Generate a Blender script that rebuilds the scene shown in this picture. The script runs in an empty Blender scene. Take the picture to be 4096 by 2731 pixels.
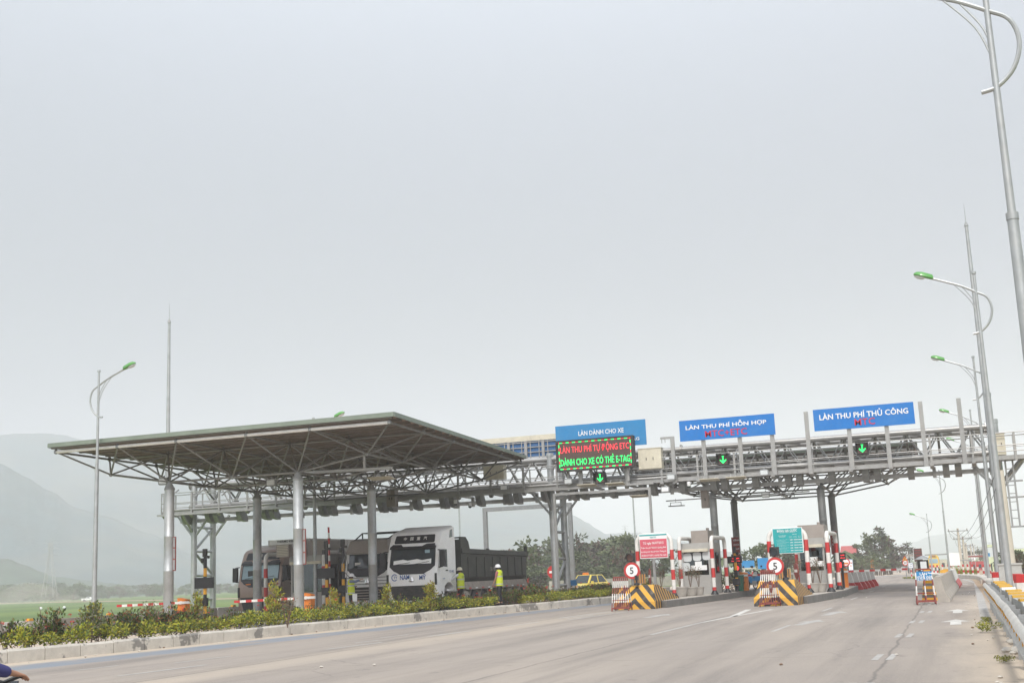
import bpy, bmesh, math, random
from mathutils import Vector, Matrix, noise as mnoise
V = Vector
sc = bpy.context.scene
COL = sc.collection
rad = math.radians
random.seed(7)

# ---------------------------------------------------------------- camera
FPX = 4900.0; AZ = rad(19.2); PIT = rad(10.81); ROLL = rad(2.46); CAMH = 1.6
fw = V((-math.sin(AZ) * math.cos(PIT), math.cos(AZ) * math.cos(PIT), math.sin(PIT)))
_r0 = V((math.cos(AZ), math.sin(AZ), 0)); _u0 = _r0.cross(fw)
rt = math.cos(ROLL) * _r0 - math.sin(ROLL) * _u0
up = math.cos(ROLL) * _u0 + math.sin(ROLL) * _r0
CAM = V((0, 0, CAMH))
cd = bpy.data.cameras.new('camera'); cam = bpy.data.objects.new('camera', cd); COL.objects.link(cam)
cd.sensor_width = 36; cd.sensor_fit = 'HORIZONTAL'; cd.lens = 36 * FPX / 4096
cd.clip_start = 0.1; cd.clip_end = 12000
cam.matrix_world = Matrix(((rt.x, up.x, -fw.x, 0), (rt.y, up.y, -fw.y, 0), (rt.z, up.z, -fw.z, CAMH), (0, 0, 0, 1)))
sc.camera = cam

# ---------------------------------------------------------------- world, sun, exposure
SUN_EL = rad(50); SUN_AZ = rad(-9)          # the sun stands behind the camera, a little to its right, soft in the haze
w = bpy.data.worlds.new('World'); sc.world = w; w.use_nodes = True
nt = w.node_tree; nt.nodes.clear()
sky = nt.nodes.new('ShaderNodeTexSky'); sky.sky_type = 'NISHITA'; sky.sun_disc = False
sky.sun_elevation = SUN_EL; sky.sun_rotation = math.pi + SUN_AZ
sky.air_density = 1.0; sky.dust_density = 1.0; sky.ozone_density = 1.0; sky.altitude = 0
# an even, hazy sky: every height looks up into the paler middle of the sky model
stc = nt.nodes.new('ShaderNodeTexCoord'); ssp = nt.nodes.new('ShaderNodeSeparateXYZ'); smr = nt.nodes.new('ShaderNodeMapRange'); scb = nt.nodes.new('ShaderNodeCombineXYZ')
smr.inputs[1].default_value = 0.0; smr.inputs[2].default_value = 0.5; smr.inputs[3].default_value = 1.02; smr.inputs[4].default_value = 0.34
nt.links.new(stc.outputs['Generated'], ssp.inputs[0]); nt.links.new(ssp.outputs[2], smr.inputs[0])
nt.links.new(ssp.outputs[0], scb.inputs[0]); nt.links.new(ssp.outputs[1], scb.inputs[1]); nt.links.new(smr.outputs[0], scb.inputs[2]); nt.links.new(scb.outputs[0], sky.inputs[0])
hs = nt.nodes.new('ShaderNodeHueSaturation'); hs.inputs['Saturation'].default_value = 0.29
bg = nt.nodes.new('ShaderNodeBackground'); bg.inputs[1].default_value = 0.12
out = nt.nodes.new('ShaderNodeOutputWorld')
nt.links.new(sky.outputs[0], hs.inputs['Color']); nt.links.new(hs.outputs[0], bg.inputs[0]); nt.links.new(bg.outputs[0], out.inputs[0])
sd = V((math.sin(SUN_AZ) * math.cos(SUN_EL), math.cos(SUN_AZ) * math.cos(SUN_EL), -math.sin(SUN_EL)))   # light travels this way
sl = bpy.data.lights.new('sun', 'SUN'); sl.energy = 1.5; sl.angle = rad(10); sl.color = (1, 0.96, 0.90)
so = bpy.data.objects.new('sun', sl); COL.objects.link(so); so.rotation_euler = sd.to_track_quat('-Z', 'Y').to_euler()
sc.cycles.volume_bounces = 2
sc.view_settings.view_transform = 'Standard'; sc.view_settings.look = 'None'
sc.view_settings.exposure = 1.07; sc.view_settings.gamma = 1; sc.view_settings.use_curve_mapping = False

# ---------------------------------------------------------------- pixel -> point helpers (photograph pixels, 4096 wide)
def ray(x, y): return fw + rt * ((x - 2048) / FPX) - up * ((y - 1365.5) / FPX)
def onz(x, y, z=0.0): d = ray(x, y); return CAM + d * ((z - CAMH) / d.z)
def ony(x, y, Y): d = ray(x, y); return CAM + d * (Y / d.y)
def onx(x, y, X): d = ray(x, y); return CAM + d * (X / d.x)
def dep(x, y, D): return CAM + ray(x, y) * D

# ---------------------------------------------------------------- materials
MATS = {}
def mat(name, col, rough=0.6, metal=0.0, var=0.12, scale=3.0, bump=0.0, emit=0.0, spec=0.5, coat=0.0, rnd=0.0, dirt=None, dirtamt=0.0, dirtscale=1.2, trans=0.0):
    m = bpy.data.materials.new(name); m.use_nodes = True; n = m.node_tree; L = n.links
    b = n.nodes['Principled BSDF']
    b.inputs['Roughness'].default_value = rough; b.inputs['Metallic'].default_value = metal
    b.inputs['Specular IOR Level'].default_value = spec
    if coat: b.inputs['Coat Weight'].default_value = coat; b.inputs['Coat Roughness'].default_value = 0.1
    c = V(col)
    tc = n.nodes.new('ShaderNodeTexCoord')
    nz = n.nodes.new('ShaderNodeTexNoise'); nz.inputs['Scale'].default_value = scale; nz.inputs['Detail'].default_value = 6; nz.inputs['Roughness'].default_value = 0.65
    L.new(tc.outputs['Object'], nz.inputs['Vector'])
    mr = n.nodes.new('ShaderNodeMapRange'); mr.inputs[1].default_value = 0.3; mr.inputs[2].default_value = 0.7
    L.new(nz.outputs[0], mr.inputs[0])
    mx = n.nodes.new('ShaderNodeMix'); mx.data_type = 'RGBA'
    mx.inputs[6].default_value = (*(c * (1 - var)), 1); mx.inputs[7].default_value = (*[min(1, q) for q in c * (1 + var)], 1)
    L.new(mr.outputs[0], mx.inputs[0]); outc = mx.outputs[2]
    if dirt:
        n2 = n.nodes.new('ShaderNodeTexNoise'); n2.inputs['Scale'].default_value = dirtscale; n2.inputs['Detail'].default_value = 8; n2.inputs['Roughness'].default_value = 0.7
        L.new(tc.outputs['Object'], n2.inputs['Vector'])
        m2 = n.nodes.new('ShaderNodeMapRange'); m2.inputs[1].default_value = 0.45; m2.inputs[2].default_value = 0.75; m2.inputs[4].default_value = dirtamt
        L.new(n2.outputs[0], m2.inputs[0])
        x2 = n.nodes.new('ShaderNodeMix'); x2.data_type = 'RGBA'; x2.inputs[7].default_value = (*dirt, 1)
        L.new(m2.outputs[0], x2.inputs[0]); L.new(outc, x2.inputs[6]); outc = x2.outputs[2]
    if rnd:
        oi = n.nodes.new('ShaderNodeObjectInfo'); m3 = n.nodes.new('ShaderNodeMapRange')
        m3.inputs[3].default_value = 1 - rnd; m3.inputs[4].default_value = 1 + rnd; L.new(oi.outputs['Random'], m3.inputs[0])
        h = n.nodes.new('ShaderNodeHueSaturation'); L.new(m3.outputs[0], h.inputs['Value']); L.new(outc, h.inputs['Color']); outc = h.outputs[0]
    L.new(outc, b.inputs['Base Color'])
    if emit:
        b.inputs['Emission Color'].default_value = (*c, 1); b.inputs['Emission Strength'].default_value = emit
    if trans: b.inputs['Transmission Weight'].default_value = trans
    if bump:
        bp = n.nodes.new('ShaderNodeBump'); bp.inputs['Strength'].default_value = bump; bp.inputs['Distance'].default_value = 0.02
        L.new(nz.outputs[0], bp.inputs['Height']); L.new(bp.outputs[0], b.inputs['Normal'])
    MATS[name] = m; return m
def M(*names): return [MATS[n] for n in names]

DUST = (0.36, 0.31, 0.25)
mat('galv', (0.22, 0.225, 0.22), 0.45, 0.55, 0.14, 5, dirt=(0.38, 0.36, 0.33), dirtamt=0.5)
mat('galvpole', (0.42, 0.435, 0.44), 0.45, 0.5, 0.16, 2.2, dirt=(0.42, 0.38, 0.34), dirtamt=0.45)
mat('galvpale', (0.36, 0.355, 0.345), 0.42, 0.5, 0.12, 4, dirt=(0.42, 0.38, 0.33), dirtamt=0.4)
mat('steelgrey', (0.30, 0.31, 0.31), 0.55, 0.3, 0.12, 4, dirt=(0.30, 0.25, 0.2), dirtamt=0.3)
mat('roofgreen', (0.20, 0.235, 0.19), 0.5, 0.1, 0.1, 1.5, dirt=(0.30, 0.33, 0.28), dirtamt=0.5)
mat('soffit', (0.44, 0.32, 0.255), 0.7, 0, 0.12, 1.0, dirt=(0.3, 0.24, 0.2), dirtamt=0.4)
mat('purlin', (0.20, 0.175, 0.16), 0.6, 0.1)
mat('black', (0.018, 0.018, 0.02), 0.45)
mat('blackdust', (0.03, 0.029, 0.028), 0.6, dirt=(0.14, 0.12, 0.1), dirtamt=0.35, dirtscale=3)
mat('rubber', (0.035, 0.033, 0.032), 0.85, dirt=(0.16, 0.14, 0.12), dirtamt=0.5, dirtscale=3)
mat('white', (0.72, 0.70, 0.66), 0.5, dirt=(0.55, 0.5, 0.43), dirtamt=0.35)
mat('cleanwhite', (0.82, 0.82, 0.81), 0.45, var=0.03)
mat('cream', (0.62, 0.57, 0.45), 0.5, dirt=(0.4, 0.36, 0.3), dirtamt=0.4)
mat('red', (0.52, 0.03, 0.03), 0.45, dirt=(0.35, 0.1, 0.08), dirtamt=0.4)
mat('darkred', (0.24, 0.045, 0.035), 0.55, dirt=(0.2, 0.1, 0.08), dirtamt=0.5, dirtscale=4)
mat('yellow', (0.74, 0.36, 0.02), 0.5, dirt=(0.45, 0.28, 0.1), dirtamt=0.45)
mat('orange', (0.66, 0.19, 0.02), 0.5, var=0.08, dirt=(0.45, 0.2, 0.08), dirtamt=0.4)
mat('signblue', (0.003, 0.165, 0.52), 0.4, var=0.06, dirt=(0.05, 0.20, 0.48), dirtamt=0.5)
mat('signbluepale', (0.02, 0.21, 0.46), 0.45, var=0.06, dirt=(0.08, 0.24, 0.44), dirtamt=0.5)
mat('backblue', (0.03, 0.11, 0.26), 0.55, var=0.1)
mat('teal', (0.01, 0.33, 0.34), 0.45, var=0.05)
mat('signred', (0.60, 0.10, 0.14), 0.5, var=0.06)
mat('letterred', (0.60, 0.015, 0.04), 0.5)
mat('ledboard', (0.09, 0.055, 0.045), 0.6, scale=60, var=0.3)
mat('ledred', (0.85, 0.05, 0.07), 0.5, emit=0.45)
mat('ledgreen', (0.02, 0.85, 0.16), 0.5, emit=0.8)
mat('lampred', (0.95, 0.04, 0.04), 0.4, emit=1.0)
mat('lampgreenhead', (0.10, 0.33, 0.07), 0.35, var=0.06, coat=0.3)
mat('lampglass', (0.62, 0.64, 0.64), 0.15, var=0.03)
mat('glassdark', (0.03, 0.042, 0.048), 0.06, spec=0.8, var=0.2)  # bluish base colour stands in for reflected sky
mat('glassgrey', (0.07, 0.09, 0.09), 0.08, spec=0.8, var=0.25, scale=1)
mat('glassblue', (0.22, 0.33, 0.37), 0.08, spec=0.8, var=0.2, scale=1)
mat('boothwall', (0.38, 0.37, 0.35), 0.6, var=0.08, dirt=(0.3, 0.27, 0.23), dirtamt=0.5)
mat('sunlitpipe', (0.72, 0.70, 0.68), 0.45, 0.1, 0.08)
mat('railmetal', (0.52, 0.50, 0.46), 0.6, 0.15, 0.1, 2, dirt=(0.4, 0.34, 0.27), dirtamt=0.5)
mat('chrome', (0.7, 0.7, 0.72), 0.2, 0.9, 0.05)
mat('concrete', (0.43, 0.39, 0.34), 0.85, var=0.14, scale=2.5, bump=0.2, dirt=(0.24, 0.22, 0.2), dirtamt=0.55, dirtscale=0.9)
mat('concretepale', (0.58, 0.54, 0.48), 0.85, var=0.12, scale=2.5, bump=0.2, dirt=(0.3, 0.27, 0.23), dirtamt=0.5)
mat('concretedark', (0.20, 0.19, 0.175), 0.85, var=0.14, scale=2.5, bump=0.2, dirt=(0.1, 0.1, 0.1), dirtamt=0.5)
mat('blockgrey', (0.42, 0.42, 0.40), 0.85, var=0.1, scale=4, bump=0.2, dirt=(0.3, 0.27, 0.23), dirtamt=0.4)
mat('soil', (0.20, 0.13, 0.085), 0.95, var=0.35, scale=6, bump=0.4)
mat('dirt', (0.42, 0.31, 0.21), 0.95, var=0.22, scale=1.2, bump=0.3, dirt=(0.3, 0.2, 0.13), dirtamt=0.6)
mat('paintline', (0.62, 0.60, 0.56), 0.8, var=0.15, scale=3, dirt=(0.36, 0.33, 0.3), dirtamt=0.85, dirtscale=2.5)
mat('paintworn', (0.44, 0.42, 0.395), 0.85, var=0.1, scale=3, dirt=(0.30, 0.28, 0.26), dirtamt=1.0, dirtscale=2.0)
mat('truckwhite', (0.84, 0.83, 0.82), 0.4, var=0.03, coat=0.2, dirt=(0.62, 0.56, 0.48), dirtamt=0.4, dirtscale=1.0)
mat('truckbrown', (0.29, 0.205, 0.165), 0.35, 0.15, 0.06, coat=0.3, dirt=(0.27, 0.22, 0.18), dirtamt=0.5)
mat('trucktaupe', (0.30, 0.26, 0.23), 0.55, var=0.1, dirt=(0.36, 0.31, 0.26), dirtamt=0.5)
mat('dumpgrey', (0.042, 0.046, 0.038), 0.55, 0.1, 0.15, 1.2, dirt=(0.13, 0.11, 0.09), dirtamt=0.35)
mat('dusty', (0.33, 0.29, 0.25), 0.9, var=0.2, scale=4)
mat('lettblue', (0.03, 0.10, 0.32), 0.5)
mat('reefer', (0.47, 0.44, 0.42), 0.5, var=0.06, dirt=(0.35, 0.31, 0.28), dirtamt=0.4)
mat('taxiyellow', (0.80, 0.62, 0.10), 0.3, var=0.03, coat=0.4)
mat('busyellow', (0.75, 0.47, 0.03), 0.35, var=0.04, coat=0.3)
mat('carblack', (0.03, 0.03, 0.034), 0.3, coat=0.4)
mat('vest', (0.52, 0.60, 0.02), 0.7, var=0.14, scale=9, bump=0.3)
mat('reflect', (0.42, 0.42, 0.40), 0.5)
mat('trousers', (0.022, 0.022, 0.028), 0.85)
mat('shirtblue', (0.13, 0.17, 0.26), 0.85, scale=9)
mat('shirtwhite', (0.66, 0.65, 0.68), 0.85, scale=9)
mat('checkshirt', (0.33, 0.12, 0.13), 0.85, var=0.6, scale=22)
mat('sleevepurple', (0.045, 0.045, 0.16), 0.85, scale=9)
mat('skin', (0.36, 0.19, 0.12), 0.6, var=0.06, scale=12)
mat('hair', (0.015, 0.012, 0.011), 0.6)
mat('helmet', (0.72, 0.71, 0.72), 0.3, var=0.03, coat=0.3)
mat('leafyel', (0.31, 0.315, 0.02), 0.6, var=0.3, scale=5, rnd=0.18)
mat('leafmid', (0.105, 0.15, 0.022), 0.6, var=0.3, scale=5, rnd=0.2)
mat('leafdark', (0.035, 0.055, 0.022), 0.6, var=0.3, scale=5, rnd=0.2)
mat('leafgold', (0.30, 0.25, 0.03), 0.6, var=0.3, scale=5, rnd=0.12)
mat('leafrust', (0.20, 0.085, 0.03), 0.6, var=0.3, scale=5, rnd=0.12)
mat('leafgrey', (0.14, 0.14, 0.085), 0.7, var=0.3, scale=5, rnd=0.12)
mat('flowerred', (0.55, 0.055, 0.03), 0.6, var=0.2, scale=8)
mat('twig', (0.15, 0.10, 0.07), 0.8)
mat('bark', (0.16, 0.13, 0.10), 0.9, var=0.25, scale=6, bump=0.4)
mat('treeA', (0.10, 0.125, 0.055), 0.7, var=0.3, scale=0.8, rnd=0.22)
mat('treeB', (0.13, 0.15, 0.07), 0.7, var=0.3, scale=0.8, rnd=0.2)
mat('treeC', (0.085, 0.105, 0.058), 0.7, var=0.3, scale=0.8, rnd=0.2)
mat('treered', (0.10, 0.06, 0.04), 0.7, var=0.3, scale=0.8, rnd=0.2)
mat('roofred', (0.42, 0.10, 0.09), 0.6)
mat('wallred', (0.42, 0.06, 0.06), 0.6)
mat('wallpale', (0.55, 0.52, 0.42), 0.8)
mat('wallgreen', (0.55, 0.62, 0.40), 0.7)
mat('plasticgreen', (0.03, 0.16, 0.10), 0.5)
mat('potgrey', (0.42, 0.39, 0.35), 0.8, var=0.1, dirt=(0.25, 0.22, 0.2), dirtamt=0.5, dirtscale=4)
mat('postconc', (0.52, 0.48, 0.40), 0.85, var=0.1, scale=2)
mat('cable', (0.05, 0.05, 0.05), 0.7)
mat('kerbyellow', (0.62, 0.35, 0.04), 0.6, var=0.1, dirt=(0.4, 0.32, 0.2), dirtamt=0.5)

# ---------------------------------------------------------------- mesh builder
_txt = {}
def text_geo(s, bold=0.0):
    k = (s, bold)
    if k not in _txt:
        cu = bpy.data.curves.new('lettering', 'FONT'); cu.body = s; cu.align_x = 'CENTER'; cu.align_y = 'CENTER'
        cu.size = 1; cu.offset = bold; cu.resolution_u = 2; cu.fill_mode = 'FRONT'
        o = bpy.data.objects.new('lettering', cu)
        COL.objects.link(o); bpy.context.view_layer.update()
        me = bpy.data.meshes.new_from_object(o.evaluated_get(bpy.context.evaluated_depsgraph_get()))
        vs = [tuple(v.co) for v in me.vertices]; fs = [tuple(p.vertices) for p in me.polygons]
        bpy.data.objects.remove(o); bpy.data.curves.remove(cu); bpy.data.meshes.remove(me)
        if not vs: vs, fs = [(0, 0, 0), (.01, 0, 0), (0, .01, 0)], [(0, 1, 2)]
        x0 = min(v[0] for v in vs); x1 = max(v[0] for v in vs); y0 = min(v[1] for v in vs); y1 = max(v[1] for v in vs)
        _txt[k] = ([(v[0] - (x0 + x1) / 2, v[1] - (y0 + y1) / 2) for v in vs], fs, x1 - x0, y1 - y0)
    return _txt[k]

class MB:
    def __init__(s, origin=None): s.v = []; s.f = []; s.m = []; s.o = V(origin) if origin is not None else None
    def add(s, vs, fs, m=0):
        b = len(s.v); s.v += [V(q) for q in vs]; s.f += [tuple(i + b for i in f) for f in fs]; s.m += [m] * len(fs); return s
    def hexa(s, p, m=0):      # 8 corners: bottom 4 ccw, top 4 ccw
        return s.add(p, [(3, 2, 1, 0), (4, 5, 6, 7), (0, 1, 5, 4), (1, 2, 6, 5), (2, 3, 7, 6), (3, 0, 4, 7)], m)
    def box(s, c, d, m=0, rz=0):
        c = V(c); x, y, z = d[0] / 2, d[1] / 2, d[2] / 2; R = Matrix.Rotation(rz, 3, 'Z')
        return s.hexa([c + R @ V(q) for q in ((-x, -y, -z), (x, -y, -z), (x, y, -z), (-x, y, -z), (-x, -y, z), (x, -y, z), (x, y, z), (-x, y, z))], m)
    def bar(s, a, b, w, h, m=0, upv=(0, 0, 1)):
        a, b = V(a), V(b); d = (b - a).normalized(); u = V(upv)
        if abs(d.dot(u)) > 0.98: u = V((0, 1, 0))
        x = d.cross(u).normalized() * w / 2; y = x.cross(d).normalized() * h / 2
        return s.hexa([a - x - y, a + x - y, b + x - y, b - x - y, a - x + y, a + x + y, b + x + y, b - x + y], m)
    def tube(s, a, b, r, n=8, m=0, r2=None, caps=True):
        return s.path([a, b], [r, r if r2 is None else r2], n, m, caps)
    def path(s, pts, r, n=8, m=0, caps=True, ms=None):
        pts = [V(p) for p in pts]; k = len(pts)
        rs = list(r) if hasattr(r, '__len__') else [r] * k
        d = (pts[1] - pts[0]).normalized(); u = V((0, 0, 1)) if abs(d.z) < 0.9 else V((0, 1, 0))
        x = d.cross(u).normalized(); vs = []; fs = []
        for i, p in enumerate(pts):
            t = ((pts[min(i + 1, k - 1)] - p).normalized() + (p - pts[max(i - 1, 0)]).normalized())
            t = t.normalized() if t.length > 1e-6 else d
            x = (x - t * x.dot(t)).normalized(); y = t.cross(x)
            for j in range(n):
                a = 2 * math.pi * j / n; vs.append(p + (x * math.cos(a) + y * math.sin(a)) * rs[i])
        base = len(s.v); s.v += vs
        for i in range(k - 1):
            for j in range(n):
                s.f.append(tuple(base + q for q in (i * n + j, i * n + (j + 1) % n, (i + 1) * n + (j + 1) % n, (i + 1) * n + j)))
                s.m.append(ms[i] if ms else m)
        if caps:
            s.f.append(tuple(base + j for j in reversed(range(n)))); s.m.append(ms[0] if ms else m)
            s.f.append(tuple(base + (k - 1) * n + j for j in range(n))); s.m.append(ms[-1] if ms else m)
        return s
    def lathe(s, prof, c=(0, 0, 0), n=12, m=0, ms=None, axis='Z'):
        c = V(c); vs = []; k = len(prof)
        for r, z in prof:
            for j in range(n):
                a = 2 * math.pi * j / n
                q = (r * math.cos(a), r * math.sin(a), z)
                if axis == 'Y': q = (q[0], z, q[1])
                if axis == 'X': q = (z, q[0], q[1])
                vs.append(c + V(q))
        base = len(s.v); s.v += vs
        for i in range(k - 1):
            for j in range(n):
                s.f.append(tuple(base + q for q in (i * n + j, i * n + (j + 1) % n, (i + 1) * n + (j + 1) % n, (i + 1) * n + j))); s.m.append(ms[i] if ms else m)
        s.f.append(tuple(base + j for j in reversed(range(n)))); s.m.append(ms[0] if ms else m)
        s.f.append(tuple(base + (k - 1) * n + j for j in range(n))); s.m.append(ms[-1] if ms else m)
        return s
    def disc(s, c, r, t, n=24, m=0, axis='Y'):
        return s.lathe([(r, -t / 2), (r, t / 2)], c, n, m, axis=axis)
    def loft(s, secs, m=0, caps=True):     # list of equal-length rings
        n = len(secs[0]); base = len(s.v)
        for r in secs: s.v += [V(q) for q in r]
        for i in range(len(secs) - 1):
            for j in range(n):
                s.f.append(tuple(base + q for q in (i * n + j, i * n + (j + 1) % n, (i + 1) * n + (j + 1) % n, (i + 1) * n + j))); s.m.append(m)
        if caps:
            s.f.append(tuple(base + j for j in reversed(range(n)))); s.m.append(m)
            s.f.append(tuple(base + (len(secs) - 1) * n + j for j in range(n))); s.m.append(m)
        return s
    def prism(s, poly, a0, a1, m=0, axis='X', inset=0.0, edge=0.0):    # polygon in the other two axes, extruded along axis
        def P(q, a): return {'X': (a, q[0], q[1]), 'Y': (q[0], a, q[1]), 'Z': (q[0], q[1], a)}[axis]
        if inset:
            cx = sum(q[0] for q in poly) / len(poly); cy = sum(q[1] for q in poly) / len(poly)
            ex = max(abs(q[0] - cx) for q in poly); ey = max(abs(q[1] - cy) for q in poly)
            ins = [(cx + (q[0] - cx) * (1 - inset / ex), cy + (q[1] - cy) * (1 - inset / ey)) for q in poly]
            return s.loft([[P(q, a0) for q in ins], [P(q, a0 + edge) for q in poly], [P(q, a1 - edge) for q in poly], [P(q, a1) for q in ins]], m)
        return s.loft([[P(q, a0) for q in poly], [P(q, a1) for q in poly]], m)
    def quad(s, a, b, c, d, m=0): return s.add([a, b, c, d], [(0, 1, 2, 3)], m)
    def text(s, t, c, xd=(1, 0, 0), yd=(0, 0, 1), h=None, wd=None, m=0, bold=0.0, th=0.006, sx=1.0):
        vs, fs, w_, h_ = text_geo(t, bold); k = (h / h_) if h else wd / w_
        kx = (wd / w_) if (wd and h) else k * sx
        c, xd, yd = V(c), V(xd).normalized(), V(yd).normalized(); nd = xd.cross(yd)
        n = len(vs); front = [c + xd * (q[0] * kx) + yd * (q[1] * k) + nd * th for q in vs]
        return s.add(front, fs, m)
    def build(s, name, mats, parent=None, smooth=False, **props):
        me = bpy.data.meshes.new(name)
        vs = s.v if s.o is None else [q - s.o for q in s.v]
        me.from_pydata([tuple(q) for q in vs], [], s.f)
        for q in (mats if isinstance(mats, (list, tuple)) else [mats]): me.materials.append(MATS[q] if isinstance(q, str) else q)
        me.polygons.foreach_set('material_index', s.m)
        if smooth:
            me.polygons.foreach_set('use_smooth', [True] * len(me.polygons))
            me.set_sharp_from_angle(angle=rad(40))
        me.update()
        bm = bmesh.new(); bm.from_mesh(me)
        if len(s.f) < 60000 and not props.pop('keepn', False): bmesh.ops.recalc_face_normals(bm, faces=bm.faces)
        bm.to_mesh(me); bm.free()
        o = bpy.data.objects.new(name, me); COL.objects.link(o)
        if parent: o.parent = parent
        elif s.o is not None: o.location = s.o
        for k, q in props.items(): o[k] = q
        return o

def tag(o, label, cat, group=None, kind=None):
    if label: o['label'] = label
    if cat: o['category'] = cat
    if group: o['group'] = group
    if kind: o['kind'] = kind
    return o
def thing(name, label, cat, loc=(0, 0, 0), rz=0.0, group=None):
    o = bpy.data.objects.new(name, None); COL.objects.link(o); o.empty_display_size = 0.2
    o.location = loc; o.rotation_euler = (0, 0, rz); return tag(o, label, cat, group)
def struct(o): o['kind'] = 'structure'; return o
KIDS = {}
def dup(root, loc=None, rz=None, label=None, group=None, scale=None):
    def rec(o, par):
        c = o.copy(); COL.objects.link(c)
        if par: c.parent = par
        for ch in [q for q in o.children]: rec(ch, c)
        return c
    c = rec(root, None)
    if loc is not None: c.location = loc
    if rz is not None: c.rotation_euler = (0, 0, rz)
    if scale is not None: c.scale = scale if hasattr(scale, '__len__') else (scale,) * 3
    if label: c['label'] = label
    if group: c['group'] = group
    return c
def rnd(a, b): return random.uniform(a, b)
# ================================================================ GROUND, ROAD, HILLS
def smooth(a, b, x): t = max(0, min(1, (x - a) / (b - a))); return t * t * (3 - 2 * t)
def gz(x, y):                       # ground level under everything
    z = -0.06 - 1.05 * smooth(105, 260, y)
    z += -1.15 * smooth(-38.5, -44, -(-x)) * (1 - smooth(105, 260, y)) if x < -38.5 else 0
    if x < -38.5: z = -0.06 - 1.15 * max(smooth(38.5, 44, -x), smooth(105, 260, y))
    return z
def roadz(x, y): return -1.05 * smooth(105, 260, y)

def grid_sheet(name, xs, ys, zf, material, parent=None, jitter=0.0):
    mb = MB(); n = len(ys)
    for x in xs:
        for y in ys: mb.v.append(V((x, y, zf(x, y))))
    for i in range(len(xs) - 1):
        for j in range(n - 1):
            mb.f.append((i * n + j, (i + 1) * n + j, (i + 1) * n + j + 1, i * n + j + 1)); mb.m.append(0)
    return mb.build(name, material, parent, smooth=True)

def lin(a, b, n): return [a + (b - a) * i / n for i in range(n + 1)]
def sockmask(n, L, src, lo, hi, soft):     # 1 inside lo..hi with soft edges
    a = n.new('ShaderNodeMapRange'); a.inputs[1].default_value = lo - soft; a.inputs[2].default_value = lo + soft; L.new(src, a.inputs[0])
    b = n.new('ShaderNodeMapRange'); b.inputs[1].default_value = hi - soft; b.inputs[2].default_value = hi + soft; b.inputs[3].default_value = 1; b.inputs[4].default_value = 0; L.new(src, b.inputs[0])
    m = n.new('ShaderNodeMath'); m.operation = 'MULTIPLY'; L.new(a.outputs[0], m.inputs[0]); L.new(b.outputs[0], m.inputs[1]); return m.outputs[0]

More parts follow.
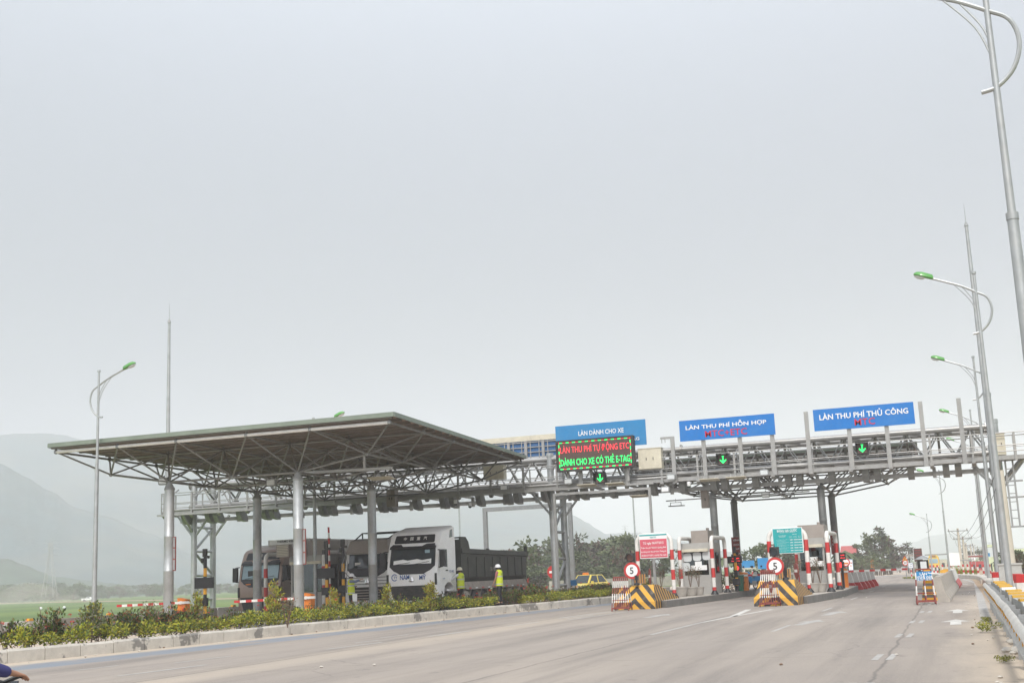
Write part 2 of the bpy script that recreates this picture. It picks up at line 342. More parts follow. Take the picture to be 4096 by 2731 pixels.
def road_material():
    m = bpy.data.materials.new('roadconcrete'); m.use_nodes = True; n = m.node_tree.nodes; L = m.node_tree.links
    b = n['Principled BSDF']; b.inputs['Roughness'].default_value = 0.88
    tc = n.new('ShaderNodeTexCoord'); sp = n.new('ShaderNodeSeparateXYZ'); L.new(tc.outputs['Object'], sp.inputs[0])
    X, Y = sp.outputs[0], sp.outputs[1]
    def noise(scale, detail=6, stretch=(1, 1, 1), rough=0.6):
        mp = n.new('ShaderNodeMapping'); mp.inputs['Scale'].default_value = stretch; L.new(tc.outputs['Object'], mp.inputs[0])
        z = n.new('ShaderNodeTexNoise'); z.inputs['Scale'].default_value = scale; z.inputs['Detail'].default_value = detail; z.inputs['Roughness'].default_value = rough
        L.new(mp.outputs[0], z.inputs['Vector']); return z.outputs[0]
    def ramp(s, a, c, lo=0.0, hi=1.0):
        q = n.new('ShaderNodeMapRange'); q.inputs[1].default_value = a; q.inputs[2].default_value = c; q.inputs[3].default_value = lo; q.inputs[4].default_value = hi; L.new(s, q.inputs[0]); return q.outputs[0]
    def math_(op, a, c):
        q = n.new('ShaderNodeMath'); q.operation = op
        for i, s in enumerate((a, c)):
            if isinstance(s, (int, float)): q.inputs[i].default_value = s
            else: L.new(s, q.inputs[i])
        return q.outputs[0]
    def mix(fac, a, c):
        q = n.new('ShaderNodeMix'); q.data_type = 'RGBA'
        if isinstance(fac, (int, float)): q.inputs[0].default_value = fac
        else: L.new(fac, q.inputs[0])
        for i, s in ((6, a), (7, c)):
            if isinstance(s, tuple): q.inputs[i].default_value = (*s, 1)
            else: L.new(s, q.inputs[i])
        return q.outputs[2]
    grey, warm, dust, dark = (0.262, 0.230, 0.208), (0.340, 0.294, 0.254), (0.52, 0.435, 0.34), (0.155, 0.14, 0.13)
    base = mix(ramp(noise(0.35, 6, (1, 0.25, 1)), 0.35, 0.65), grey, warm)
    base = mix(ramp(noise(1.0, 8, (1.0, 0.05, 1)), 0.46, 0.7, 0, 0.85), base, dark)          # tyre tracks along the lanes
    base = mix(ramp(noise(30, 6), 0.4, 0.75, 0, 0.38), base, dust)
    # worn dust beside the kerb and on the right shoulder
    kx = math_('ADD', X, math_('MULTIPLY', Y, -0.105))
    xn = math_('ADD', kx, math_('MULTIPLY', noise(0.8, 6), 1.2))
    base = mix(math_('MULTIPLY', sockmask(n, L, xn, -40, -23.2, 0.3), 0.9), base, dust)
    xs_ = math_('ADD', X, math_('MULTIPLY', noise(0.5, 8, (1, 0.3, 1)), 2.6))
    near = ramp(Y, 26, 60, 1.0, 0.3)
    base = mix(math_('MULTIPLY', ramp(xs_, 0.9, 2.0), near), base, (0.56, 0.47, 0.37))
    # pale dusty band between the lanes
    base = mix(math_('MULTIPLY', sockmask(n, L, math_('ADD', X, math_('MULTIPLY', noise(0.6, 6), 1.4)), -13.6, -12.2, 0.5), 0.45), base, dust)
    # faded blue paint beside the left kerb
    bl = math_('MULTIPLY', sockmask(n, L, math_('ADD', kx, math_('MULTIPLY', noise(1.2, 6), 0.5)), -23.7, -22.0, 0.2), ramp(noise(1.6, 8, (1, 0.2, 1)), 0.33, 0.5))
    base = mix(math_('MULTIPLY', bl, 0.9), base, (0.205, 0.235, 0.275))
    # transverse slab joints every 5 m and one long joint under the lane line
    fr = math_('FRACT', math_('MULTIPLY', math_('ADD', Y, math_('MULTIPLY', noise(0.6, 3), 0.12)), 0.2), 0)
    j = math_('MULTIPLY', sockmask(n, L, fr, 0.497, 0.503, 0.002), ramp(noise(0.8, 3), 0.4, 0.6, 0.15, 0.8))
    xw = math_('ADD', X, math_('MULTIPLY', noise(0.7, 6), 0.22))
    def joint(x): return sockmask(n, L, xw, x - 0.025 + .11, x + 0.025 + .11, 0.015)
    j = math_('MAXIMUM', j, math_('MAXIMUM', math_('MULTIPLY', joint(-1.25), 0.55), math_('MAXIMUM', math_('MULTIPLY', joint(-7.4), 0.6), math_('MULTIPLY', joint(-14.2), 0.8))))
    base = mix(j, base, (0.10, 0.09, 0.085))
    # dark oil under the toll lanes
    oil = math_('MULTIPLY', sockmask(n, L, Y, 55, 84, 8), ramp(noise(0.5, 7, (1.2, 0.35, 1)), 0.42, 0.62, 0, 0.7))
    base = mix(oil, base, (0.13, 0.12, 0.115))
    patch = math_('MULTIPLY', sockmask(n, L, math_('ADD', Y, math_('MULTIPLY', noise(0.5, 6), 4)), 58, 66, 1.2), sockmask(n, L, X, -6.5, 1.1, 0.2))  # separate darker block across the right lanes, uneven at its ends
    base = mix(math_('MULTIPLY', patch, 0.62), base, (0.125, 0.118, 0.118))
    base = mix(ramp(noise(0.12, 5), 0.45, 0.7, 0, 0.35), base, (0.36, 0.305, 0.255))
    vo = n.new('ShaderNodeTexVoronoi'); vo.feature = 'DISTANCE_TO_EDGE'; vo.inputs['Scale'].default_value = 0.22
    mp = n.new('ShaderNodeMix'); mp.data_type = 'VECTOR'; mp.inputs[0].default_value = 0.25; nv = n.new('ShaderNodeTexNoise'); nv.inputs['Scale'].default_value = 1.4; nv.inputs['Detail'].default_value = 6
    L.new(tc.outputs['Object'], nv.inputs['Vector']); L.new(tc.outputs['Object'], mp.inputs[4]); L.new(nv.outputs['Color'], mp.inputs[5]); L.new(mp.outputs[1], vo.inputs['Vector'])
    ck = math_('MULTIPLY', ramp(vo.outputs['Distance'], 0.0, 0.006, 1, 0), ramp(noise(0.15, 3), 0.5, 0.62, 0, 0.45))
    base = mix(ck, base, (0.10, 0.09, 0.085))
    base = mix(ramp(noise(2.2, 6, (1, .5, 1)), 0.62, 0.72, 0, 0.4), base, (0.12, 0.11, 0.105))
    L.new(base, b.inputs['Base Color'])
    bp = n.new('ShaderNodeBump'); bp.inputs['Strength'].default_value = 0.25; bp.inputs['Distance'].default_value = 0.01
    L.new(noise(25, 5), bp.inputs['Height']); L.new(bp.outputs[0], b.inputs['Normal'])
    MATS['roadconcrete'] = m
road_material()

def field_material():
    m = bpy.data.materials.new('ricefield'); m.use_nodes = True; n = m.node_tree.nodes; L = m.node_tree.links
    b = n['Principled BSDF']; b.inputs['Roughness'].default_value = 0.95
    tc = n.new('ShaderNodeTexCoord')
    def noise(scale, stretch=(1, 1, 1)):
        mp = n.new('ShaderNodeMapping'); mp.inputs['Scale'].default_value = stretch; L.new(tc.outputs['Object'], mp.inputs[0])
        z = n.new('ShaderNodeTexNoise'); z.inputs['Scale'].default_value = scale; z.inputs['Detail'].default_value = 7; L.new(mp.outputs[0], z.inputs['Vector']); return z.outputs[0]
    cr = n.new('ShaderNodeValToRGB'); e = cr.color_ramp.elements
    e[0].position = 0.32; e[0].color = (0.075, 0.135, 0.02, 1); e[1].position = 0.68; e[1].color = (0.15, 0.21, 0.035, 1)
    q = cr.color_ramp.elements.new(0.5); q.color = (0.11, 0.18, 0.028, 1)
    L.new(noise(0.02, (1, 0.4, 1)), cr.inputs[0])
    mx = n.new('ShaderNodeMix'); mx.data_type = 'RGBA'; mx.blend_type = 'MULTIPLY'; mx.inputs[0].default_value = 0.6
    c2 = n.new('ShaderNodeValToRGB'); c2.color_ramp.elements[0].position = 0.3; c2.color_ramp.elements[0].color = (0.55, 0.55, 0.5, 1); c2.color_ramp.elements[1].position = 0.6; c2.color_ramp.elements[1].color = (1, 1, 1, 1)
    L.new(noise(0.35, (1, 1, 1)), c2.inputs[0]); L.new(cr.outputs[0], mx.inputs[6]); L.new(c2.outputs[0], mx.inputs[7]); L.new(mx.outputs[2], b.inputs['Base Color'])
    MATS['ricefield'] = m
field_material()
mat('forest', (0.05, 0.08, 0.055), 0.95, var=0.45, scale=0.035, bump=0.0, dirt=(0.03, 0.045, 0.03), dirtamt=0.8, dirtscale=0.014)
mat('farforest', (0.022, 0.058, 0.07), 0.95, var=0.35, scale=0.022, dirt=(0.17, 0.155, 0.11), dirtamt=0.55, dirtscale=0.008)  # blue of the distance haze is mixed into this forest colour

# the ground sheet reaching the horizon
gx = [-5500, -3000, -1500, -700, -350, -200, -120, -80, -60, -50, -46, -44, -43, -42, -41, -40, -39.5, -38.5, -34, -28, -20, -10, 0, 3, 6, 10, 20, 50, 120, 350, 900, 2500, 5500]
gy = [-600, -200, -60, 0, 20, 40, 60, 80, 100, 105, 120, 135, 150, 165, 180, 200, 220, 240, 260, 300, 400, 600, 1000, 1800, 3000, 5000]
struct(grid_sheet('ground', gx, gy, lambda x, y: gz(x, y) - 0.02, 'ricefield'))
# road: the plaza and its continuation, bending a little left far away
def rx(x, y): return x - 9.0 * smooth(150, 330, y) ** 1.5 * 1.0
ry = lin(-25, 100, 25) + lin(105, 300, 39) + lin(310, 620, 31)
def road_edge_r(y): return 1.45 + (-2.4 - 1.45) * smooth(92, 112, y)
def road_edge_l(y): return -37.5 + (-15.5 + 37.5) * smooth(95, 135, y)
mb = MB(); xs = lin(0, 1, 16); n_ = len(ry)
for t in xs:
    for y in ry:
        x = road_edge_l(y) + (road_edge_r(y) - road_edge_l(y)) * t
        mb.v.append(V((rx(x, y), y, roadz(x, y))))
for i in range(16):
    for j in range(n_ - 1): mb.f.append((i * n_ + j, (i + 1) * n_ + j, (i + 1) * n_ + j + 1, i * n_ + j + 1)); mb.m.append(0)
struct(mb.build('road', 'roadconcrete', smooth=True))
# dirt verges right of the road and bare earth on the far right
struct(grid_sheet('dirt_verge', [0.9, 1.6, 2.2, 3, 4, 6, 9, 14, 22, 34, 60], lin(-20, 130, 75),
    lambda x, y: 0.012 + 0.05 * mnoise.noise((x * .7, y * .7, 0)) * smooth(1.2, 2.6, x) - 0.25 * smooth(6, 20, x) - 0.9 * smooth(105, 130, y) * 0.2, 'dirt'))
struct(grid_sheet('far_verge', lin(-2.1, 60, 12), lin(112, 330, 40), lambda x, y: 0.02 + roadz(x, y) + .02 * mnoise.noise((x, y * .5, 0)), 'dirt'))

# ---- kerb of the planted median
KERB = [(-24.6, 8), (-23.4, 17), (-22.45, 24.9), (-21.6, 30.5), (-20.85, 38.7), (-19.95, 46.5), (-19.25, 52.8), (-18.1, 57), (-17.2, 63), (-16.7, 70), (-16.6, 84)]
KH = 0.33
def polyat(P, s):
    for (a, b) in zip(P, P[1:]):
        d = math.dist(a, b)
        if s <= d: return (a[0] + (b[0] - a[0]) * s / d, a[1] + (b[1] - a[1]) * s / d)
        s -= d
    return P[-1]
def kerbx(y):
    for a, b in zip(KERB, KERB[1:]):
        if y <= b[1]: return a[0] + (b[0] - a[0]) * (y - a[1]) / (b[1] - a[1])
    return KERB[-1][0]
def medleft(y): return min(-20.95, -20.95 - (50 - y) * 0.126) if y < 50 else -20.95
def kerb_material():
    m = MATS['concretepale'].copy(); m.name = 'kerbconcrete'; n = m.node_tree.nodes; L = m.node_tree.links
    b = n['Principled BSDF']; src = b.inputs['Base Color'].links[0].from_socket
    tc = n.new('ShaderNodeTexCoord'); z = n.new('ShaderNodeTexNoise'); z.inputs['Scale'].default_value = 0.45; z.inputs['Detail'].default_value = 5; z.inputs['Roughness'].default_value = .75
    L.new(tc.outputs['Object'], z.inputs['Vector'])
    r = n.new('ShaderNodeMapRange'); r.inputs[1].default_value = 0.57; r.inputs[2].default_value = 0.60; r.inputs[4].default_value = 0.7; L.new(z.outputs[0], r.inputs[0])
    x = n.new('ShaderNodeMix'); x.data_type = 'RGBA'; x.inputs[7].default_value = (0.11, 0.105, 0.10, 1); L.new(r.outputs[0], x.inputs[0]); L.new(src, x.inputs[6]); L.new(x.outputs[2], b.inputs['Base Color'])
    MATS['kerbconcrete'] = m
kerb_material()
mb = MB(); s = 0.0; tot = sum(math.dist(a, b) for a, b in zip(KERB, KERB[1:]))
while s < tot - 1.2:
    ln = 1.16; a = polyat(KERB, s + 0.012); b = polyat(KERB, s + ln - 0.012)
    d = V((b[0] - a[0], b[1] - a[1], 0)).normalized(); nrm = V((-d.y, d.x, 0)); A_, B_ = V((*a, 0)), V((*b, 0))
    h = KH + rnd(-0.012, 0.012); bw = 0.24; o_ = nrm * rnd(-.008, .008)
    ring = lambda P: [P + o_ + V((0, 0, -0.1)), P + o_ + V((0, 0, h - .05)), P + o_ + nrm * 0.035 + V((0, 0, h)), P + o_ + nrm * bw + V((0, 0, h)), P + o_ + nrm * bw + V((0, 0, -0.1))]
    mb.loft([ring(A_), ring(B_)]); s += ln
struct(mb.build('median_kerb', 'kerbconcrete'))
# soil bed behind the kerb
mb = MB(); ys_ = lin(9, 83, 74)
for y in ys_:
    x0 = kerbx(y) - 0.2; x1 = medleft(y)
    for k in range(7):
        x = x0 + (x1 - x0) * k / 6; mb.v.append(V((x, y, 0.25 + 0.05 * mnoise.noise((x * 2, y * 2, 3)) if 0 < k < 6 else (0.26 if k == 0 else -0.02))))
for i in range(len(ys_) - 1):
    for k in range(6): mb.f.append((i * 7 + k, i * 7 + k + 1, (i + 1) * 7 + k + 1, (i + 1) * 7 + k)); mb.m.append(0)
struct(mb.build('median_soil', 'soil', smooth=True))

# ---- painted marks (thin sheets 4 mm above the road)
mb = MB()
def mark(x0, y0, x1, y1, wd, m=0, taper=None):
    a, b = V((x0, y0, 0.004)), V((x1, y1, 0.004)); d = (b - a).normalized(); nx = V((d.y, -d.x, 0)) * wd / 2
    mb.quad(a - nx, a + nx, b + nx, b - nx, m)
for y in (10, 16.2, 21.4, 27.4, 33.3, 39.4, 45.5): mark(-1.34 + (y - 27.4) * .015, y, -1.30 + (y - 27.4) * .015, y + 1.3, 0.11, 1); mark(-1.11 + (y - 27.4) * .015, y, -1.07 + (y - 27.4) * .015, y + 1.3, 0.11, 1)
for y in (14.5, 20.7, 28.0, 33.2, 38.4, 43.5): mark(-15.75 + (y - 20) * .095, y, -15.75 + (y + 2.7 - 20) * .095, y + 2.7, 0.13, 1)
mark(-7.42, 31, -7.33, 37.2, 0.12, 1); mark(-7.33, 37.1, -7.04, 40.9, 0.13); mark(-7.04, 40.9, -7.45, 46.8, 0.22); mark(-7.04, 40.9, -6.5, 46.2, 0.16)
mark(-14.0, 44, -13.4, 50.2, 0.2, 1); mark(-13.0, 42, -12.6, 50.0, 0.12, 1)
mark(0.55, 33, 0.99, 80, 0.26, 1); mark(0.99, 80, 0.3, 96, 0.2, 1)
for y in (35, 47, 59, 71, 83): mark(-4.4, y - 4, -4.35, y - 1, .1, 1)
def arrow(x, y, sc_=1.0, m=0, sk=0.0):
    z = 0.004
    mb.add([(x - .18 * sc_, y, z), (x + .18 * sc_, y, z), (x + .18 * sc_ + sk, y + 2.0 * sc_, z), (x - .18 * sc_ + sk, y + 2.0 * sc_, z)], [(0, 1, 2, 3)], m)
    mb.add([(x - .5 * sc_ + sk, y + 2.0 * sc_, z), (x + .5 * sc_ + sk, y + 2.0 * sc_, z), (x + sk * 1.5, y + 3.6 * sc_, z)], [(0, 1, 2)], m)
arrow(-0.17, 32.0, 0.72); arrow(-0.12, 38.6, 0.72); arrow(0.34, 76.5, 0.8, 1)
arrow(-4.15, 33.9, 0.75, 1, .2); arrow(-3.98, 39.6, 0.8, 1, .15); arrow(-10.2, 42, .8, 1, .1)
for (px, py, l) in ((1420, 2570, 1.2), (1520, 2550, 1.6), (700, 2650, 2.0), (1750, 2540, 1.4), (300, 2680, 1.3)):
    q = onz(px, py); mark(q.x, q.y, q.x + .1 * l, q.y + l, .10, 1)
for y in lin(100, 240, 20): mb.quad(V((-7.2, y, roadz(0, y) + .01)), V((-7.05, y, roadz(0, y) + .01)), V((-7.05, y + 3, roadz(0, y + 3) + .01)), V((-7.2, y + 3, roadz(0, y + 3) + .01)), 0)
struct(mb.build('road_markings', M('paintline', 'paintworn')))

# pale litter and pebbles along the kerbs
mb = MB()
for i in range(160):
    if i < 100: y = rnd(18, 60); x = kerbx(y) + abs(random.gauss(0.15, 0.5)) + .05
    else: y = rnd(11, 60); x = rnd(0.1, 0.65) if i < 140 else rnd(-14, 0)
    r = rnd(0.012, 0.045); mb.lathe([(r * .6, 0), (r, r * .35), (r * .5, r * .75)], (x, y, 0.003), 5, random.choice((0, 0, 1)))
tag(mb.build('gravel', M('concretepale', 'soil')), 'small stones and dust scattered along the road edges', 'gravel', kind='stuff')

# ---- hills
def hill(name, pts, D, D0, material, seed, rough=0.06, n_side=220, rows=16):
    mb = MB(); pxs = [p[0] for p in pts]
    def sil(px):
        for a, b in zip(pts, pts[1:]):
            if px <= b[0]:
                t = (px - a[0]) / (b[0] - a[0]); t = t * t * (3 - 2 * t) * .5 + t * .5; return a[1] + (b[1] - a[1]) * t
        return pts[-1][1]
    R = rows + 4
    for i in range(n_side + 1):
        px = pxs[0] + (pxs[-1] - pxs[0]) * i / n_side
        hy = 2302 - .043 * (px - 2048)
        py = sil(px) + (4 * mnoise.noise((px * .02, seed, 0)) + 2.5 * mnoise.noise((px * .09, seed, 2)))
        c = dep(px, py, D); base = dep(px, hy, D0); zc = c.z + 3
        for k in range(R + 1):
            if k <= rows:
                t = k / rows; p = base.lerp(c, t); prof = t ** 1.25
                nz = mnoise.fractal((p.x * .0045 + seed, p.y * .0045, 0), 1.0, 2.1, 5)
                p.z = -4 + (zc + 1) * prof * (1 + rough * 2.4 * nz * (1 - t) * 1.0) if zc > 0 else -4
                if k == rows: p.z = c.z
                p.x += 22 * mnoise.noise((t * 3, px * .004, seed)) * math.sin(t * math.pi)
            else:
                t = (k - rows) / 4; p = c.lerp(c + (c - base) * 0.5, t); p.z = c.z * (1 - t) - 10 * t
            mb.v.append(p)
    for i in range(n_side):
        for k in range(R): mb.f.append((i * (R + 1) + k, (i + 1) * (R + 1) + k, (i + 1) * (R + 1) + k + 1, i * (R + 1) + k + 1)); mb.m.append(0)
    return struct(mb.build(name, material, smooth=True))
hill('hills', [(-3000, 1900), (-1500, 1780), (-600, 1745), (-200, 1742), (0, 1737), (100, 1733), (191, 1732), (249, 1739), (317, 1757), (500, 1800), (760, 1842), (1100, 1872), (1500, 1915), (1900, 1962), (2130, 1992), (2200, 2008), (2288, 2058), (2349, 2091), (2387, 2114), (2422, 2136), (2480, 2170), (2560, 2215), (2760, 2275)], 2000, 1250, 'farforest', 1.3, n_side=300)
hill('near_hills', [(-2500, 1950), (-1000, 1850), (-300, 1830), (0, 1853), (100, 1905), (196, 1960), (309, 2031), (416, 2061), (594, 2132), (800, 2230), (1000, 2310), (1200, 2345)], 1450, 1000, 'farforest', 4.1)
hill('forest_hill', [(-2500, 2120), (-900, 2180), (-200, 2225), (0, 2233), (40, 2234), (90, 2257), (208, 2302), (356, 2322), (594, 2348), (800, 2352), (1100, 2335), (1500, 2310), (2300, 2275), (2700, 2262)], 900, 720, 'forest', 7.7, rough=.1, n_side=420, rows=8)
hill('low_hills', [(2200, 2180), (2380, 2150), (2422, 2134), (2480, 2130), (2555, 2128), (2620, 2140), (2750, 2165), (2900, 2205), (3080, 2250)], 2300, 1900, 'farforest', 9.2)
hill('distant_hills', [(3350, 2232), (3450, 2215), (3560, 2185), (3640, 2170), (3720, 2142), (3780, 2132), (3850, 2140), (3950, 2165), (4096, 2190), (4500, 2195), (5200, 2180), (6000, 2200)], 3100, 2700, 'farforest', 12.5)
# pale tracks and clearings cut into the hillside stay part of its surface pattern

# ---- haze
mb = MB(); x0, x1, y0, y1, z0, z1 = -5000, 5000, -700, 4700, -16, 285
mb.box(((x0 + x1) / 2, (y0 + y1) / 2, (z0 + z1) / 2), (x1 - x0, y1 - y0, z1 - z0))
hz = bpy.data.materials.new('hazeair'); hz.use_nodes = True; nn = hz.node_tree.nodes; nn.clear()
hv = nn.new('ShaderNodeVolumePrincipled'); hv.inputs['Density'].default_value = 0.00058; hv.inputs['Color'].default_value = (0.965, 0.958, 0.99, 1); hv.inputs['Anisotropy'].default_value = -0.32
ho = nn.new('ShaderNodeOutputMaterial'); hz.node_tree.links.new(hv.outputs[0], ho.inputs['Volume']); MATS['hazeair'] = hz
hzo = mb.build('haze', 'hazeair'); hzo['kind'] = 'stuff'
# ================================================================ CANOPIES
def canopy(label, X0, X1, Y0, nx, ny, my, skew, zt, zb, colrows, xt=None):
    mx = (X1 - X0) / nx
    org = V(((X0 + X1) / 2, Y0 + ny * my / 2, 0))
    root = thing('toll_canopy', label, 'canopy', org)
    sx = lambda x, y: x - skew * (y - Y0)
    def P(x, y, z): return V((sx(x, y), y, z))
    xt = xt or [X0 + .25 + i * (X1 - X0 - .5) / nx for i in range(nx + 1)]
    T = [[P(xt[i], Y0 + .2 + j * (my * ny - .4) / ny, zt) for j in range(ny + 1)] for i in range(nx + 1)]
    def bz(i, j): return zb + (0.5 if i in (0, nx - 1) else 0)
    B = [[P((xt[i] + xt[i + 1]) / 2, Y0 + (j + .5) * my, bz(i, j)) for j in range(ny)] for i in range(nx)]
    f = MB(org); fc = MB(org)
    r = 0.048
    for i in range(nx + 1):
        for j in range(ny + 1):
            if i < nx: f.tube(T[i][j], T[i + 1][j], r, 6) if j else fc.tube(T[i][j], T[i + 1][j], r + .02, 8)
            if j < ny: f.tube(T[i][j], T[i][j + 1], r, 6)
            f.lathe([(.03, -.09), (.085, -.05), (.085, .05), (.05, .09), (.045, .22)], T[i][j], 8)
    for i in range(nx):
        for j in range(ny):
            if i < nx - 1: f.tube(B[i][j], B[i + 1][j], r, 6)
            if j < ny - 1: f.tube(B[i][j], B[i][j + 1], r, 6)
            f.lathe([(.03, -.08), (.08, -.04), (.08, .04), (.03, .08)], B[i][j], 8)
            for a in (0, 1):
                for b in (0, 1): f.tube(B[i][j], T[i + a][j + b], 0.038, 6)
    f.build('space_frame', 'galv', root, smooth=True); fc.build('front_chord', 'sunlitpipe', root, smooth=True)  # front chord's paler colour stands in for sunlight on the frame
    # corrugated roof sheet seen from below, purlins, fascia
    rf = MB(org); n = int((X1 - X0) / 0.16); Yb = Y0 + ny * my
    zr = zt + 0.24
    for i in range(n):
        x0_ = X0 + (X1 - X0) * i / n; x1_ = X0 + (X1 - X0) * (i + 1) / n; xm = (x0_ + x1_) / 2; z0_, z1_ = zr, zr + .035
        a = [P(x0_, Y0, z0_), P(xm, Y0, z1_), P(x1_, Y0, z0_)]; b = [P(x0_, Yb, z0_), P(xm, Yb, z1_), P(x1_, Yb, z0_)]
        rf.quad(a[0], b[0], b[1], a[1]); rf.quad(a[1], b[1], b[2], a[2])
    rf.build('roof', 'soffit', root, keepn=True)
    pu = MB(org); k = int(ny * my / .95)
    for i in range(k + 1):
        y = Y0 + .12 + (ny * my - .24) * i / k
        pu.bar(P(X0 + .1, y, zr - .075), P(X1 - .1, y, zr - .06), .13, .1)
    pu.build('purlins', 'purlin', root)
    fa = MB(org); c = [P(X0, Y0, 0), P(X1, Y0, 0), P(X1, Yb, 0), P(X0, Yb, 0)]
    for q in range(4):
        a, b = c[q].copy(), c[(q + 1) % 4].copy(); d = (b - a).normalized(); nrm = V((d.y, -d.x, 0))
        seg = max(1, int((b - a).length / 5.2))
        for s_ in range(seg):
            p = a + (b - a) * (s_ / seg) + nrm * (.02 + .006 * (s_ % 2)); e = a + (b - a) * ((s_ + 1) / seg) + nrm * (.02 + .006 * (s_ % 2))
            p.z = e.z = zr + .02; fa.bar(p, e, .035, .16)
            p = p.copy() - nrm * .05; e = e.copy() - nrm * .05; p.z = e.z = zr + .1; fa.bar(p, e, .12, .03)
    fa.build('fascia', 'roofgreen', root)
    for (i, j), m_ in colrows:
        p = B[i][j]
        cm = MB(org)
        cm.lathe([(.27, .02), (.27, .06), (.2, .07), (.2, 2.35), (.207, 2.36), (.207, 2.4), (.2, 2.41), (.2, 3.75), (.207, 3.76), (.207, 3.8), (.2, 3.81), (.2, p.z - .33)], (p.x, p.y, 0), 20)
        co = cm.build('column', m_, root, smooth=True)
        cp = MB(org); cp.lathe([(.222, p.z - .33), (.222, p.z - .27), (.06, p.z + .02)], (p.x, p.y, 0), 16); cp.build('cap', 'steelgrey', co, smooth=False)
        if m_ == 'galvpole' and j == 0:
            sp = MB(org); y_ = p.y
            for z0_ in (2.4, 2.86, 3.31): sp.box((p.x + .26, y_, z0_ + .22), (.09, .05, .40), 0); 
            sp.box((p.x + .26, y_ + .01, 3.07), (.13, .05, 1.38), 1); sp.build('side_panel', M('steelgrey', 'darkred'), co)
    return root, B, T
can1, B1, T1 = canopy('large flat green edged canopy on round columns over the truck lanes', -34.85, -19.15, 41.25, 5, 5, 3.94, 0.08, 7.42, 6.0,
    [((1, 0), 'galvpole'), ((3, 0), 'galvpole'), ((1, 2), 'galvpole'), ((3, 2), 'galvpole')], [-34.6, -31.55, -28.75, -25.55, -22.75, -19.4])
can2, B2, T2 = canopy('second flat canopy behind the gantry over the booths under the plain blue signs', -16.9, -1.3, 65.0, 5, 4, 3.9, 0.02, 7.05, 5.65,
    [((1, 0), 'steelgrey'), ((3, 0), 'steelgrey'), ((1, 2), 'steelgrey'), ((3, 2), 'steelgrey')], [-16.65, -13.7, -10.5, -7.9, -4.8, -1.55])

# light bar hung under the corner of the large canopy
lb = thing('light_bar', 'white tube light bar hung under the big canopy near its right columns', 'light fixture', (-23.3, 45.2, 5.7))
mb = MB((-23.3, 45.2, 5.7)); a = ony(1180, 1893, 44.6); b = ony(1570, 1871, 44.6); mb.bar(a, b, .1, .11); mb.build('batten', 'galvpale', lb)
mb = MB((-23.3, 45.2, 5.7)); q = a.lerp(b, .72); mb.bar(q, q + V((0, 0, .72)), .09, .09); mb.build('hanger', 'galvpale', lb)

# ================================================================ GANTRY
GO = V((-20, 63, 0)); YF = 61.5
gan = thing('sign_gantry', 'long galvanised steel truss gantry with walkway carrying the lane signs across all lanes', 'gantry', GO)
GX0, GX1 = -43.6, 5.6
ym, yb = 62.8, 64.8
g = MB(GO)
for y, z, r in ((ym, 7.66, .14), (yb, 7.66, .14), (ym, 6.42, .13), (yb, 6.42, .13)): g.tube((GX0 + 1, y, z), (2.2, y, z), r, 12)
for x in lin(-42.5, 2.0, 3):
    for y in (ym, yb): g.lathe([(.26, -.05), (.26, -.02), (.15, -.02), (.15, .02), (.26, .02), (.26, .05)], (x, y, 7.66), 8, axis='X')
g.build('main_tubes', 'galvpale', gan, smooth=True)
g = MB(GO); n = 30
for i in range(n):
    xa = -42.5 + 44.5 * i / n; xb = -42.5 + 44.5 * (i + 1) / n; xm = (xa + xb) / 2
    for y in (ym, yb):
        g.tube((xa, y, 6.42), (xm, y, 7.66), .045, 6); g.tube((xm, y, 7.66), (xb, y, 6.42), .045, 6)
    g.tube((xa, ym, 7.66), (xb, yb, 7.66), .04, 6); g.tube((xa, ym, 6.42), (xb, yb, 6.42), .04, 6); g.tube((xm, ym, 7.66), (xm, yb, 6.42), .06, 6)
    g.tube((xa, ym, 6.42), (xa, yb, 6.42), .05, 6)
g.build('lattice', 'galv', gan, smooth=True)
g = MB(GO)
g.box(((GX0 + GX1) / 2, YF, 6.03), (GX1 - GX0, .1, .2)); g.box(((GX0 + GX1) / 2, YF + 1.0, 6.03), (GX1 - GX0, .1, .18)); g.box(((GX0 + 2.2) / 2, 63.4, 5.62), (2.2 - GX0, .22, .2))
g.box(((GX0 + GX1) / 2, YF + .5, 6.09), (GX1 - GX0, .88, .03))
g.box(((-14 + GX0) / 2, YF - .5, 5.9), (-14 - GX0, .1, .1)); g.tube((-43, YF - .06, 6.18), (-13, YF - .06, 6.18), .06, 8)
g.build('walkway', 'galvpale', gan)
g = MB(GO); rails = MB(GO)
px = [GX0 + .2 + 1.86 * i for i in range(27)]
for x in px:
    g = MB(GO)
    g.bar((x, YF - .1, 5.98), (x, YF + 1.02, 5.98), .06, .09); g.bar((x, YF - .1, 5.86), (x, YF - .1, 7.2), .1, .08); g.bar((x, YF + 1.02, 6.1), (x, YF + 1.02, 7.15), .06, .06)
    if x < 2.3:
        g.bar((x, YF - .1, 5.95), (x, 63.5, 5.9), .1, .12); g.bar((x + .05, 63.4, 5.95), (x + .05, 63.4, 5.42), .16, .14)
        g.prism([(YF - .22, 6.0), (YF - .22, 5.85), (YF - .05, 5.72), (YF + .12, 5.85), (YF + .12, 6.0)], x - .09, x + .09)
    if x < 2: g.bar((x, YF + .2, 6.9), (x, ym, 7.5), .07, .07)
    g.build('bracket', 'galvpale', gan)
for z, y in ((7.18, YF - .14), (7.05, YF - .02), (6.6, YF - .14), (6.32, YF - .14), (7.15, YF + 1.02), (6.62, YF + 1.02)):
    rails.tube((GX0, y, z), (GX1, y, z), .024, 6)
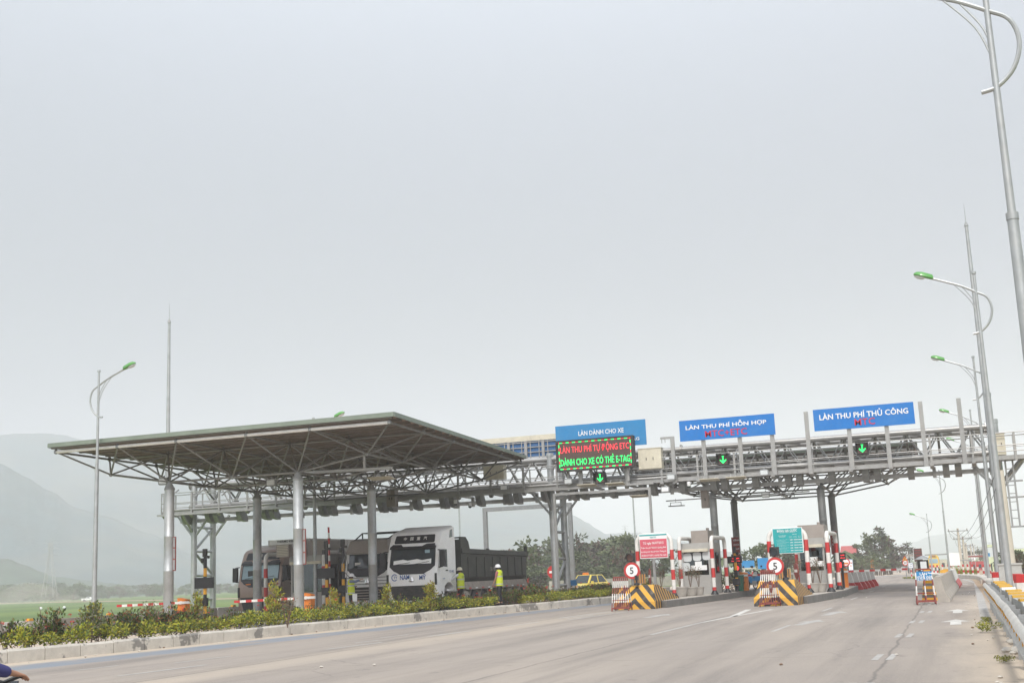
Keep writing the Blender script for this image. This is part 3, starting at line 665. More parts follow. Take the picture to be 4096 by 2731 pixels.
for x in (GX0, GX1):
    for z in (7.16, 6.6): rails.tube((x, YF - .1, z), (x, YF + 1.02, z), .024, 6)
    rails.bar((x, YF - .1, 6.0), (x, YF - .1, 7.16), .05, .05)
rails.build('railing', 'galvpale', gan, smooth=True)
g = MB(GO)                                        # dark steel shoes hanging below the walkway
for i, x in enumerate(px):
    if x < 2.0:
        for dx in ((.45, 1.0) if i % 2 else (.7,)): g = MB(GO); g.prism([(62.05, 6.0), (62.05, 5.75), (62.3, 5.42), (62.9, 5.36), (62.9, 5.6), (62.6, 6.0)], x + dx, x + dx + .3); g.build('cable_shoe', 'steelgrey', gan)
def leg(xc, three=False):
    lg = MB(GO)
    for y in (ym, yb):
        lg.lathe([(.32, .0), (.32, .05), (.18, .06), (.18, 7.5), (.2, 7.52), (.2, 7.7)], (xc, y, .28), 16)
    for z in (1.0, 2.4, 3.8, 5.2): lg.tube((xc, ym, z), (xc, yb, z), .075, 8)
    lg.tube((xc, ym, 1.0), (xc, yb, 2.4), .075, 8); lg.tube((xc, yb, 2.4), (xc, ym, 3.8), .075, 8); lg.tube((xc, ym, 3.8), (xc, yb, 5.2), .075, 8)
    for s in (-1, 1):
        for y in (ym, yb): lg.bar((xc + s * .1, y, 4.7), (xc + s * 1.15, y, 5.95), .12, .1)
    lg.bar((xc - .02, ym, 4.8), (xc, YF + .1, 5.95), .12, .1)
    if three: lg.tube((xc - .42, ym + .6, .2), (xc - .42, ym + .6, 6), .09, 8)
    lg.build('leg', 'galvpole', gan, smooth=True)
leg(-42.3, True); leg(-20.0); leg(2.35)
g = MB(GO)                                        # ladder below the right end
xl = onx(4043, 1856, 0).x if False else ony(4020, 1860, YF).x
a0, a1 = ony(4022, 1862, YF + .3), ony(4045, 2106, YF + .3); b0, b1 = ony(4052, 1862, YF + .3), ony(4078, 2106, YF + .3)
for p, q in ((a0, a1), (b0, b1)): g.bar((p.x, YF + .3, 5.95), (p.x, YF + .3, q.z), .08, .06)
for t in lin(0, 1, 8): z = 5.9 + (a1.z - 5.9) * t; g.bar((a0.x, YF + .3, z), (b0.x, YF + .3, z), .04, .04)
for z in (a1.z, 4.2, 4.95): g.bar((a0.x - .35, YF + .3, z), (b0.x + .35, YF + .3, z), .09, .08)
g.bar((2.1, YF + 1.0, 4.6), (3.35, YF + .5, 5.95), .22, .14)
g.build('ladder', 'steelgrey', gan)

# ---- blue lane signs
def sign(label, x0, x1, z0, z1, material, lines, posts, y=YF - .3):
    o_ = V(((x0 + x1) / 2, y, z0)); root = thing('lane_sign', label, 'lane sign', o_)
    mb = MB(o_); mb.box(((x0 + x1) / 2, y, (z0 + z1) / 2), (x1 - x0, .05, z1 - z0)); mb.build('panel', material, root)
    mb = MB(o_)
    for i in range(5): z = z0 + .05 + (z1 - z0 - .1) * i / 4; mb.box(((x0 + x1) / 2, y + .05, z), (x1 - x0 - .06, .05, .05))
    for x in posts: mb.box((x, y + .12, (z1 + 5.86) / 2), (.2, .12, z1 - 5.86 - .1))
    mb.build('post_frame', 'galvpale', root)
    for (t, cx, cz, h, wd, m, bold) in lines:
        mb = MB(o_); mb.text(t, (x0 + (x1 - x0) * cx, y - .03, z0 + (z1 - z0) * cz), h=h, wd=wd, bold=bold, th=.012); mb.build('lettering', m, root)
    return root
sign('blue sign standing on the gantry behind the lit message board, partly covered by it', -19.11, -14.27, 7.89, 9.19, 'signbluepale',
     [('LÀN DÀNH CHO XE', .51, .66, .30, 2.43, 'cleanwhite', .012), ('SỬ DỤNG DỊCH VỤ THU PHÍ E-TAG', .47, .26, .26, 4.4, 'cleanwhite', .012)], (-17.9, -15.4))
sign('bright blue sign with two lines, white over red MTC+ETC, above the middle booths', -12.53, -7.755, 7.895, 8.94, 'signblue',
     [('LÀN THU PHÍ HỖN HỢP', .492, .66, .36, 4.05, 'cleanwhite', .018), ('MTC+ETC', .49, .27, .32, 2.1, 'letterred', .004)], (-11.38, -9.55, -7.95))
sign('bright blue sign with white words over a centred red MTC, rightmost on the gantry', -5.87, -1.17, 7.895, 8.945, 'signblue',
     [('LÀN THU PHÍ THỦ CÔNG', .502, .66, .36, 4.15, 'cleanwhite', .018), ('MTC', .51, .27, .32, .95, 'letterred', .004)], (-4.25, -2.5))
def bare_post(label, px_, ztop, hook=0):
    x = ony(px_, 1800, YF - .2).x; o_ = V((x, YF - .2, 5.86)); r_ = thing('steel_post', label, 'post', o_, group=None)
    mb = MB(o_); mb.box((x, YF - .2, (ztop + 5.86) / 2), (.2, .12, ztop - 5.86)); mb.build('shaft', 'galvpale', r_)
    if hook:
        mb = MB(o_); mb.box((x - .3, YF - .2, ztop - .05), (.62, .1, .11)); mb.bar((x - .55, YF - .2, ztop - .1), (x - .55, YF - .2, ztop - .3), .03, .03); mb.bar((x - .38, YF - .2, ztop - .1), (x - .38, YF - .2, ztop - .28), .03, .03); mb.build('hook_arm', 'galvpale', r_)
bare_post('bare upright steel post between the two bright blue signs', 3236, 8.9)
bare_post('bare steel post with a rust spot just right of the MTC sign', 3700, 8.94)
bare_post('rightmost bare steel post on the gantry, before the tall mast', 3856, 8.94)
bare_post('short steel post with a hooked arm left of the MTC+ETC sign', 2692, 8.2, 1)

# ---- lit message board
o_ = V((-16.93, YF - .75, 6.77)); led = thing('message_board', 'black lit message board with red and green words in front of a blue sign', 'message board', o_)
y = o_.y; x0, x1, z0, z1 = -19.0, -14.85, 6.77, 8.37; cx, cz = (x0 + x1) / 2, (z0 + z1) / 2
mb = MB(o_); mb.box((cx, y + .17, cz), (x1 - x0, .3, z1 - z0)); mb.box((cx, y - .01, z1 - .04), (x1 - x0, .06, .09)); mb.box((cx, y - .01, z0 + .04), (x1 - x0, .06, .09))
mb.box((x0 + .07, y - .01, cz), (.14, .06, z1 - z0 - .18)); mb.box((x1 - .07, y - .01, cz), (.14, .06, z1 - z0 - .18)); mb.build('cabinet', 'blackdust', led)
mb = MB(o_); mb.box((cx, y + .01, cz), (x1 - x0 - .27, .02, z1 - z0 - .17)); mb.build('screen', 'ledboard', led)
mb = MB(o_); mb.text('LÀN THU PHÍ TỰ ĐỘNG ETC', (cx, y - .01, cz + .31), h=.52, wd=3.68, bold=.006); mb.build('lettering', 'ledred', led)
mb = MB(o_); mb.text('DÀNH CHO XE CÓ THẺ E-TAG', (cx, y - .01, cz - .29), h=.46, wd=3.68, bold=.006); mb.build('lettering', 'ledgreen', led)
mb = MB(o_); w2, h2 = (x1 - x0) / 2 - .17, (z1 - z0) / 2 - .12
for i in range(11):
    for s in (-1, 1):
        xx = cx - w2 + (2 * w2) * (i + .5) / 11; mb.box((xx - .06, y - .006, cz + s * h2), (.16, .01, .045), 1); mb.box((xx + .1, y - .006, cz + s * h2), (.16, .01, .03), 0)
for i in range(4):
    for s in (-1, 1):
        zz = cz - h2 + 2 * h2 * (i + .5) / 4; mb.box((cx + s * w2, y - .006, zz), (.04, .01, .16), 1); mb.box((cx + s * w2, y - .006, zz + .18), (.03, .01, .14), 0)
mb.build('border_lights', M('ledred', 'ledgreen'), led)
mb = MB(o_)
for x in (-18.5, -15.3): mb = MB(o_); mb.box((x, y + .36, 6.95), (.12, .12, 1.7)); mb.build('mount_post', 'galvpale', led)
def arrow_light(label, q, tilt=0):
    r_ = thing('lane_arrow_signal', label, 'lane signal', q, group='green arrow signals on the gantry')
    mb = MB(); mb.box((0, .12, 0), (.56, .2, .56)); mb.bar((-.3, -.12, .3), (.3, -.12, .3), .34, .02); mb.box((-.29, -.1, .06), (.02, .3, .44)); mb.box((.29, -.1, .06), (.02, .3, .44)); mb.build('housing', 'black', r_)
    mb = MB(); mb.box((0, .01, 0), (.46, .02, .46)); mb.build('screen', 'ledboard', r_)
    mb = MB(); mb.add([(-.03, -.004, -.12), (.03, -.004, -.12), (.035, -.004, .18), (-.035, -.004, .18)], [(0, 1, 2, 3)])
    mb.add([(-.17, -.005, -.02), (0, -.005, -.19), (0, -.005, -.10), (-.14, -.005, .03)], [(0, 1, 2, 3)]); mb.add([(.17, -.005, -.02), (.14, -.005, .03), (0, -.005, -.10), (0, -.005, -.19)], [(0, 1, 2, 3)])
    mb.add([(-.07, -.006, .2), (.07, -.006, .2), (.04, -.006, .155), (-.04, -.006, .155)], [(0, 1, 2, 3)]); mb.build('arrow', 'ledgreen', r_)
arrow_light('small green arrow signal under the lit message board', ony(2400, 1911, YF - .8))
arrow_light('green arrow signal below the MTC+ETC sign', ony(2892, 1838, YF - .35))
arrow_light('green arrow signal below the MTC sign on the right', ony(3449, 1793, YF - .35))
def cabinet(label, q, w_, d_, h_, m='cream', n=2):
    r_ = thing('electrical_cabinet', label, 'cabinet', q)
    mb = MB(); mb.box((0, d_ / 2, 0), (w_, d_, h_)); mb.box((0, d_ / 2, h_ / 2 + .02), (w_ + .06, d_ + .06, .035)); mb.build('housing', m, r_)
    for i in range(n):
        mb = MB(); xx = -w_ / 2 + w_ * (i + .5) / n; mb.box((xx, -.008, 0), (w_ / n - .03, .015, h_ - .05)); dd = mb.build('door', m, r_)
        mb = MB(); mb.box((xx + (.5 - i) * .2 * w_, -.03, 0), (.03, .03, .14)); mb.build('handle', 'black', dd)
    return r_
cabinet('large cream double door cabinet beside the lit message board', ony(2599, 1834, YF - .2), 1.2, .5, 1.03)
cabinet('cream double door cabinet on the gantry near the big canopy corner', ony(1974, 1891, YF - .2), 1.15, .45, .68)
cabinet('narrow pale cabinet on the gantry right of the tall mast', ony(4002, 1776, YF + .1), .42, .35, 1.0, n=1)
cabinet('dusty box hanging under the gantry over the right booths', ony(2818, 1997, YF + 1.6), .36, .36, .85, m='trucktaupe', n=1)
cabinet('dusty box hanging under the gantry by the big canopy column', ony(1563, 1993, YF - 1), .5, .4, .86, m='trucktaupe', n=2)
def flood(label, q, lit=False, rz=0):
    r_ = thing('flood_light', label, 'flood light', q, rz, group='flood lights on the gantry and canopies')
    mb = MB(); mb.prism([(-.22, -.1), (-.16, -.15), (.16, -.15), (.22, -.1), (.22, .1), (.16, .15), (-.16, .15), (-.22, .1)], 0, .14, axis='Y'); mb.box((0, .1, .18), (.05, .05, .12)); mb.build('housing', 'steelgrey', r_)
    mb = MB(); mb.box((0, -.006, 0), (.34, .012, .2)); mb.build('lens', 'cleanwhite' if lit else 'lampglass', r_)
flood('grey flood light below the left end of the message board', ony(2272, 1924, YF - .5))
flood('grey flood light below the cream cabinet beside the message board', ony(2683, 1907, YF - .5))
flood('grey flood light left of the bare post, under the MTC+ETC sign', ony(3056, 1889, YF - .5))
flood('dark flood light hung under the far canopy between its columns', ony(3062, 1978, 66.2))
flood('dark flood light at the right corner under the far canopy', ony(3476, 1918, 66.2))
flood('bright white lamp on the gantry near the big canopy corner', ony(2015, 1949, YF - .4), True)
flood('white lamp hanging under the gantry near the perforated portal', ony(2660, 1956, YF - .4), True)
flood('dark flood light under the left edge of the big canopy', ony(650, 1924, 43.2))
flood('dark flood light under the big canopy between its columns', ony(1082, 1929, 46.0))
def antenna(label, q, w_=.95):
    r_ = thing('antenna_panel', label, 'antenna panel', q, group='flat reader panels under the gantry')
    mb = MB(); mb.hexa([(-w_ / 2, -.3, -.02), (w_ / 2, -.3, -.02), (w_ / 2, .3, -.1), (-w_ / 2, .3, -.1), (-w_ / 2, -.3, .01), (w_ / 2, -.3, .01), (w_ / 2, .3, -.07), (-w_ / 2, .3, -.07)]); mb.build('panel', 'cream', r_)
    mb = MB()
    for x in (-.28, .28): mb.bar((x, 0, 0), (x, .1, .18), .03, .03)
    mb.bar((-.3, .1, .18), (.3, .1, .18), .03, .03); mb.build('frame', 'galv', r_)
antenna('pale flat panel left of the small arrow under the message board', ony(2349, 1937, YF - .9)); antenna('pale flat panel right of the small arrow under the message board', ony(2462, 1931, YF - .9))
antenna('pale flat panel under the gantry, left of two below the MTC+ETC sign', ony(2838, 1915, YF - .9)); antenna('pale flat panel under the gantry, right of two below the MTC+ETC sign', ony(2945, 1907, YF - .9))
antenna('flat panel under the gantry beside the perforated portal top', ony(2557, 1980, YF + .6), .9)
antenna('pale flat panel on top of the right rear column of the big canopy', ony(1525, 1908, 48.5), 1.1)
def hanging_lamp(label, pl, pr_, pm, Y):
    a, b, c = ony(*pl, Y), ony(*pr_, Y), ony(*pm, Y); r_ = thing('hanging_lamp', label, 'lamp', c)
    mb = MB(c); mb.tube((a.x, Y, a.z), (b.x, Y, b.z), .035, 6); mb.bar((b.x - (b.x - a.x) * .1, Y, b.z), (b.x - (b.x - a.x) * .1, Y, b.z + .5), .04, .04); mb.build('bar', 'steelgrey', r_)
    mb = MB(c); mb.hexa([(c.x - .4, Y - .12, c.z - .2), (c.x + .4, Y - .12, c.z - .2), (c.x + .46, Y + .12, c.z - .2), (c.x - .34, Y + .12, c.z - .2), (c.x - .38, Y - .1, c.z - .15), (c.x + .38, Y - .1, c.z - .15), (c.x + .44, Y + .1, c.z - .15), (c.x - .32, Y + .1, c.z - .15)])
    for x in (-.28, .28): mb.bar((c.x + x, Y, c.z - .17), (c.x + x, Y, c.z + .02), .03, .03)
    mb.bar((c.x - .28, Y, c.z), (c.x + .28, Y, c.z), .03, .03); mb.bar((c.x, Y, c.z), (c.x, Y, c.z + .2), .02, .02); mb.build('shade', 'steelgrey', r_)
hanging_lamp('flat lamp on a long bar hanging left of the right booths', (2664, 2003), (2900, 1986), (2703, 2009), 63.6)
hanging_lamp('flat lamp on a long bar hanging right of the right booths', (2960, 1984), (3238, 1964), (3155, 1980), 64.2)
def dome(label, q):
    r_ = thing('dome_camera', label, 'camera', q)
    mb = MB(); mb.lathe([(.04, .22), (.09, .2), (.1, .02), (.09, 0)], (0, 0, 0), 12); mb.build('mount', 'cleanwhite', r_, smooth=True)
    mb = MB(); mb.lathe([(.09, 0), (.085, -.05), (.05, -.09), (.01, -.1)], (0, 0, 0), 12); mb.build('lens_dome', 'glassgrey', r_, smooth=True)
dome('white dome camera under the gantry by the hanging lamp', ony(2756, 1943, YF - .2)); dome('white dome camera under the gantry over the white truck', ony(1822, 2014, YF - .2)); dome('dark dome camera beside a cable loop over the white truck', ony(1880, 2024, YF - .2))
# blue framed sign panels seen from behind
a, b = ony(1930, 1760, 64.9), ony(2248, 1740, 64.9)
o_ = V((-20.6, 66.0, 7.0)); bs = thing('reversed_sign', 'wide framed back of a blue sign with cream top, left of the message board', 'sign back', o_)
zt_ = ony(2230, 1735, 66).z; zb_ = ony(2200, 1826, 66).z; xa, xb = ony(1900, 1750, 66).x, -17.2
mb = MB(o_); mb.box(((xa + xb) / 2, 66, (zt_ - .14 + zb_) / 2), (xb - xa, .05, zt_ - .28 - zb_)); mb.build('panel', 'backblue', bs)
mb = MB(o_); mb.box(((xa + xb) / 2, 65.98, zt_ - .12), (xb - xa, .12, .3)); mb.build('top_band', 'cream', bs)
mb = MB(o_); n = 8
for i in range(n + 1): mb.box((xa + (xb - xa) * i / n, 65.9, (zt_ - .3 + zb_ - .6) / 2), (.16, .1, zt_ - .3 - zb_ + .6))
for i in range(2 * n): mb.box((xa + (xb - xa) * (i + .5) / (2 * n), 65.94, (zt_ - .3 + zb_) / 2), (.05, .04, zt_ - .3 - zb_))
for k in range(4): mb.box(((xa + xb) / 2, 65.93, zb_ + .05 + (zt_ - .4 - zb_) * k / 3), (xb - xa, .05, .05))
mb.build('frame', 'galvpale', bs)
# portals over the lanes
def portal(name, label, xa, xb, Y, z0, z1, s, material, dots=False):
    o_ = V(((xa + xb) / 2, Y, z0)); r_ = thing(name, label, 'portal frame', o_)
    for x in (xa, xb): mb = MB(o_); mb.box((x, Y, (z0 + z1) / 2), (s, s, z1 - z0)); mb.build('post', material, r_)
    mb = MB(o_); mb.box(((xa + xb) / 2, Y, z1 + s / 2), (xb - xa + s, s, s)); mb.build('crossbar', material, r_)
    if dots:
        mb = MB(o_)
        for x in (xa, xb):
            k = int((z1 - z0) / .16)
            for i in range(k):
                for d in (-.03, .03): mb.box((x + d, Y - s / 2 - .002, z0 + .1 + i * .16 + d), (.025, .006, .045))
        for i in range(int((xb - xa) / .16)): mb.box((xa + i * .16, Y - s / 2 - .002, z1 + s / 2), (.045, .006, .03))
        mb.build('perforations', 'steelgrey', r_)
pl, pr_ = ony(2240, 2300, 59.8), ony(2610, 2150, 59.8)
portal('height_portal', 'white perforated square portal frame between the median and the first booth', ony(2228, 2200, 59.8).x, pr_.x, 59.8, .1, ony(2400, 1970, 59.8).z, .12, 'galvpale', True)
portal('height_portal', 'plain grey square portal frame behind the white truck', ony(1942, 2100, 74).x, ony(2282, 2100, 74).x, 74, 0, ony(1945, 2046, 74).z, .25, 'steelgrey')
# ================================================================ ISLANDS AND WHAT STANDS ON THEM
def clearglass(name, col, fac):
    m = bpy.data.materials.new(name); m.use_nodes = True; n = m.node_tree.nodes; L = m.node_tree.links; n.clear()
    t = n.new('ShaderNodeBsdfTransparent'); t.inputs[0].default_value = (*col, 1); g_ = n.new('ShaderNodeBsdfGlossy'); g_.inputs['Roughness'].default_value = .04; g_.inputs[0].default_value = (.8, .85, .85, 1)
    x = n.new('ShaderNodeMixShader'); x.inputs[0].default_value = fac; o = n.new('ShaderNodeOutputMaterial')
    L.new(t.outputs[0], x.inputs[1]); L.new(g_.outputs[0], x.inputs[2]); L.new(x.outputs[0], o.inputs[0]); MATS[name] = m
clearglass('windowglass', (.30, .36, .35), .14)
clearglass('windscreen', (.30, .34, .35), .22)

def stripes(name, mode, c1, c2, freq, a=0.0):
    m = bpy.data.materials.new(name); m.use_nodes = True; n = m.node_tree.nodes; L = m.node_tree.links; b = n['Principled BSDF']; b.inputs['Roughness'].default_value = .6
    tc = n.new('ShaderNodeTexCoord'); sp = n.new('ShaderNodeSeparateXYZ'); L.new(tc.outputs['Object'], sp.inputs[0])
    def mt(op, p, q=None):
        k = n.new('ShaderNodeMath'); k.operation = op
        for i, s in enumerate((p, q)):
            if s is None: continue
            if isinstance(s, (int, float)): k.inputs[i].default_value = s
            else: L.new(s, k.inputs[i])
        return k.outputs[0]
    if mode == 'chev': v = mt('ADD', sp.outputs[2], mt('MULTIPLY', mt('ABSOLUTE', sp.outputs[0]), a))
    elif mode == 'x': v = sp.outputs[0]
    elif mode == 'diag': v = mt('ADD', sp.outputs[0], mt('MULTIPLY', sp.outputs[2], a))
    elif mode == 'y': v = sp.outputs[1]
    else: v = sp.outputs[2]
    s = mt('GREATER_THAN', mt('FRACT', mt('MULTIPLY', v, freq)), .5)
    nz = n.new('ShaderNodeTexNoise'); nz.inputs['Scale'].default_value = 5; nz.inputs['Detail'].default_value = 8; L.new(tc.outputs['Object'], nz.inputs['Vector'])
    mr = n.new('ShaderNodeMapRange'); mr.inputs[1].default_value = .5; mr.inputs[2].default_value = .8; mr.inputs[4].default_value = .45; L.new(nz.outputs[0], mr.inputs[0])
    x = n.new('ShaderNodeMix'); x.data_type = 'RGBA'; x.inputs[6].default_value = (*c1, 1); x.inputs[7].default_value = (*c2, 1); L.new(s, x.inputs[0])
    y = n.new('ShaderNodeMix'); y.data_type = 'RGBA'; y.inputs[7].default_value = (.3, .25, .18, 1); L.new(mr.outputs[0], y.inputs[0]); L.new(x.outputs[2], y.inputs[6]); L.new(y.outputs[2], b.inputs['Base Color'])
    MATS[name] = m
YEL = (0.62, 0.325, 0.03); BLK = (0.035, 0.03, 0.028)
stripes('chevron', 'chev', YEL, BLK, 2.1, 1.0)
stripes('sidestripe', 'y', (0.50, 0.27, 0.06), BLK, 2.6)
stripes('boardstripe', 'x', (0.45, 0.22, 0.05), (0.10, 0.07, 0.05), 9)

def island(label, pts, h, m='concretedark'):
    c = (sum(p[0] for p in pts) / len(pts), sum(p[1] for p in pts) / len(pts)); o_ = V((*c, 0))
    r_ = thing('toll_island', label, 'island', o_)
    mb = MB(o_); n = len(pts)
    def ins(p, d): v_ = V((p[0] - c[0], p[1] - c[1])); l = v_.length; return (p[0] - v_.x / l * d, p[1] - v_.y / l * d)
    mb.loft([[(*p, -.05) for p in pts], [(*p, h - .03) for p in pts], [(*ins(p, .03), h) for p in pts]], 0, caps=False); mb.build('kerb', m, r_)
    mb = MB(o_); q = [ins(p, .03) for p in pts]; mb.add([(*p, h) for p in q], [tuple(range(n))]); mb.build('paving', 'concrete', r_, keepn=True)
    return r_
I1 = island('raised toll island with the red notice frame and the striped nose at its front', [(-11.75, 52.2), (-11.15, 58.5), (-10.92, 63), (-10.62, 71), (-11.2, 72.3), (-12.8, 72.3), (-13.5, 71), (-13.75, 60), (-13.95, 54)], .3)
I2 = island('raised toll island with the green price board frame, beside the open right lane', [(-5.8, 51.5), (-5.5, 54), (-5.0, 60), (-5.12, 69.6), (-5.7, 70.5), (-6.7, 70.5), (-7.3, 69.6), (-7.6, 60), (-7.8, 53)], .3)
I3 = island('truck lane island between the white truck and the dusty cab', [(-23.72, 40.5), (-23.74, 66), (-25.6, 66), (-25.4, 40.5)], .28)
I4 = island('truck lane island carrying the left columns and the truck booth', [(-29.3, 40.5), (-29.4, 66), (-31.9, 66), (-31.3, 40.5)], .28)

def nose(label, xc, yf, w_):
    o_ = V((xc, yf, 0)); r_ = thing('striped_nose', label, 'crash nose', o_)
    a = w_ / 2; t = a * .80
    mb = MB(o_); X = xc
    p = {}
    fb = [(X - a, yf, 0), (X + a, yf, 0)]; fm = [(X - a, yf + .03, .3), (X + a, yf + .03, .3)]; ft = [(X - t, yf + .75, .98), (X + t, yf + .75, .98)]
    rb = [(X - a + .1, yf + 4.4, .3), (X + a + .15, yf + 4.4, .3)]; rb0 = [(X - a + .1, yf + 4.4, 0), (X + a + .15, yf + 4.4, 0)]; tb = [(X - t, yf + 1.5, .98), (X + t, yf + 1.5, .98)]
    mb.quad(fb[0], fb[1], fm[1], fm[0], 0); mb.quad(fm[0], fm[1], ft[1], ft[0], 0)
    mb.quad(fb[1], rb0[1], rb[1], fm[1], 1); mb.quad(fb[0], fm[0], rb[0], rb0[0], 1)
    mb.add([fm[1], rb[1], tb[1], ft[1]], [(0, 1, 2, 3)], 1); mb.add([fm[0], ft[0], tb[0], rb[0]], [(0, 1, 2, 3)], 1)
    mb.quad(ft[0], ft[1], tb[1], tb[0], 0); mb.quad(tb[0], tb[1], rb[1], rb[0], 1)
    mb.quad(rb0[0], rb[0], rb[1], rb0[1], 1)
    mb.build('body', M('chevron', 'sidestripe'), r_); return r_
nose('black and yellow striped concrete nose below the red notice', -12.93, 51.3, 1.78)
nose('black and yellow striped concrete nose below the green price board', -6.88, 50.1, 1.72)

def bandpath(mb, pts, r, cuts, ms, n=10):      # a bent pipe whose bands follow its length
    pts = [V(p) for p in pts]; out_ = [pts[0]]; mm = []; L = 0
    tot = sum((b - a).length for a, b in zip(pts, pts[1:]))
    cuts = sorted(c for c in cuts if 0 < c < tot)
    def band(l): return ms[sum(1 for c in cuts if c <= l + 1e-6) % len(ms)]
    for a, b in zip(pts, pts[1:]):
        d = (b - a).length; ins = [c - L for c in cuts if L + 1e-4 < c < L + d - 1e-4]; last = 0
        for c in ins + [d]: out_.append(a.lerp(b, c / d)); mm.append(band(L + last)); last = c
        L += d
    mb.path(out_, r, n, ms=mm)
def ucurve(a, b, h, r, n=5):            # goal-post outline from a up, over and down to b
    a, b = V(a), V(b); d = (b - a).normalized(); z = V((0, 0, h)); pts = [a]
    for k in range(n + 1): t = math.pi / 2 * k / n; pts.append(a + z - V((0, 0, r)) + d * (r - r * math.cos(t)) + V((0, 0, r * math.sin(t))))
    for k in range(n + 1): t = math.pi / 2 * k / n; pts.append(b + z - V((0, 0, r)) - d * (r - r * math.sin(t)) + V((0, 0, r * math.cos(t))))
    pts.append(b); return pts
def hoop(label, a, b, h, r=.09, rb=.28, band=.52):
    a, b = V(a), V(b); o_ = (a + b) / 2; r_ = thing('guard_hoop', label, 'guard hoop', o_)
    pts = ucurve(a, b, h, rb); tot = sum((q - p).length for p, q in zip(pts, pts[1:])); cuts = []
    k = 0
    while .35 + band * k < h - .35: cuts.append(.35 + band * k); k += 1
    if k % 2: cuts.append(h - .34) if False else None
    cuts2 = [tot - c for c in cuts]
    mb = MB(o_); bandpath(mb, pts, r, cuts + cuts2, [0, 1] if k % 2 == 0 else [1, 0]); mb.build('pipe', M('white', 'red'), r_, smooth=True)
    for p in (a, b): mb = MB(o_); mb.lathe([(.2, 0), (.19, .04), (.11, .16), (.1, .2)], p, 12); mb.build('foot', 'black', r_)
    return r_
def notice(hl, pl, prt, zt, base, bx, label_board, label_hoop, bm, face):
    pass
# --- red notice frame on island 1
ZI = .3
YN = 57.2
lx, rx_ = ony(2552, 2250, YN).x, -12.47
htop = ony(2600, 2128, YN).z
hoop('red and white guard hoop carrying the red notice', (lx, YN, ZI), (rx_, YN, ZI), htop - ZI - .12, .095, .38, .46)
def board(label, x0, x1, z0, z1, y, name='notice_board'):
    o_ = V(((x0 + x1) / 2, y, z0)); r_ = thing(name, label, 'notice board', o_)
    mb = MB(o_); mb.box(((x0 + x1) / 2, y, (z0 + z1) / 2), (x1 - x0, .04, z1 - z0)); mb.build('panel', 'cleanwhite', r_); return r_, o_
c0, c1 = ony(2556, 2134, YN - .14), ony(2669, 2128, YN - .14); z1 = c1.z; z0 = ony(2674, 2229, YN - .14).z; x0, x1 = c0.x, ony(2670, 2180, YN - .14).x
nb, o_ = board('red and white printed notice on the striped hoop above the left nose', x0, x1, z0, z1, YN - .14); W_, H_ = x1 - x0, z1 - z0; yb_ = YN - .165
mb = MB(o_); mb.box(((x0 + x1) / 2, yb_, z0 + H_ * .395), (W_ * .965, .01, H_ * .73)); mb.build('red_field', 'signred', nb)
mb = MB(o_); mb.box(((x0 + x1) / 2, yb_, z1 - H_ * .075), (W_ * .98, .01, H_ * .05)); mb.build('teal_band', 'teal', nb)
mb = MB(o_)
for t, fz, h, fw_ in (('Từ ngày 06/07/2015', .60, .155, .74), ('Trạm thu phí TASCO Quảng Bình', .42, .10, .9), ('áp dụng mức thu phí theo Thông tư', .265, .10, .9), ('29/2015/TT-BTC của Bộ Tài chính', .115, .10, .9)):
    mb.text(t, ((x0 + x1) / 2, yb_ - .012, z0 + H_ * fz), h=h, wd=W_ * fw_, bold=.012)
mb.build('lettering', 'cleanwhite', nb)
mb = MB(o_); mb.text('taric', ((x0 + x1) / 2, yb_ - .006, z1 - H_ * .155), h=.09, wd=W_ * .23, bold=.01); mb.build('lettering', 'teal', nb)
# --- green price board frame on island 2
rx2 = -6.3; lx2 = ony(3078, 2200, YN).x; htop = ony(3150, 2106, YN).z
hoop('red and white guard hoop carrying the green price board', (lx2, YN, ZI), (rx2, YN, ZI), htop - ZI - .12, .1, .4, .5)
c0 = ony(3087, 2112, YN - .14); x0, x1 = c0.x, ony(3212, 2160, YN - .14).x; z1 = ony(3209, 2107, YN - .14).z; z0 = ony(3217, 2209, YN - .14).z
nb, o_ = board('teal price board with white rows of figures on its striped hoop', x0, x1, z0, z1, YN - .14); W_, H_ = x1 - x0, z1 - z0
mb = MB(o_); mb.box(((x0 + x1) / 2, yb_, (z0 + z1) / 2), (W_ * .955, .01, H_ * .955)); mb.build('teal_field', 'teal', nb)
mb = MB(o_); P_ = lambda fx, fz: (x0 + W_ * fx, yb_ - .012, z0 + H_ * fz)
mb.text('BẢNG GIÁ CƯỚC', P_(.5, .905), h=.135, wd=W_ * .66, bold=.02); mb.text('Áp dụng từ ngày 01/01/2016', P_(.5, .825), h=.05, wd=W_ * .5)
mb.text('MỆNH GIÁ', P_(.74, .74), h=.035, wd=W_ * .14, bold=.02); mb.text('PHƯƠNG TIỆN CHỊU', P_(.33, .70), h=.035, wd=W_ * .25, bold=.02); mb.text('PHÍ ĐƯỜNG BỘ', P_(.33, .655), h=.035, wd=W_ * .2, bold=.02)
for fx, a_, b_ in ((.6, 'Vé lượt', '(đồng/vé)'), (.75, 'Vé tháng', '(đồng/vé)'), (.9, 'Vé quý', '(đồng/vé)')): mb.text(a_, P_(fx, .655), h=.03, wd=W_ * .09); mb.text(b_, P_(fx, .615), h=.03, wd=W_ * .1)
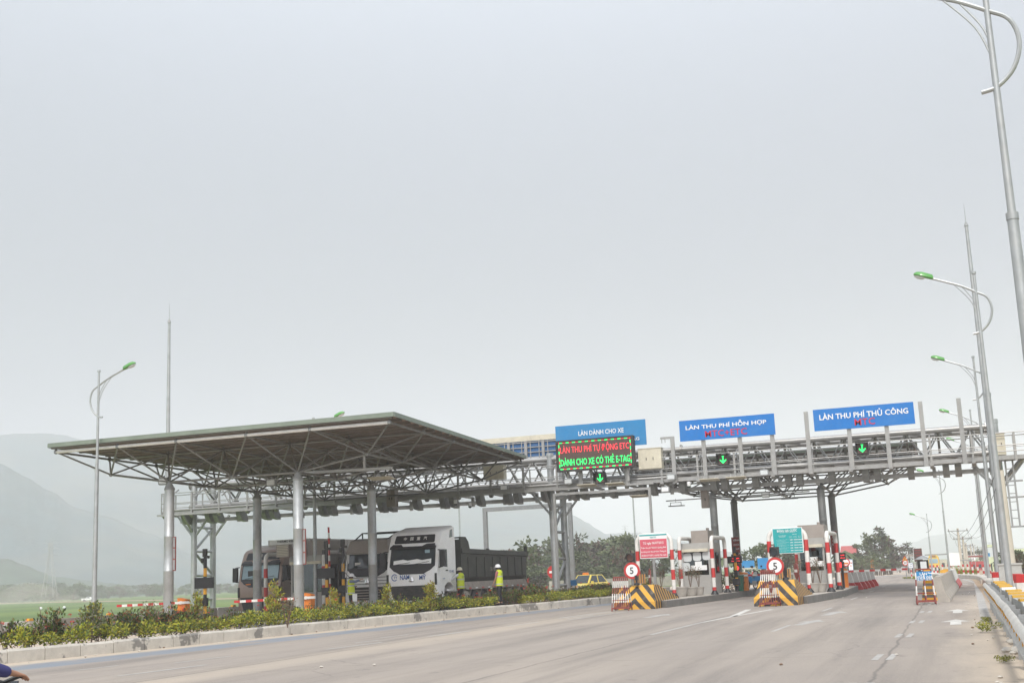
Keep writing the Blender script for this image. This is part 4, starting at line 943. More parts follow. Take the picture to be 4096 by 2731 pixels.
rows = [('Xe dưới 12 ghế ngồi, xe tải có tải trọng dưới 2 tấn;', '35.000', '1.050.000', '2.835.000'), ('Xe từ 12 ghế ngồi đến 30 ghế ngồi', '50.000', '1.500.000', '4.050.000'), ('Xe từ 31 ghế ngồi trở lên, xe tải', '75.000', '2.250.000', '6.075.000'), ('Xe tải trọng từ 10 tấn đến dưới 18 tấn', '140.000', '4.200.000', '11.340.000'), ('Xe tải trọng từ 18 tấn trở lên', '200.000', '6.000.000', '16.200.000')]
for i, (t, a_, b_, c_) in enumerate(rows):
    fz = .525 - i * .105; mb.text(t, P_(.33, fz + .012), h=.03, wd=W_ * .4); mb.text(t[::1][:24], P_(.29, fz - .03), h=.028, wd=W_ * .3)
    for fx, s_, wd_ in ((.62, a_, .09), (.765, b_, .13), (.905, c_, .13)): mb.text(s_, P_(fx, fz), h=.045, wd=W_ * wd_, bold=.03)
mb.build('lettering', 'cleanwhite', nb)

def speedsign(label, q, d, base_z, num='5'):
    r_ = thing('speed_limit_sign', label, 'road sign', (q.x, q.y, base_z)); o_ = V((q.x, q.y, base_z)); y = q.y
    mb = MB(o_); mb.tube((q.x, y + .06, base_z), (q.x, y + .06, q.z + d * .3), .035, 8); mb.build('post', 'steelgrey', r_)
    mb = MB(o_); mb.disc((q.x, y, q.z), d / 2, .03, 40); mb.build('rim', 'red', r_)
    mb = MB(o_); mb.disc((q.x, y - .018, q.z), d * .365, .012, 40); mb.build('face', 'cleanwhite', r_)
    mb = MB(o_)
    if num: mb.text(num, (q.x, y - .027, q.z), h=d * .40, bold=.012); mb.build('numeral', 'black', r_)
    else: mb.box((q.x, y - .03, q.z - d * .12), (d * .6, .01, d * .22)); mb.build('lower_band', 'orange', r_)
    return r_
speedsign('round red rimmed speed limit 5 sign in front of the red notice', ony(2527.5, 2281, 51.9), .70, .98)
speedsign('round red rimmed speed limit 5 sign in front of the green price board', ony(3101, 2263, 50.7), .70, .98)
def signal_head(label, q, s, lens, post_to=None, hood=True):
    r_ = thing('signal_lamp', label, 'signal lamp', q)
    mb = MB(); mb.box((0, .1, 0), (s, .18, s))
    if post_to is not None: mb.tube((0, .1, -s / 2), (0, .1, post_to - q.z), .03, 8)
    mb.tube((0, .1, s / 2), (0, .1, s / 2 + .12), .025, 6)
    mb.build('housing', 'blackdust', r_)
    mb = MB(); mb.disc((0, -.0, 0), s * .40, .03, 24); mb.build('lens', lens, r_)
    if hood:
        mb = MB(); k = 14; rr = s * .46
        for i in range(k):
            a0_, a1_ = math.pi * (-.12 + 1.24 * i / k), math.pi * (-.12 + 1.24 * (i + 1) / k)
            mb.quad((rr * math.cos(a0_), 0, rr * math.sin(a0_)), (rr * math.cos(a1_), 0, rr * math.sin(a1_)), (rr * math.cos(a1_), -.22, rr * math.sin(a1_) - .02), (rr * math.cos(a0_), -.22, rr * math.sin(a0_) - .02))
        mb.build('hood', 'blackdust', r_)
    return r_
mat('lensoff', (0.16, 0.07, 0.05), .3, spec=.6)
signal_head('dark unlit signal lamp above the left speed limit 5 sign', ony(2521, 2228, 51.95), .36, 'lensoff', 1.0)
signal_head('dark unlit signal lamp before the corner of the green price board', ony(3096, 2205, 50.75), .37, 'glassdark', 1.0)
# small black box on a stub post beside the right speed sign
q = ony(3141, 2284, 51.0); r_ = thing('sensor_box', 'black box on a stub post right of the right speed limit sign', 'sensor box', (q.x, q.y, .98)); mb = MB(); mb.box((0, 0, q.z - .98), (.14, .12, .32)); mb.build('housing', 'black', r_); mb = MB(); mb.lathe([(.14, 0), (.12, .08), (.05, .12), (.05, .2)], (0, 0, 0), 10); mb.build('foot', 'black', r_)
q = ony(2546, 2318, 51.9); r_ = thing('sensor_box', 'black stub post right of the left speed limit sign', 'sensor box', (q.x, q.y, .98)); mb = MB(); mb.box((0, 0, .32), (.12, .12, .2)); mb.build('housing', 'black', r_); mb = MB(); mb.lathe([(.12, 0), (.1, .08), (.05, .12), (.05, .22)], (0, 0, 0), 10); mb.build('foot', 'black', r_)
def noentry(label, q, base, board_label):
    r_ = thing('no_entry_sign', label, 'road sign', (q.x, q.y, base), rad(-68)); z = q.z - base
    mb = MB(); mb.tube((0, .05, 0), (0, .05, z), .03, 8); mb.build('post', 'steelgrey', r_)
    mb = MB(); mb.disc((0, 0, z), .34, .03, 32); mb.build('face', 'darkred', r_); mb = MB(); mb.box((0, -.02, z), (.42, .01, .12)); mb.build('bar', 'cleanwhite', r_)
    r2 = thing('striped_board', board_label, 'hazard board', (q.x - .55, q.y + .25, base), rad(10))
    mb = MB(); mb.box((0, 0, z - .1), (.55, .03, .42)); mb.build('panel', 'boardstripe', r2); mb = MB(); mb.tube((0, .04, 0), (0, .04, z), .03, 8); mb.build('post', 'steelgrey', r2)
noentry('round no entry sign turned edge on beside the right leg of the red notice hoop', ony(2599, 2304, 55.6), .5, 'finely striped yellow and black board right of the left speed limit sign')
noentry('round no entry sign turned edge on behind the right speed limit sign', ony(3185, 2282, 54.5), .5, 'finely striped yellow and black board right of the right speed limit sign')

# --- A-frame trestles on wheels
def trestle(name, label, q, w_, dp, h, n, rz=0.0):
    r_ = thing(name, label, 'barricade', (q.x, q.y, 0), rz)
    for s in (-1, 1):
        mb = MB()
        for i in range(n):
            x = -w_ / 2 + w_ * i / (n - 1)
            b0 = V((x, s * dp / 2, .12)); t0 = V((x * .82, s * .05, h))
            bandpath(mb, [b0, t0], .018, [h * .17, h * .45, h * .64, h * .85], [1, 0, 1, 0, 1], 6)
        mb.bar((-w_ / 2, s * dp / 2, .12), (w_ / 2, s * dp / 2, .12), .05, .05, 1); mb.bar((-w_ * .41, s * .05, h), (w_ * .41, s * .05, h), .05, .05, 1); mb.bar((-w_ * .47, s * dp * .39, h * .32), (w_ * .47, s * dp * .39, h * .32), .03, .03, 1)
        mb.build('barred_panel', M('white', 'darkred'), r_)
    mb = MB()
    for x in (-w_ / 2, w_ / 2): mb.bar((x, -dp / 2, .12), (x, dp / 2, .12), .05, .05)
    mb.build('base_frame', 'darkred', r_)
    for sx in (-1, 1):
        for sy in (-1, 1): mb = MB(); mb.disc((sx * w_ / 2, sy * dp / 2, .05), .05, .03, 12, axis='X'); mb.bar((sx * w_ / 2, sy * dp / 2, .05), (sx * w_ / 2, sy * dp / 2, .12), .05, .03); mb.build('caster', 'darkred', r_)
    return r_
q = (onz(2438, 2445, 0) + onz(2492, 2443, 0)) / 2
t1 = trestle('barricade_trestle', 'red and white barred trestle at the nose below the red notice', V((q.x + .12, q.y + .5, 0)), .68, 1.0, 1.36, 8, rad(6))
q = (onz(3041, 2426, 0) + onz(3094, 2426, 0)) / 2
t2 = trestle('barricade_trestle', 'red and white barred trestle at the nose below the price board', V((q.x + .08, q.y + .45, 0)), .62, .9, 1.38, 8, rad(-4))
for t, px_, Y, lab in ((t1, (2497, 2362), 50.0, 'dark red stop sign leaning on the trestle below the red notice'), (t2, (3083, 2345), 49.0, 'dark red stop sign on the trestle below the price board')):
    q = ony(*px_, Y); r_ = thing('stop_sign', lab, 'road sign', q, rad(-66))
    mb = MB(); k = [(.25 * math.cos(math.pi / 8 + i * math.pi / 4), .25 * math.sin(math.pi / 8 + i * math.pi / 4)) for i in range(8)]; mb.prism(k, -.01, .01, axis='Y'); mb.build('plate', 'darkred', r_)
    mb = MB(); mb.text('STOP', (0, -.012, 0), h=.13, wd=.36, bold=.02); mb.build('lettering', 'white', r_)
# --- narrow trestle with the motorcycle lane sign
q = (onz(3680, 2418, 0) + onz(3736, 2417, 0)) / 2; q = V((q.x - .02, q.y + .3, 0))
t3 = trestle('barricade_trestle', 'rusty red and white trestle holding the small blue lane sign', q, .62, .75, 1.22, 3, rad(4))
s_ = thing('lane_sign', 'small blue sign with white words on the rusty trestle', 'lane sign', (q.x - .02, q.y - .1, 1.05)); a = ony(3664, 2285, q.y - .1); b = ony(3729, 2319, q.y - .1); hw = (b.x - a.x) / 2; cz = (a.z + b.z) / 2 - 1.05; hh = (a.z - b.z) / 2; cx = (a.x + b.x) / 2 - q.x + .02
mb = MB(); mb.box((cx, 0, cz), (2 * hw, .03, 2 * hh)); mb.build('panel', 'signbluepale', s_)
mb = MB(); mb.text('LÀN', (cx - .02, -.018, cz + hh * .52), h=.11, bold=.02, wd=.24); mb.text('XE THÔ SƠ - XE MÁY', (cx, -.018, cz - hh * .38), h=.19, wd=hw * 1.86, bold=.02)
mb.add([(cx + .14, -.02, cz + hh * .75), (cx + .34, -.02, cz + hh * .45), (cx + .34, -.02, cz + hh * .3), (cx + .12, -.02, cz + hh * .6)], [(0, 3, 2, 1)]); mb.build('lettering', 'cleanwhite', s_)
# striped board leaning in that trestle
sb = thing('hazard_board', 'tall yellow and dark striped board leaning in the rusty trestle', 'hazard board', (q.x + .12, q.y + .42, .12)); mb = MB()
for i in range(11): z0_, z1_ = i * .1, i * .1 + .1; wa, wb = .27 - z0_ * .15, .27 - z1_ * .15; mb.hexa([(-wa, -.01 , z0_), (wa, -.01, z0_), (wa, .02, z0_), (-wa, .02, z0_), (-wb, -.01, z1_), (wb, -.01, z1_), (wb, .02, z1_), (-wb, .02, z1_)], i % 2)
mb.build('panel', M('yellow', 'concretedark'), sb)
# black lamp bucket under a conical hat, standing on a thin post behind the sign
q = ony(3693, 2265, 48.9); r_ = thing('warning_lamp', 'black lamp drum under a conical hat above the small blue sign', 'lamp', (q.x, q.y, .3)); z = q.z - .3
mb = MB(); mb.lathe([(.17, z - .24), (.2, z - .2), (.2, z + .22), (.17, z + .24)], (0, 0, 0), 16); mb.build('drum', 'blackdust', r_, smooth=True)
mb = MB(); mb.lathe([(.27, z + .27), (.26, z + .29), (.05, z + .4), (.02, z + .41)], (0, 0, 0), 18); mb.build('hat', 'steelgrey', r_, smooth=True)
mb = MB(); mb.box((.02, -.19, z + .02), (.22, .06, .34)); mb.build('lens', 'lampglass', r_); mb = MB(); mb.tube((0, 0, 0), (0, 0, z - .2), .03, 8); mb.build('post', 'steelgrey', r_)

# --- booths
def booth(label, x0, x1, y0, y1, zf, h, hat, papers=True, rounds=True, hatm='trucktaupe'):
    o_ = V(((x0 + x1) / 2, (y0 + y1) / 2, zf)); r_ = thing('toll_booth', label, 'toll booth', o_); w_, d_ = x1 - x0, y1 - y0; cx, cy = o_.x, o_.y
    ws, wt = zf + .95, zf + h - .42
    mb = MB(o_)
    mb.box((cx, y0 + .03, (zf + ws) / 2), (w_, .06, ws - zf)); mb.box((cx, y1 - .03, (zf + wt) / 2), (w_, .06, wt - zf))
    for x in (x0 + .03, x1 - .03): mb.box((x, cy, (zf + ws) / 2), (.06, d_ - .12, ws - zf))
    for x in (x0 + .05, x1 - .05):
        for y in (y0 + .05, y1 - .08, cy): mb.box((x, y, (ws + wt) / 2), (.09, .09, wt - ws))
    mb.box((cx, cy, zf + .03), (w_ - .1, d_ - .1, .06)); mb.build('walls', 'boothwall', r_)
    mb = MB(o_); mb.box((cx, cy, wt + .17), (w_ + .1, d_ + .1, .34)); mb.box((cx, y0 - .12, wt + .06), (w_ - .1, .16, .14), 1); mb.box((cx, cy, wt + .38), (w_ + .02, d_ + .02, .08)); mb.build('roof', M('boothwall', 'cream'), r_)
    mb = MB(o_); mb.box((cx, y0 + .03, (ws + wt) / 2), (w_ - .2, .012, wt - ws - .02)); mb.build('window', 'windowglass', r_)
    for x in (x0 + .03, x1 - .03):
        f_ = MB(o_); f_.box((x, cy, ws + .02), (.07, d_ - .2, .05)); f_.box((x, cy, wt - .03), (.07, d_ - .2, .05)); wf = f_.build('window_frame', 'galvpale', r_)
        f_ = MB(o_); f_.box((x, cy, (ws + wt) / 2), (.012, d_ - .22, wt - ws - .1)); f_.build('pane', 'windowglass', wf)
    mb = MB(o_); mb.box((cx, cy + .3, ws + .05), (w_ - .3, .5, .05)); mb.box((cx, y1 - .1, (ws + wt) / 2), (w_ - .2, .05, wt - ws), 0); mb.build('interior', 'blackdust', r_)
    if hat:
        mb = MB(o_); mb.box((cx + hat[0], cy + .1, wt + .42 + hat[2] / 2), (hat[1], d_ * .6, hat[2])); mb.tube((cx + hat[0] + .3, cy, wt + .42 + hat[2]), (cx + hat[0] + .3, cy, wt + .55 + hat[2]), .08, 8); mb.build('roof_box', hatm, r_)
    if papers:
        mb = MB(o_); z = (ws + wt) / 2 + .02; px_ = cx + .1
        mb.box((px_, y0 - .004, z - .06), (.34, .006, .26)); mb.box((px_ + .02, y0 - .006, z - .24), (.8, .006, .24)); mb.build('papers', 'cleanwhite', r_)
    if rounds:
        for (dx, dz) in ((-.42, .30), (.06, .33), (.54, .35), (-.52, -.16)):
            mb = MB(o_); k = [(.21 * (abs(math.cos(t)) ** .55) * (1 if math.cos(t) > 0 else -1), .21 * (abs(math.sin(t)) ** .55) * (1 if math.sin(t) > 0 else -1)) for t in lin(0, 2 * math.pi, 20)[:-1]]
            mb.prism([(cx + dx + p[0], (ws + wt) / 2 + dz + p[1]) for p in k], y0 - .03, y0 - .01, axis='Y'); mb.build('window_disc', 'lampglass', r_)
    return r_
b1l, b1r = ony(2733, 2300, 61.2).x, ony(2845, 2300, 61.2).x
booth('pale toll booth with round white discs on its window, behind the flower pots', b1l, b1r, 61.2, 63.9, .3, ony(2740, 2171, 61.2).z - .3 - .02, (.12, b1r - b1l - .55, .62))
b2l, b2r = ony(3216, 2300, 58.6).x, ony(3306, 2300, 58.6).x
booth('pale toll booth with a paper on its window, by the open right lane', b2l - .2, b2r, 58.6, 61.6, .3, ony(3260, 2150, 58.6).z - .3, (.0, 1.2, .62), rounds=False)
b3l, b3r = ony(1082, 2300, 55.2).x, ony(1172, 2300, 55.2).x
booth('grey truck lane booth with a box on top, beside the brown truck', -31.5, -29.65, 55.2, 58.4, .28, 2.75, (.1, .9, .75), papers=False, rounds=False)
q = ony(1136, 2202, 54.6); r_ = thing('roof_unit', 'dusty louvred box in front of the truck lane booth roof', 'ventilation box', q); mb = MB(); mb.box((0, 0, 0), (.72, .3, .62)); mb.build('housing', 'trucktaupe', r_); mb = MB()
for i in range(7): mb.box((0, -.16, -.24 + .08 * i), (.6, .02, .035))
mb.build('louvres', 'cream', r_)
# guard hoops around the booths
def hp(label, pxa, ya, yb_, ztop_px, zi=.3, band=.46): 
    a = ony(*pxa, ya); x = a.x; z = ony(*ztop_px, ya).z
    return hoop(label, (x, ya, zi), (x + .04, yb_, zi), z - zi, .1, .28, band)
hp('red and white guard hoop at the left side of the disc windowed booth', (2724, 2300), 60.6, 63.4, (2722, 2152))
hp('red and white guard hoop at the right side of the disc windowed booth', (2854, 2300), 60.6, 64.0, (2848, 2147))
hp('red and white guard hoop at the left side of the booth by the open lane', (3190, 2250), 59.5, 62.5, (3186, 2150))
hp('red and white guard hoop at the right side of the booth by the open lane', (3320, 2300), 57.6, 61.4, (3318, 2128))
hp('red and white guard hoop between the brown truck and its booth', (1063, 2300), 54.8, 58.0, (1062, 2217), .28)
hp('red and white guard hoop between the truck booth and the dusty cab', (1296, 2300), 54.8, 58.0, (1290, 2207), .28)
# red cloth covered bin corner behind the booth
# --- black and yellow lane posts
def lanepost(label, px_, pyt, Y, zb=.28, board=True):
    a = ony(px_, pyt, Y); r_ = thing('lane_post', label, 'post', (a.x, Y, zb), group='black and yellow posts in the toll lanes'); h = a.z - zb
    mb = MB(); bandpath(mb, [(0, 0, 0), (0, 0, h)], .075, [.3, .72, 1.1, 1.5, 1.85, 2.2], [0, 1], 8); mb.build('post', M('black', 'yellow'), r_)
    mb = MB(); mb.box((.0, -.02, h + .02), (.15, .16, .34)); mb.box((.12, 0, h - .16), (.12, .14, .12)); mb.box((-.14, 0, h - .3), (.1, .1, .2)); mb.build('lamp_head', 'blackdust', r_)
    if board: mb = MB(); mb.box((.02, -.1, h - 1.25), (.92, .08, .46)); mb.build('board', 'black', r_)
    mb = MB(); mb.box((0, -.1, h - 2.05) if h > 2.3 else (0, -.1, .5), (.36, .16, .34)); mb.build('lower_box', 'black', r_)
    return r_
lanepost('black and yellow post with a dark board before the brown truck', 821, 2212, 46.0)
lanepost('black and yellow post with a dark board left of the raised barrier arm', 1305, 2180, 50.5, board=True)
lanepost('black and yellow post with looped cables right of the raised barrier arm', 1371, 2172, 51.0, board=False)
# cable loops on that post
q = ony(1380, 2290, 50.8); mb = MB(q); mb.path([q + V((0, 0, .75)), q + V((-.12, -.05, .3)), q + V((.05, -.05, 0)), q + V((.22, -.05, -.2)), q + V((.45, 0, -.25))], .018, 6); mb.path([q + V((.05, 0, .9)), q + V((.16, -.05, .4)), q + V((.08, -.05, -.5)), q + V((.02, -.05, -1.2))], .018, 6); tag(mb.build('hanging_cable', 'galv', smooth=True), 'grey cable looping down beside the black and yellow post', 'cable')
def barrier(label, q, rz, L, up_=False, zb=.28, slant=0.0, hbox=1.0, diag=False):
    r_ = thing('lane_barrier', label, 'barrier', (q.x, q.y, zb))
    mb = MB(); mb.prism([(-.2, .0), (.2, .0), (.2, hbox - .08), (-.2, hbox)], -.17, .17, axis='Y'); mb.build('cabinet', 'orange', r_)
    mb = MB(); mb.box((0, -.175, hbox * .5), (.3, .012, hbox * .8)); dr = mb.build('door', 'orange', r_); mb = MB(); mb.disc((.1, -.185, hbox * .75), .025, .02, 10); mb.build('lock', 'chrome', dr)
    mb = MB(); mb.tube((0, -.17, hbox - .2), (0, -.26, hbox - .2), .07, 10)
    A = V((0, -.23, hbox - .2)); D_ = V((slant, 0, 1)).normalized() if up_ else V((math.cos(rz), math.sin(rz), slant)).normalized()
    n = 12
    for i in range(n):
        a, b = A + D_ * (L * i / n - (.0 if i else .45)), A + D_ * (L * (i + 1) / n)
        mb.bar(a, b, .05, .1, i % 2)
    mb.build('arm', M('white', 'red'), r_); return r_
barrier('orange barrier with a level striped arm reaching left from the leftmost column', V((ony(735, 2430, 45.2).x, 45.2, 0)), math.pi, 3.2, slant=-.01)
barrier('orange barrier with a level striped arm across the brown truck lane', V((ony(1234, 2400, 45.4).x, 45.4, 0)), math.pi, 3.35, slant=-.015)
barrier('orange barrier with its striped arm raised upright beside the pointing man', V((ony(1331, 2380, 51.6).x, 51.6, 0)), 0, 3.1, up_=True, slant=-.015)
barrier('orange barrier with its level striped arm across the open lane on the right', V((ony(3378, 2330, 66).x, 66, 0)), 0, 3.15, zb=.3, slant=.0)
barrier('orange barrier cabinet with grey panel beside the parked motorcycle', V((ony(2978, 2330, 67).x, 67, 0)), 0, 3.0, zb=.3)
# --- small red letter displays, red lamps, bin, vertical signs
def minled(label, a, b, Y):
    p, q = ony(*a, Y), ony(*b, Y); w_, h_ = q.x - p.x, p.z - q.z; c = V(((p.x + q.x) / 2, Y, (p.z + q.z) / 2)); r_ = thing('lane_display', label, 'display', c)
    mb = MB(); mb.box((0, .08, 0), (w_, .14, h_)); mb.bar((0, .1, -h_ / 2), (0, .1, .3 - c.z), .08, .08); mb.build('cabinet', 'black', r_)
    mb = MB(); mb.text('XIN MỜI', (.12 * w_, -.0, h_ * .2), h=h_ * .18, wd=w_ * .45, bold=.02); mb.text('TRẠM THU PHÍ', (.12 * w_, -.0, -h_ * .2), h=h_ * .18, wd=w_ * .52, bold=.02); mb.build('lettering', 'lampred', r_)
minled('black display with red letters right of the disc windowed booth', (2901, 2225), (2968, 2250), 66.0)
minled('black display with red letters left of the open right lane', (3347, 2211), (3384, 2238), 63.5)
signal_head('lit red round lamp below the black display near the disc windowed booth', ony(2946, 2271, 66.2), .33, 'lampred', .3, hood=False)
signal_head('lit red round lamp beside the open right lane', ony(3363, 2258, 63.8), .32, 'lampred', .3, hood=False)
def vsign(label, pxl, pxr, pyt, pyb, Y, words_):
    a, b = ony(pxl, pyt, Y), ony(pxr, pyb, Y); c = V(((a.x + b.x) / 2, Y, b.z)); r_ = thing('vertical_sign', label, 'sign', c); w_, h_ = b.x - a.x, a.z - b.z
    mb = MB(); mb.box((0, .03, h_ / 2), (w_, .05, h_)); mb.build('panel', 'darkred', r_); mb = MB()
    for i, t in enumerate(words_): mb.text(t, (.06, -.0, h_ * (.9 - i * .155)), h=.12, wd=min(w_ * .75, .11 * len(t)), bold=.02)
    mb.build('lettering', 'cleanwhite', r_)
vsign('tall dark red sign with stacked white words on the column past the disc windowed booth', 2924, 2964, 2148, 2262, 71.6, ['KÍNH', 'CHÚC', 'QUÝ', 'KHÁCH', 'ĐƯỜNG', 'LỘ'])
vsign('tall dark red sign on the column behind the booth by the open lane', 3318, 3354, 2124, 2215, 71.6, ['KÍNH', 'CHÚC', 'QUÝ', 'KHÁCH'])
q = ony(2956, 2330, 66.6); r_ = thing('waste_bin', 'green plastic bin beside the orange barrier cabinet', 'bin', (q.x, 66.6, .3)); mb = MB(); mb.loft([[(-.2, -.2, 0), (.2, -.2, 0), (.2, .2, 0), (-.2, .2, 0)], [(-.25, -.25, .75), (.25, -.25, .75), (.25, .25, .75), (-.25, .25, .75)]]); mb.build('body', 'plasticgreen', r_); mb = MB(); mb.box((0, 0, .79), (.54, .54, .07)); mb.build('lid', 'plasticgreen', r_)
lanepost('thin black and yellow post by the green bin', 2938, 2200, 65.6, .3, board=False)
# --- jersey barriers
JP = [(-.36, 0), (-.36, .09), (-.22, .34), (-.1, .86), (.1, .86), (.22, .34), (.36, .09), (.36, 0)]
def jersey(name, label, loc, rz, h, L, group, bands=False):
    r_ = thing(name, label, 'concrete barrier', loc, rz, group); k = h / .86
    mb = MB(); mb.prism([(x, z * k) for x, z in JP], -L / 2 + .02, L / 2 - .02, axis='Y'); mb.build('block', 'white' if bands else 'concrete', r_)
    if bands: mb = MB(); mb.prism([(x * 1.03, z * k) for x, z in ((-.365, .0), (-.365, .1), (-.215, .36), (.215, .36), (.365, .1), (.365, 0))], -L / 2 + .015, L / 2 - .015, axis='Y'); mb.build('red_base', 'red', r_)
    return r_
def jx(y): return -.72 + (y - 47.5) * .0172
ys0 = 49.0; first = None
for i in range(13):
    y = ys0 + i * 2.3
    lab = 'bare concrete road barrier in the row dividing the right hand motorcycle lane' if i < 9 else 'white road barrier with red base at the far end of the motorcycle lane row'
    jersey('road_barrier', lab, (jx(y), y, 0), rad(-1), .92, 2.1, 'concrete barriers along the motorcycle lane' if i < 9 else 'red based barriers along the motorcycle lane', i >= 9)
for i in range(3):
    y = 59 + i * 2.6; q = (jx(y) - .1, y, .92); r_ = thing('reflector_cap', 'orange reflector cap on top of the motorcycle lane barriers', 'reflector', q, 0, 'orange caps on the lane barriers'); mb = MB(); mb.box((0, 0, .06), (.22, .5, .12)); mb.build('cap', 'yellow', r_)
for i, (x, y) in enumerate([(-5.75, 72.4), (-5.52, 73.6), (-5.36, 75), (-5.3, 77), (-5.2, 79), (-5.15, 82)]):
    jersey('road_barrier', 'short white post like barrier with red base past the open lane boom', (x, y, 0), rad(0), 1.0, .5, 'short red based barriers past the boom', True)
# --- left edge parapet beyond the truck lanes
for i in range(14):
    y = 27 + i * 2.6; r_ = thing('edge_parapet', 'low parapet block at the field edge behind the shrubs', 'parapet', (-37.0, y, 0), 0, 'parapet blocks along the field edge'); mb = MB(); mb.box((0, 0, .3), (.3, 2.5, .62)); mb.build('block', 'white' if i % 3 == 0 else 'concrete', r_)
    if i % 2 == 0: mb = MB(); mb.box((.1, .3, .65), (.14, .3, .1)); mb.build('reflector', 'yellow', r_)
# ================================================================ VEHICLES
def wheel(parent, x, y, r, w_, rim='galv', dual=False, steel=True):
    sx = 1 if x > 0 else -1
    mb = MB(); mb.lathe([(r * .6, -w_ / 2), (r * .93, -w_ / 2), (r, -w_ * .32), (r, w_ * .32), (r * .93, w_ / 2), (r * .6, w_ / 2)], (x, y, r), 24, axis='X')
    t = mb.build('wheel', 'rubber', parent, smooth=True)
    mb = MB(); xo = x + sx * w_ / 2
    mb.lathe([(r * .6, 0), (r * .57, .01 * sx), (r * .5, -.05 * sx), (r * .26, -.04 * sx), (r * .24, .05 * sx), (r * .1, .06 * sx)], (xo, y, r), 16, axis='X')
    mb.build('rim', rim, t, smooth=True); return t

def ring_profile(prof, x, ins, cy=1.1, cz=2.2):
    return [(x, cy + (y - cy) * (1 - ins * .5), cz + (z - cz) * (1 - ins)) for y, z in prof]
def heavy_cab(root, body, dark='black', words=True, letters=None, dust=False, vis='black', glass='windscreen', high=True):
    W = 1.24; T = 3.98 if high else 3.3
    # side outline, y back from the nose, z up
    prof = [(.06, .95), (.02, 1.25), (.0, 1.75), (.06, 2.02), (.30, 3.02), (.36, 3.14), (.62, 3.62), (.80, 3.76), (2.02, 4.02), (2.14, 3.98), (2.25, 3.3), (2.25, .98), (1.95, .98)]
    if not high: prof = [(.06, .95), (.02, 1.25), (.0, 1.75), (.05, 1.98), (.22, 2.98), (.45, 3.2), (.8, 3.28), (2.05, 3.28), (2.2, 3.2), (2.25, 2.9), (2.25, 1.4), (2.25, .98), (1.95, .98)]
    prof += [(1.86, 1.25), (1.55, 1.42), (1.2, 1.42), (.85, 1.25), (.78, .95), (.78, .62), (.1, .62)]
    secs = [ring_profile(prof, -W, .035), ring_profile(prof, -W + .07, .008), ring_profile(prof, -W + .16, 0), ring_profile(prof, W - .16, 0), ring_profile(prof, W - .07, .008), ring_profile(prof, W, .035)]
    mb = MB(); mb.loft(secs); b = mb.build('cab', body, root, smooth=True)
    def fy(z):          # front surface depth at height z
        P = [(.62, .06), (.95, .06), (1.25, .02), (1.75, .0), (2.02, .06), (3.02, .30), (3.14, .36), (3.62, .62), (3.76, .80)] if high else [(.62, .06), (1.25, .02), (1.75, 0), (1.98, .05), (2.98, .22), (3.2, .45)]
        for (z0, y0), (z1, y1) in zip(P, P[1:]):
            if z <= z1: return y0 + (y1 - y0) * (z - z0) / (z1 - z0)
        return P[-1][1]
    def patch(name, pts, m, off, parent=root, thick=.0):
        mb = MB(); q = [(x, fy(z) - off + (abs(x) > 1.0) * .03, z) for x, z in pts]; k = len(q)
        mb.add(q + [(a, b_ + .05, c) for a, b_, c in q], [tuple(range(k))] + [(i, (i + 1) % k, k + (i + 1) % k, k + i) for i in range(k)]); return mb.build(name, m, parent)
    def rows(name, R, m, off):
        mb = MB()
        for (z0, w0), (z1, w1) in zip(R, R[1:]): mb.quad((-w0, fy(z0) - off, z0), (w0, fy(z0) - off, z0), (w1, fy(z1) - off, z1), (-w1, fy(z1) - off, z1))
        return mb.build(name, m, root)
    rows('screen_surround', [(1.86, .58), (1.95, .74), (2.02, .9), (2.22, 1.12), (3.02, 1.1)], dark, .014)
    mb = MB()
    for xs_ in [(-1.05, 1.05)]:
        n = 8
        for i in range(n):
            a, c = -1.05 + 2.1 * i / n, -1.05 + 2.1 * (i + 1) / n; bow = lambda x: .03 * (1 - (x / 1.05) ** 2)
            mb.quad((a, fy(2.28) - .02 - bow(a), 2.28), (c, fy(2.28) - .02 - bow(c), 2.28), (c, fy(2.98) - .02 - bow(c), 2.96), (a, fy(2.98) - .02 - bow(a), 2.96))
    mb.build('windscreen', 'glassdark' if glass != 'glassblue' else 'glassblue', root, smooth=True)
    mb = MB()                      # pale dashboard seen through the screen, and wipers
    mb.bar((-.85, fy(2.32) - .07, 2.3), (-.1, fy(2.36) - .08, 2.38), .02, .02); mb.bar((.1, fy(2.32) - .07, 2.3), (.85, fy(2.4) - .08, 2.4), .02, .02); mb.build('wipers', 'black', root)
    if high:
        mb = MB()                  # black sun visor strip with drooping middle
        mb.hexa([(-1.12, .12, 2.99), (1.12, .12, 2.99), (1.12, .36, 3.02), (-1.12, .36, 3.02), (-1.1, .2, 3.1), (1.1, .2, 3.1), (1.1, .42, 3.1), (-1.1, .42, 3.1)])
        for s in (-1, 1): mb.add([(s * 1.12, .17, 3.08), (s * .45, .17, 3.08), (s * .62, .36, 3.2), (s * 1.04, .37, 3.21)], [(0, 1, 2, 3)])
        mb.build('sun_visor', dark, root)
        rows('roof_panel', [(3.24, .96), (3.3, 1.0), (3.58, .97), (3.61, .93)], dark, .014)
        if words:
            mb = MB(); z = 3.45; n = V((0, -1, .54)).normalized()
            for i, ch in enumerate('中国重汽'): mb.text(ch, (-.48 + .33 * i, fy(z) - .03, z), (1, 0, 0), (0, .47, .88), h=.17, bold=.015)
            mb.build('lettering', 'white', root)
        for s in (-1, 1): mb = MB(); mb.prism([(.75, 3.3), (1.5, 3.5), (1.5, 3.86), (.95, 3.72)] if False else [(1.55, 3.45), (1.95, 3.5), (1.95, 3.86), (1.66, 3.8)], s * 1.235 - .012, s * 1.235 + .012); mb.build('roof_window', 'glassgrey', root)
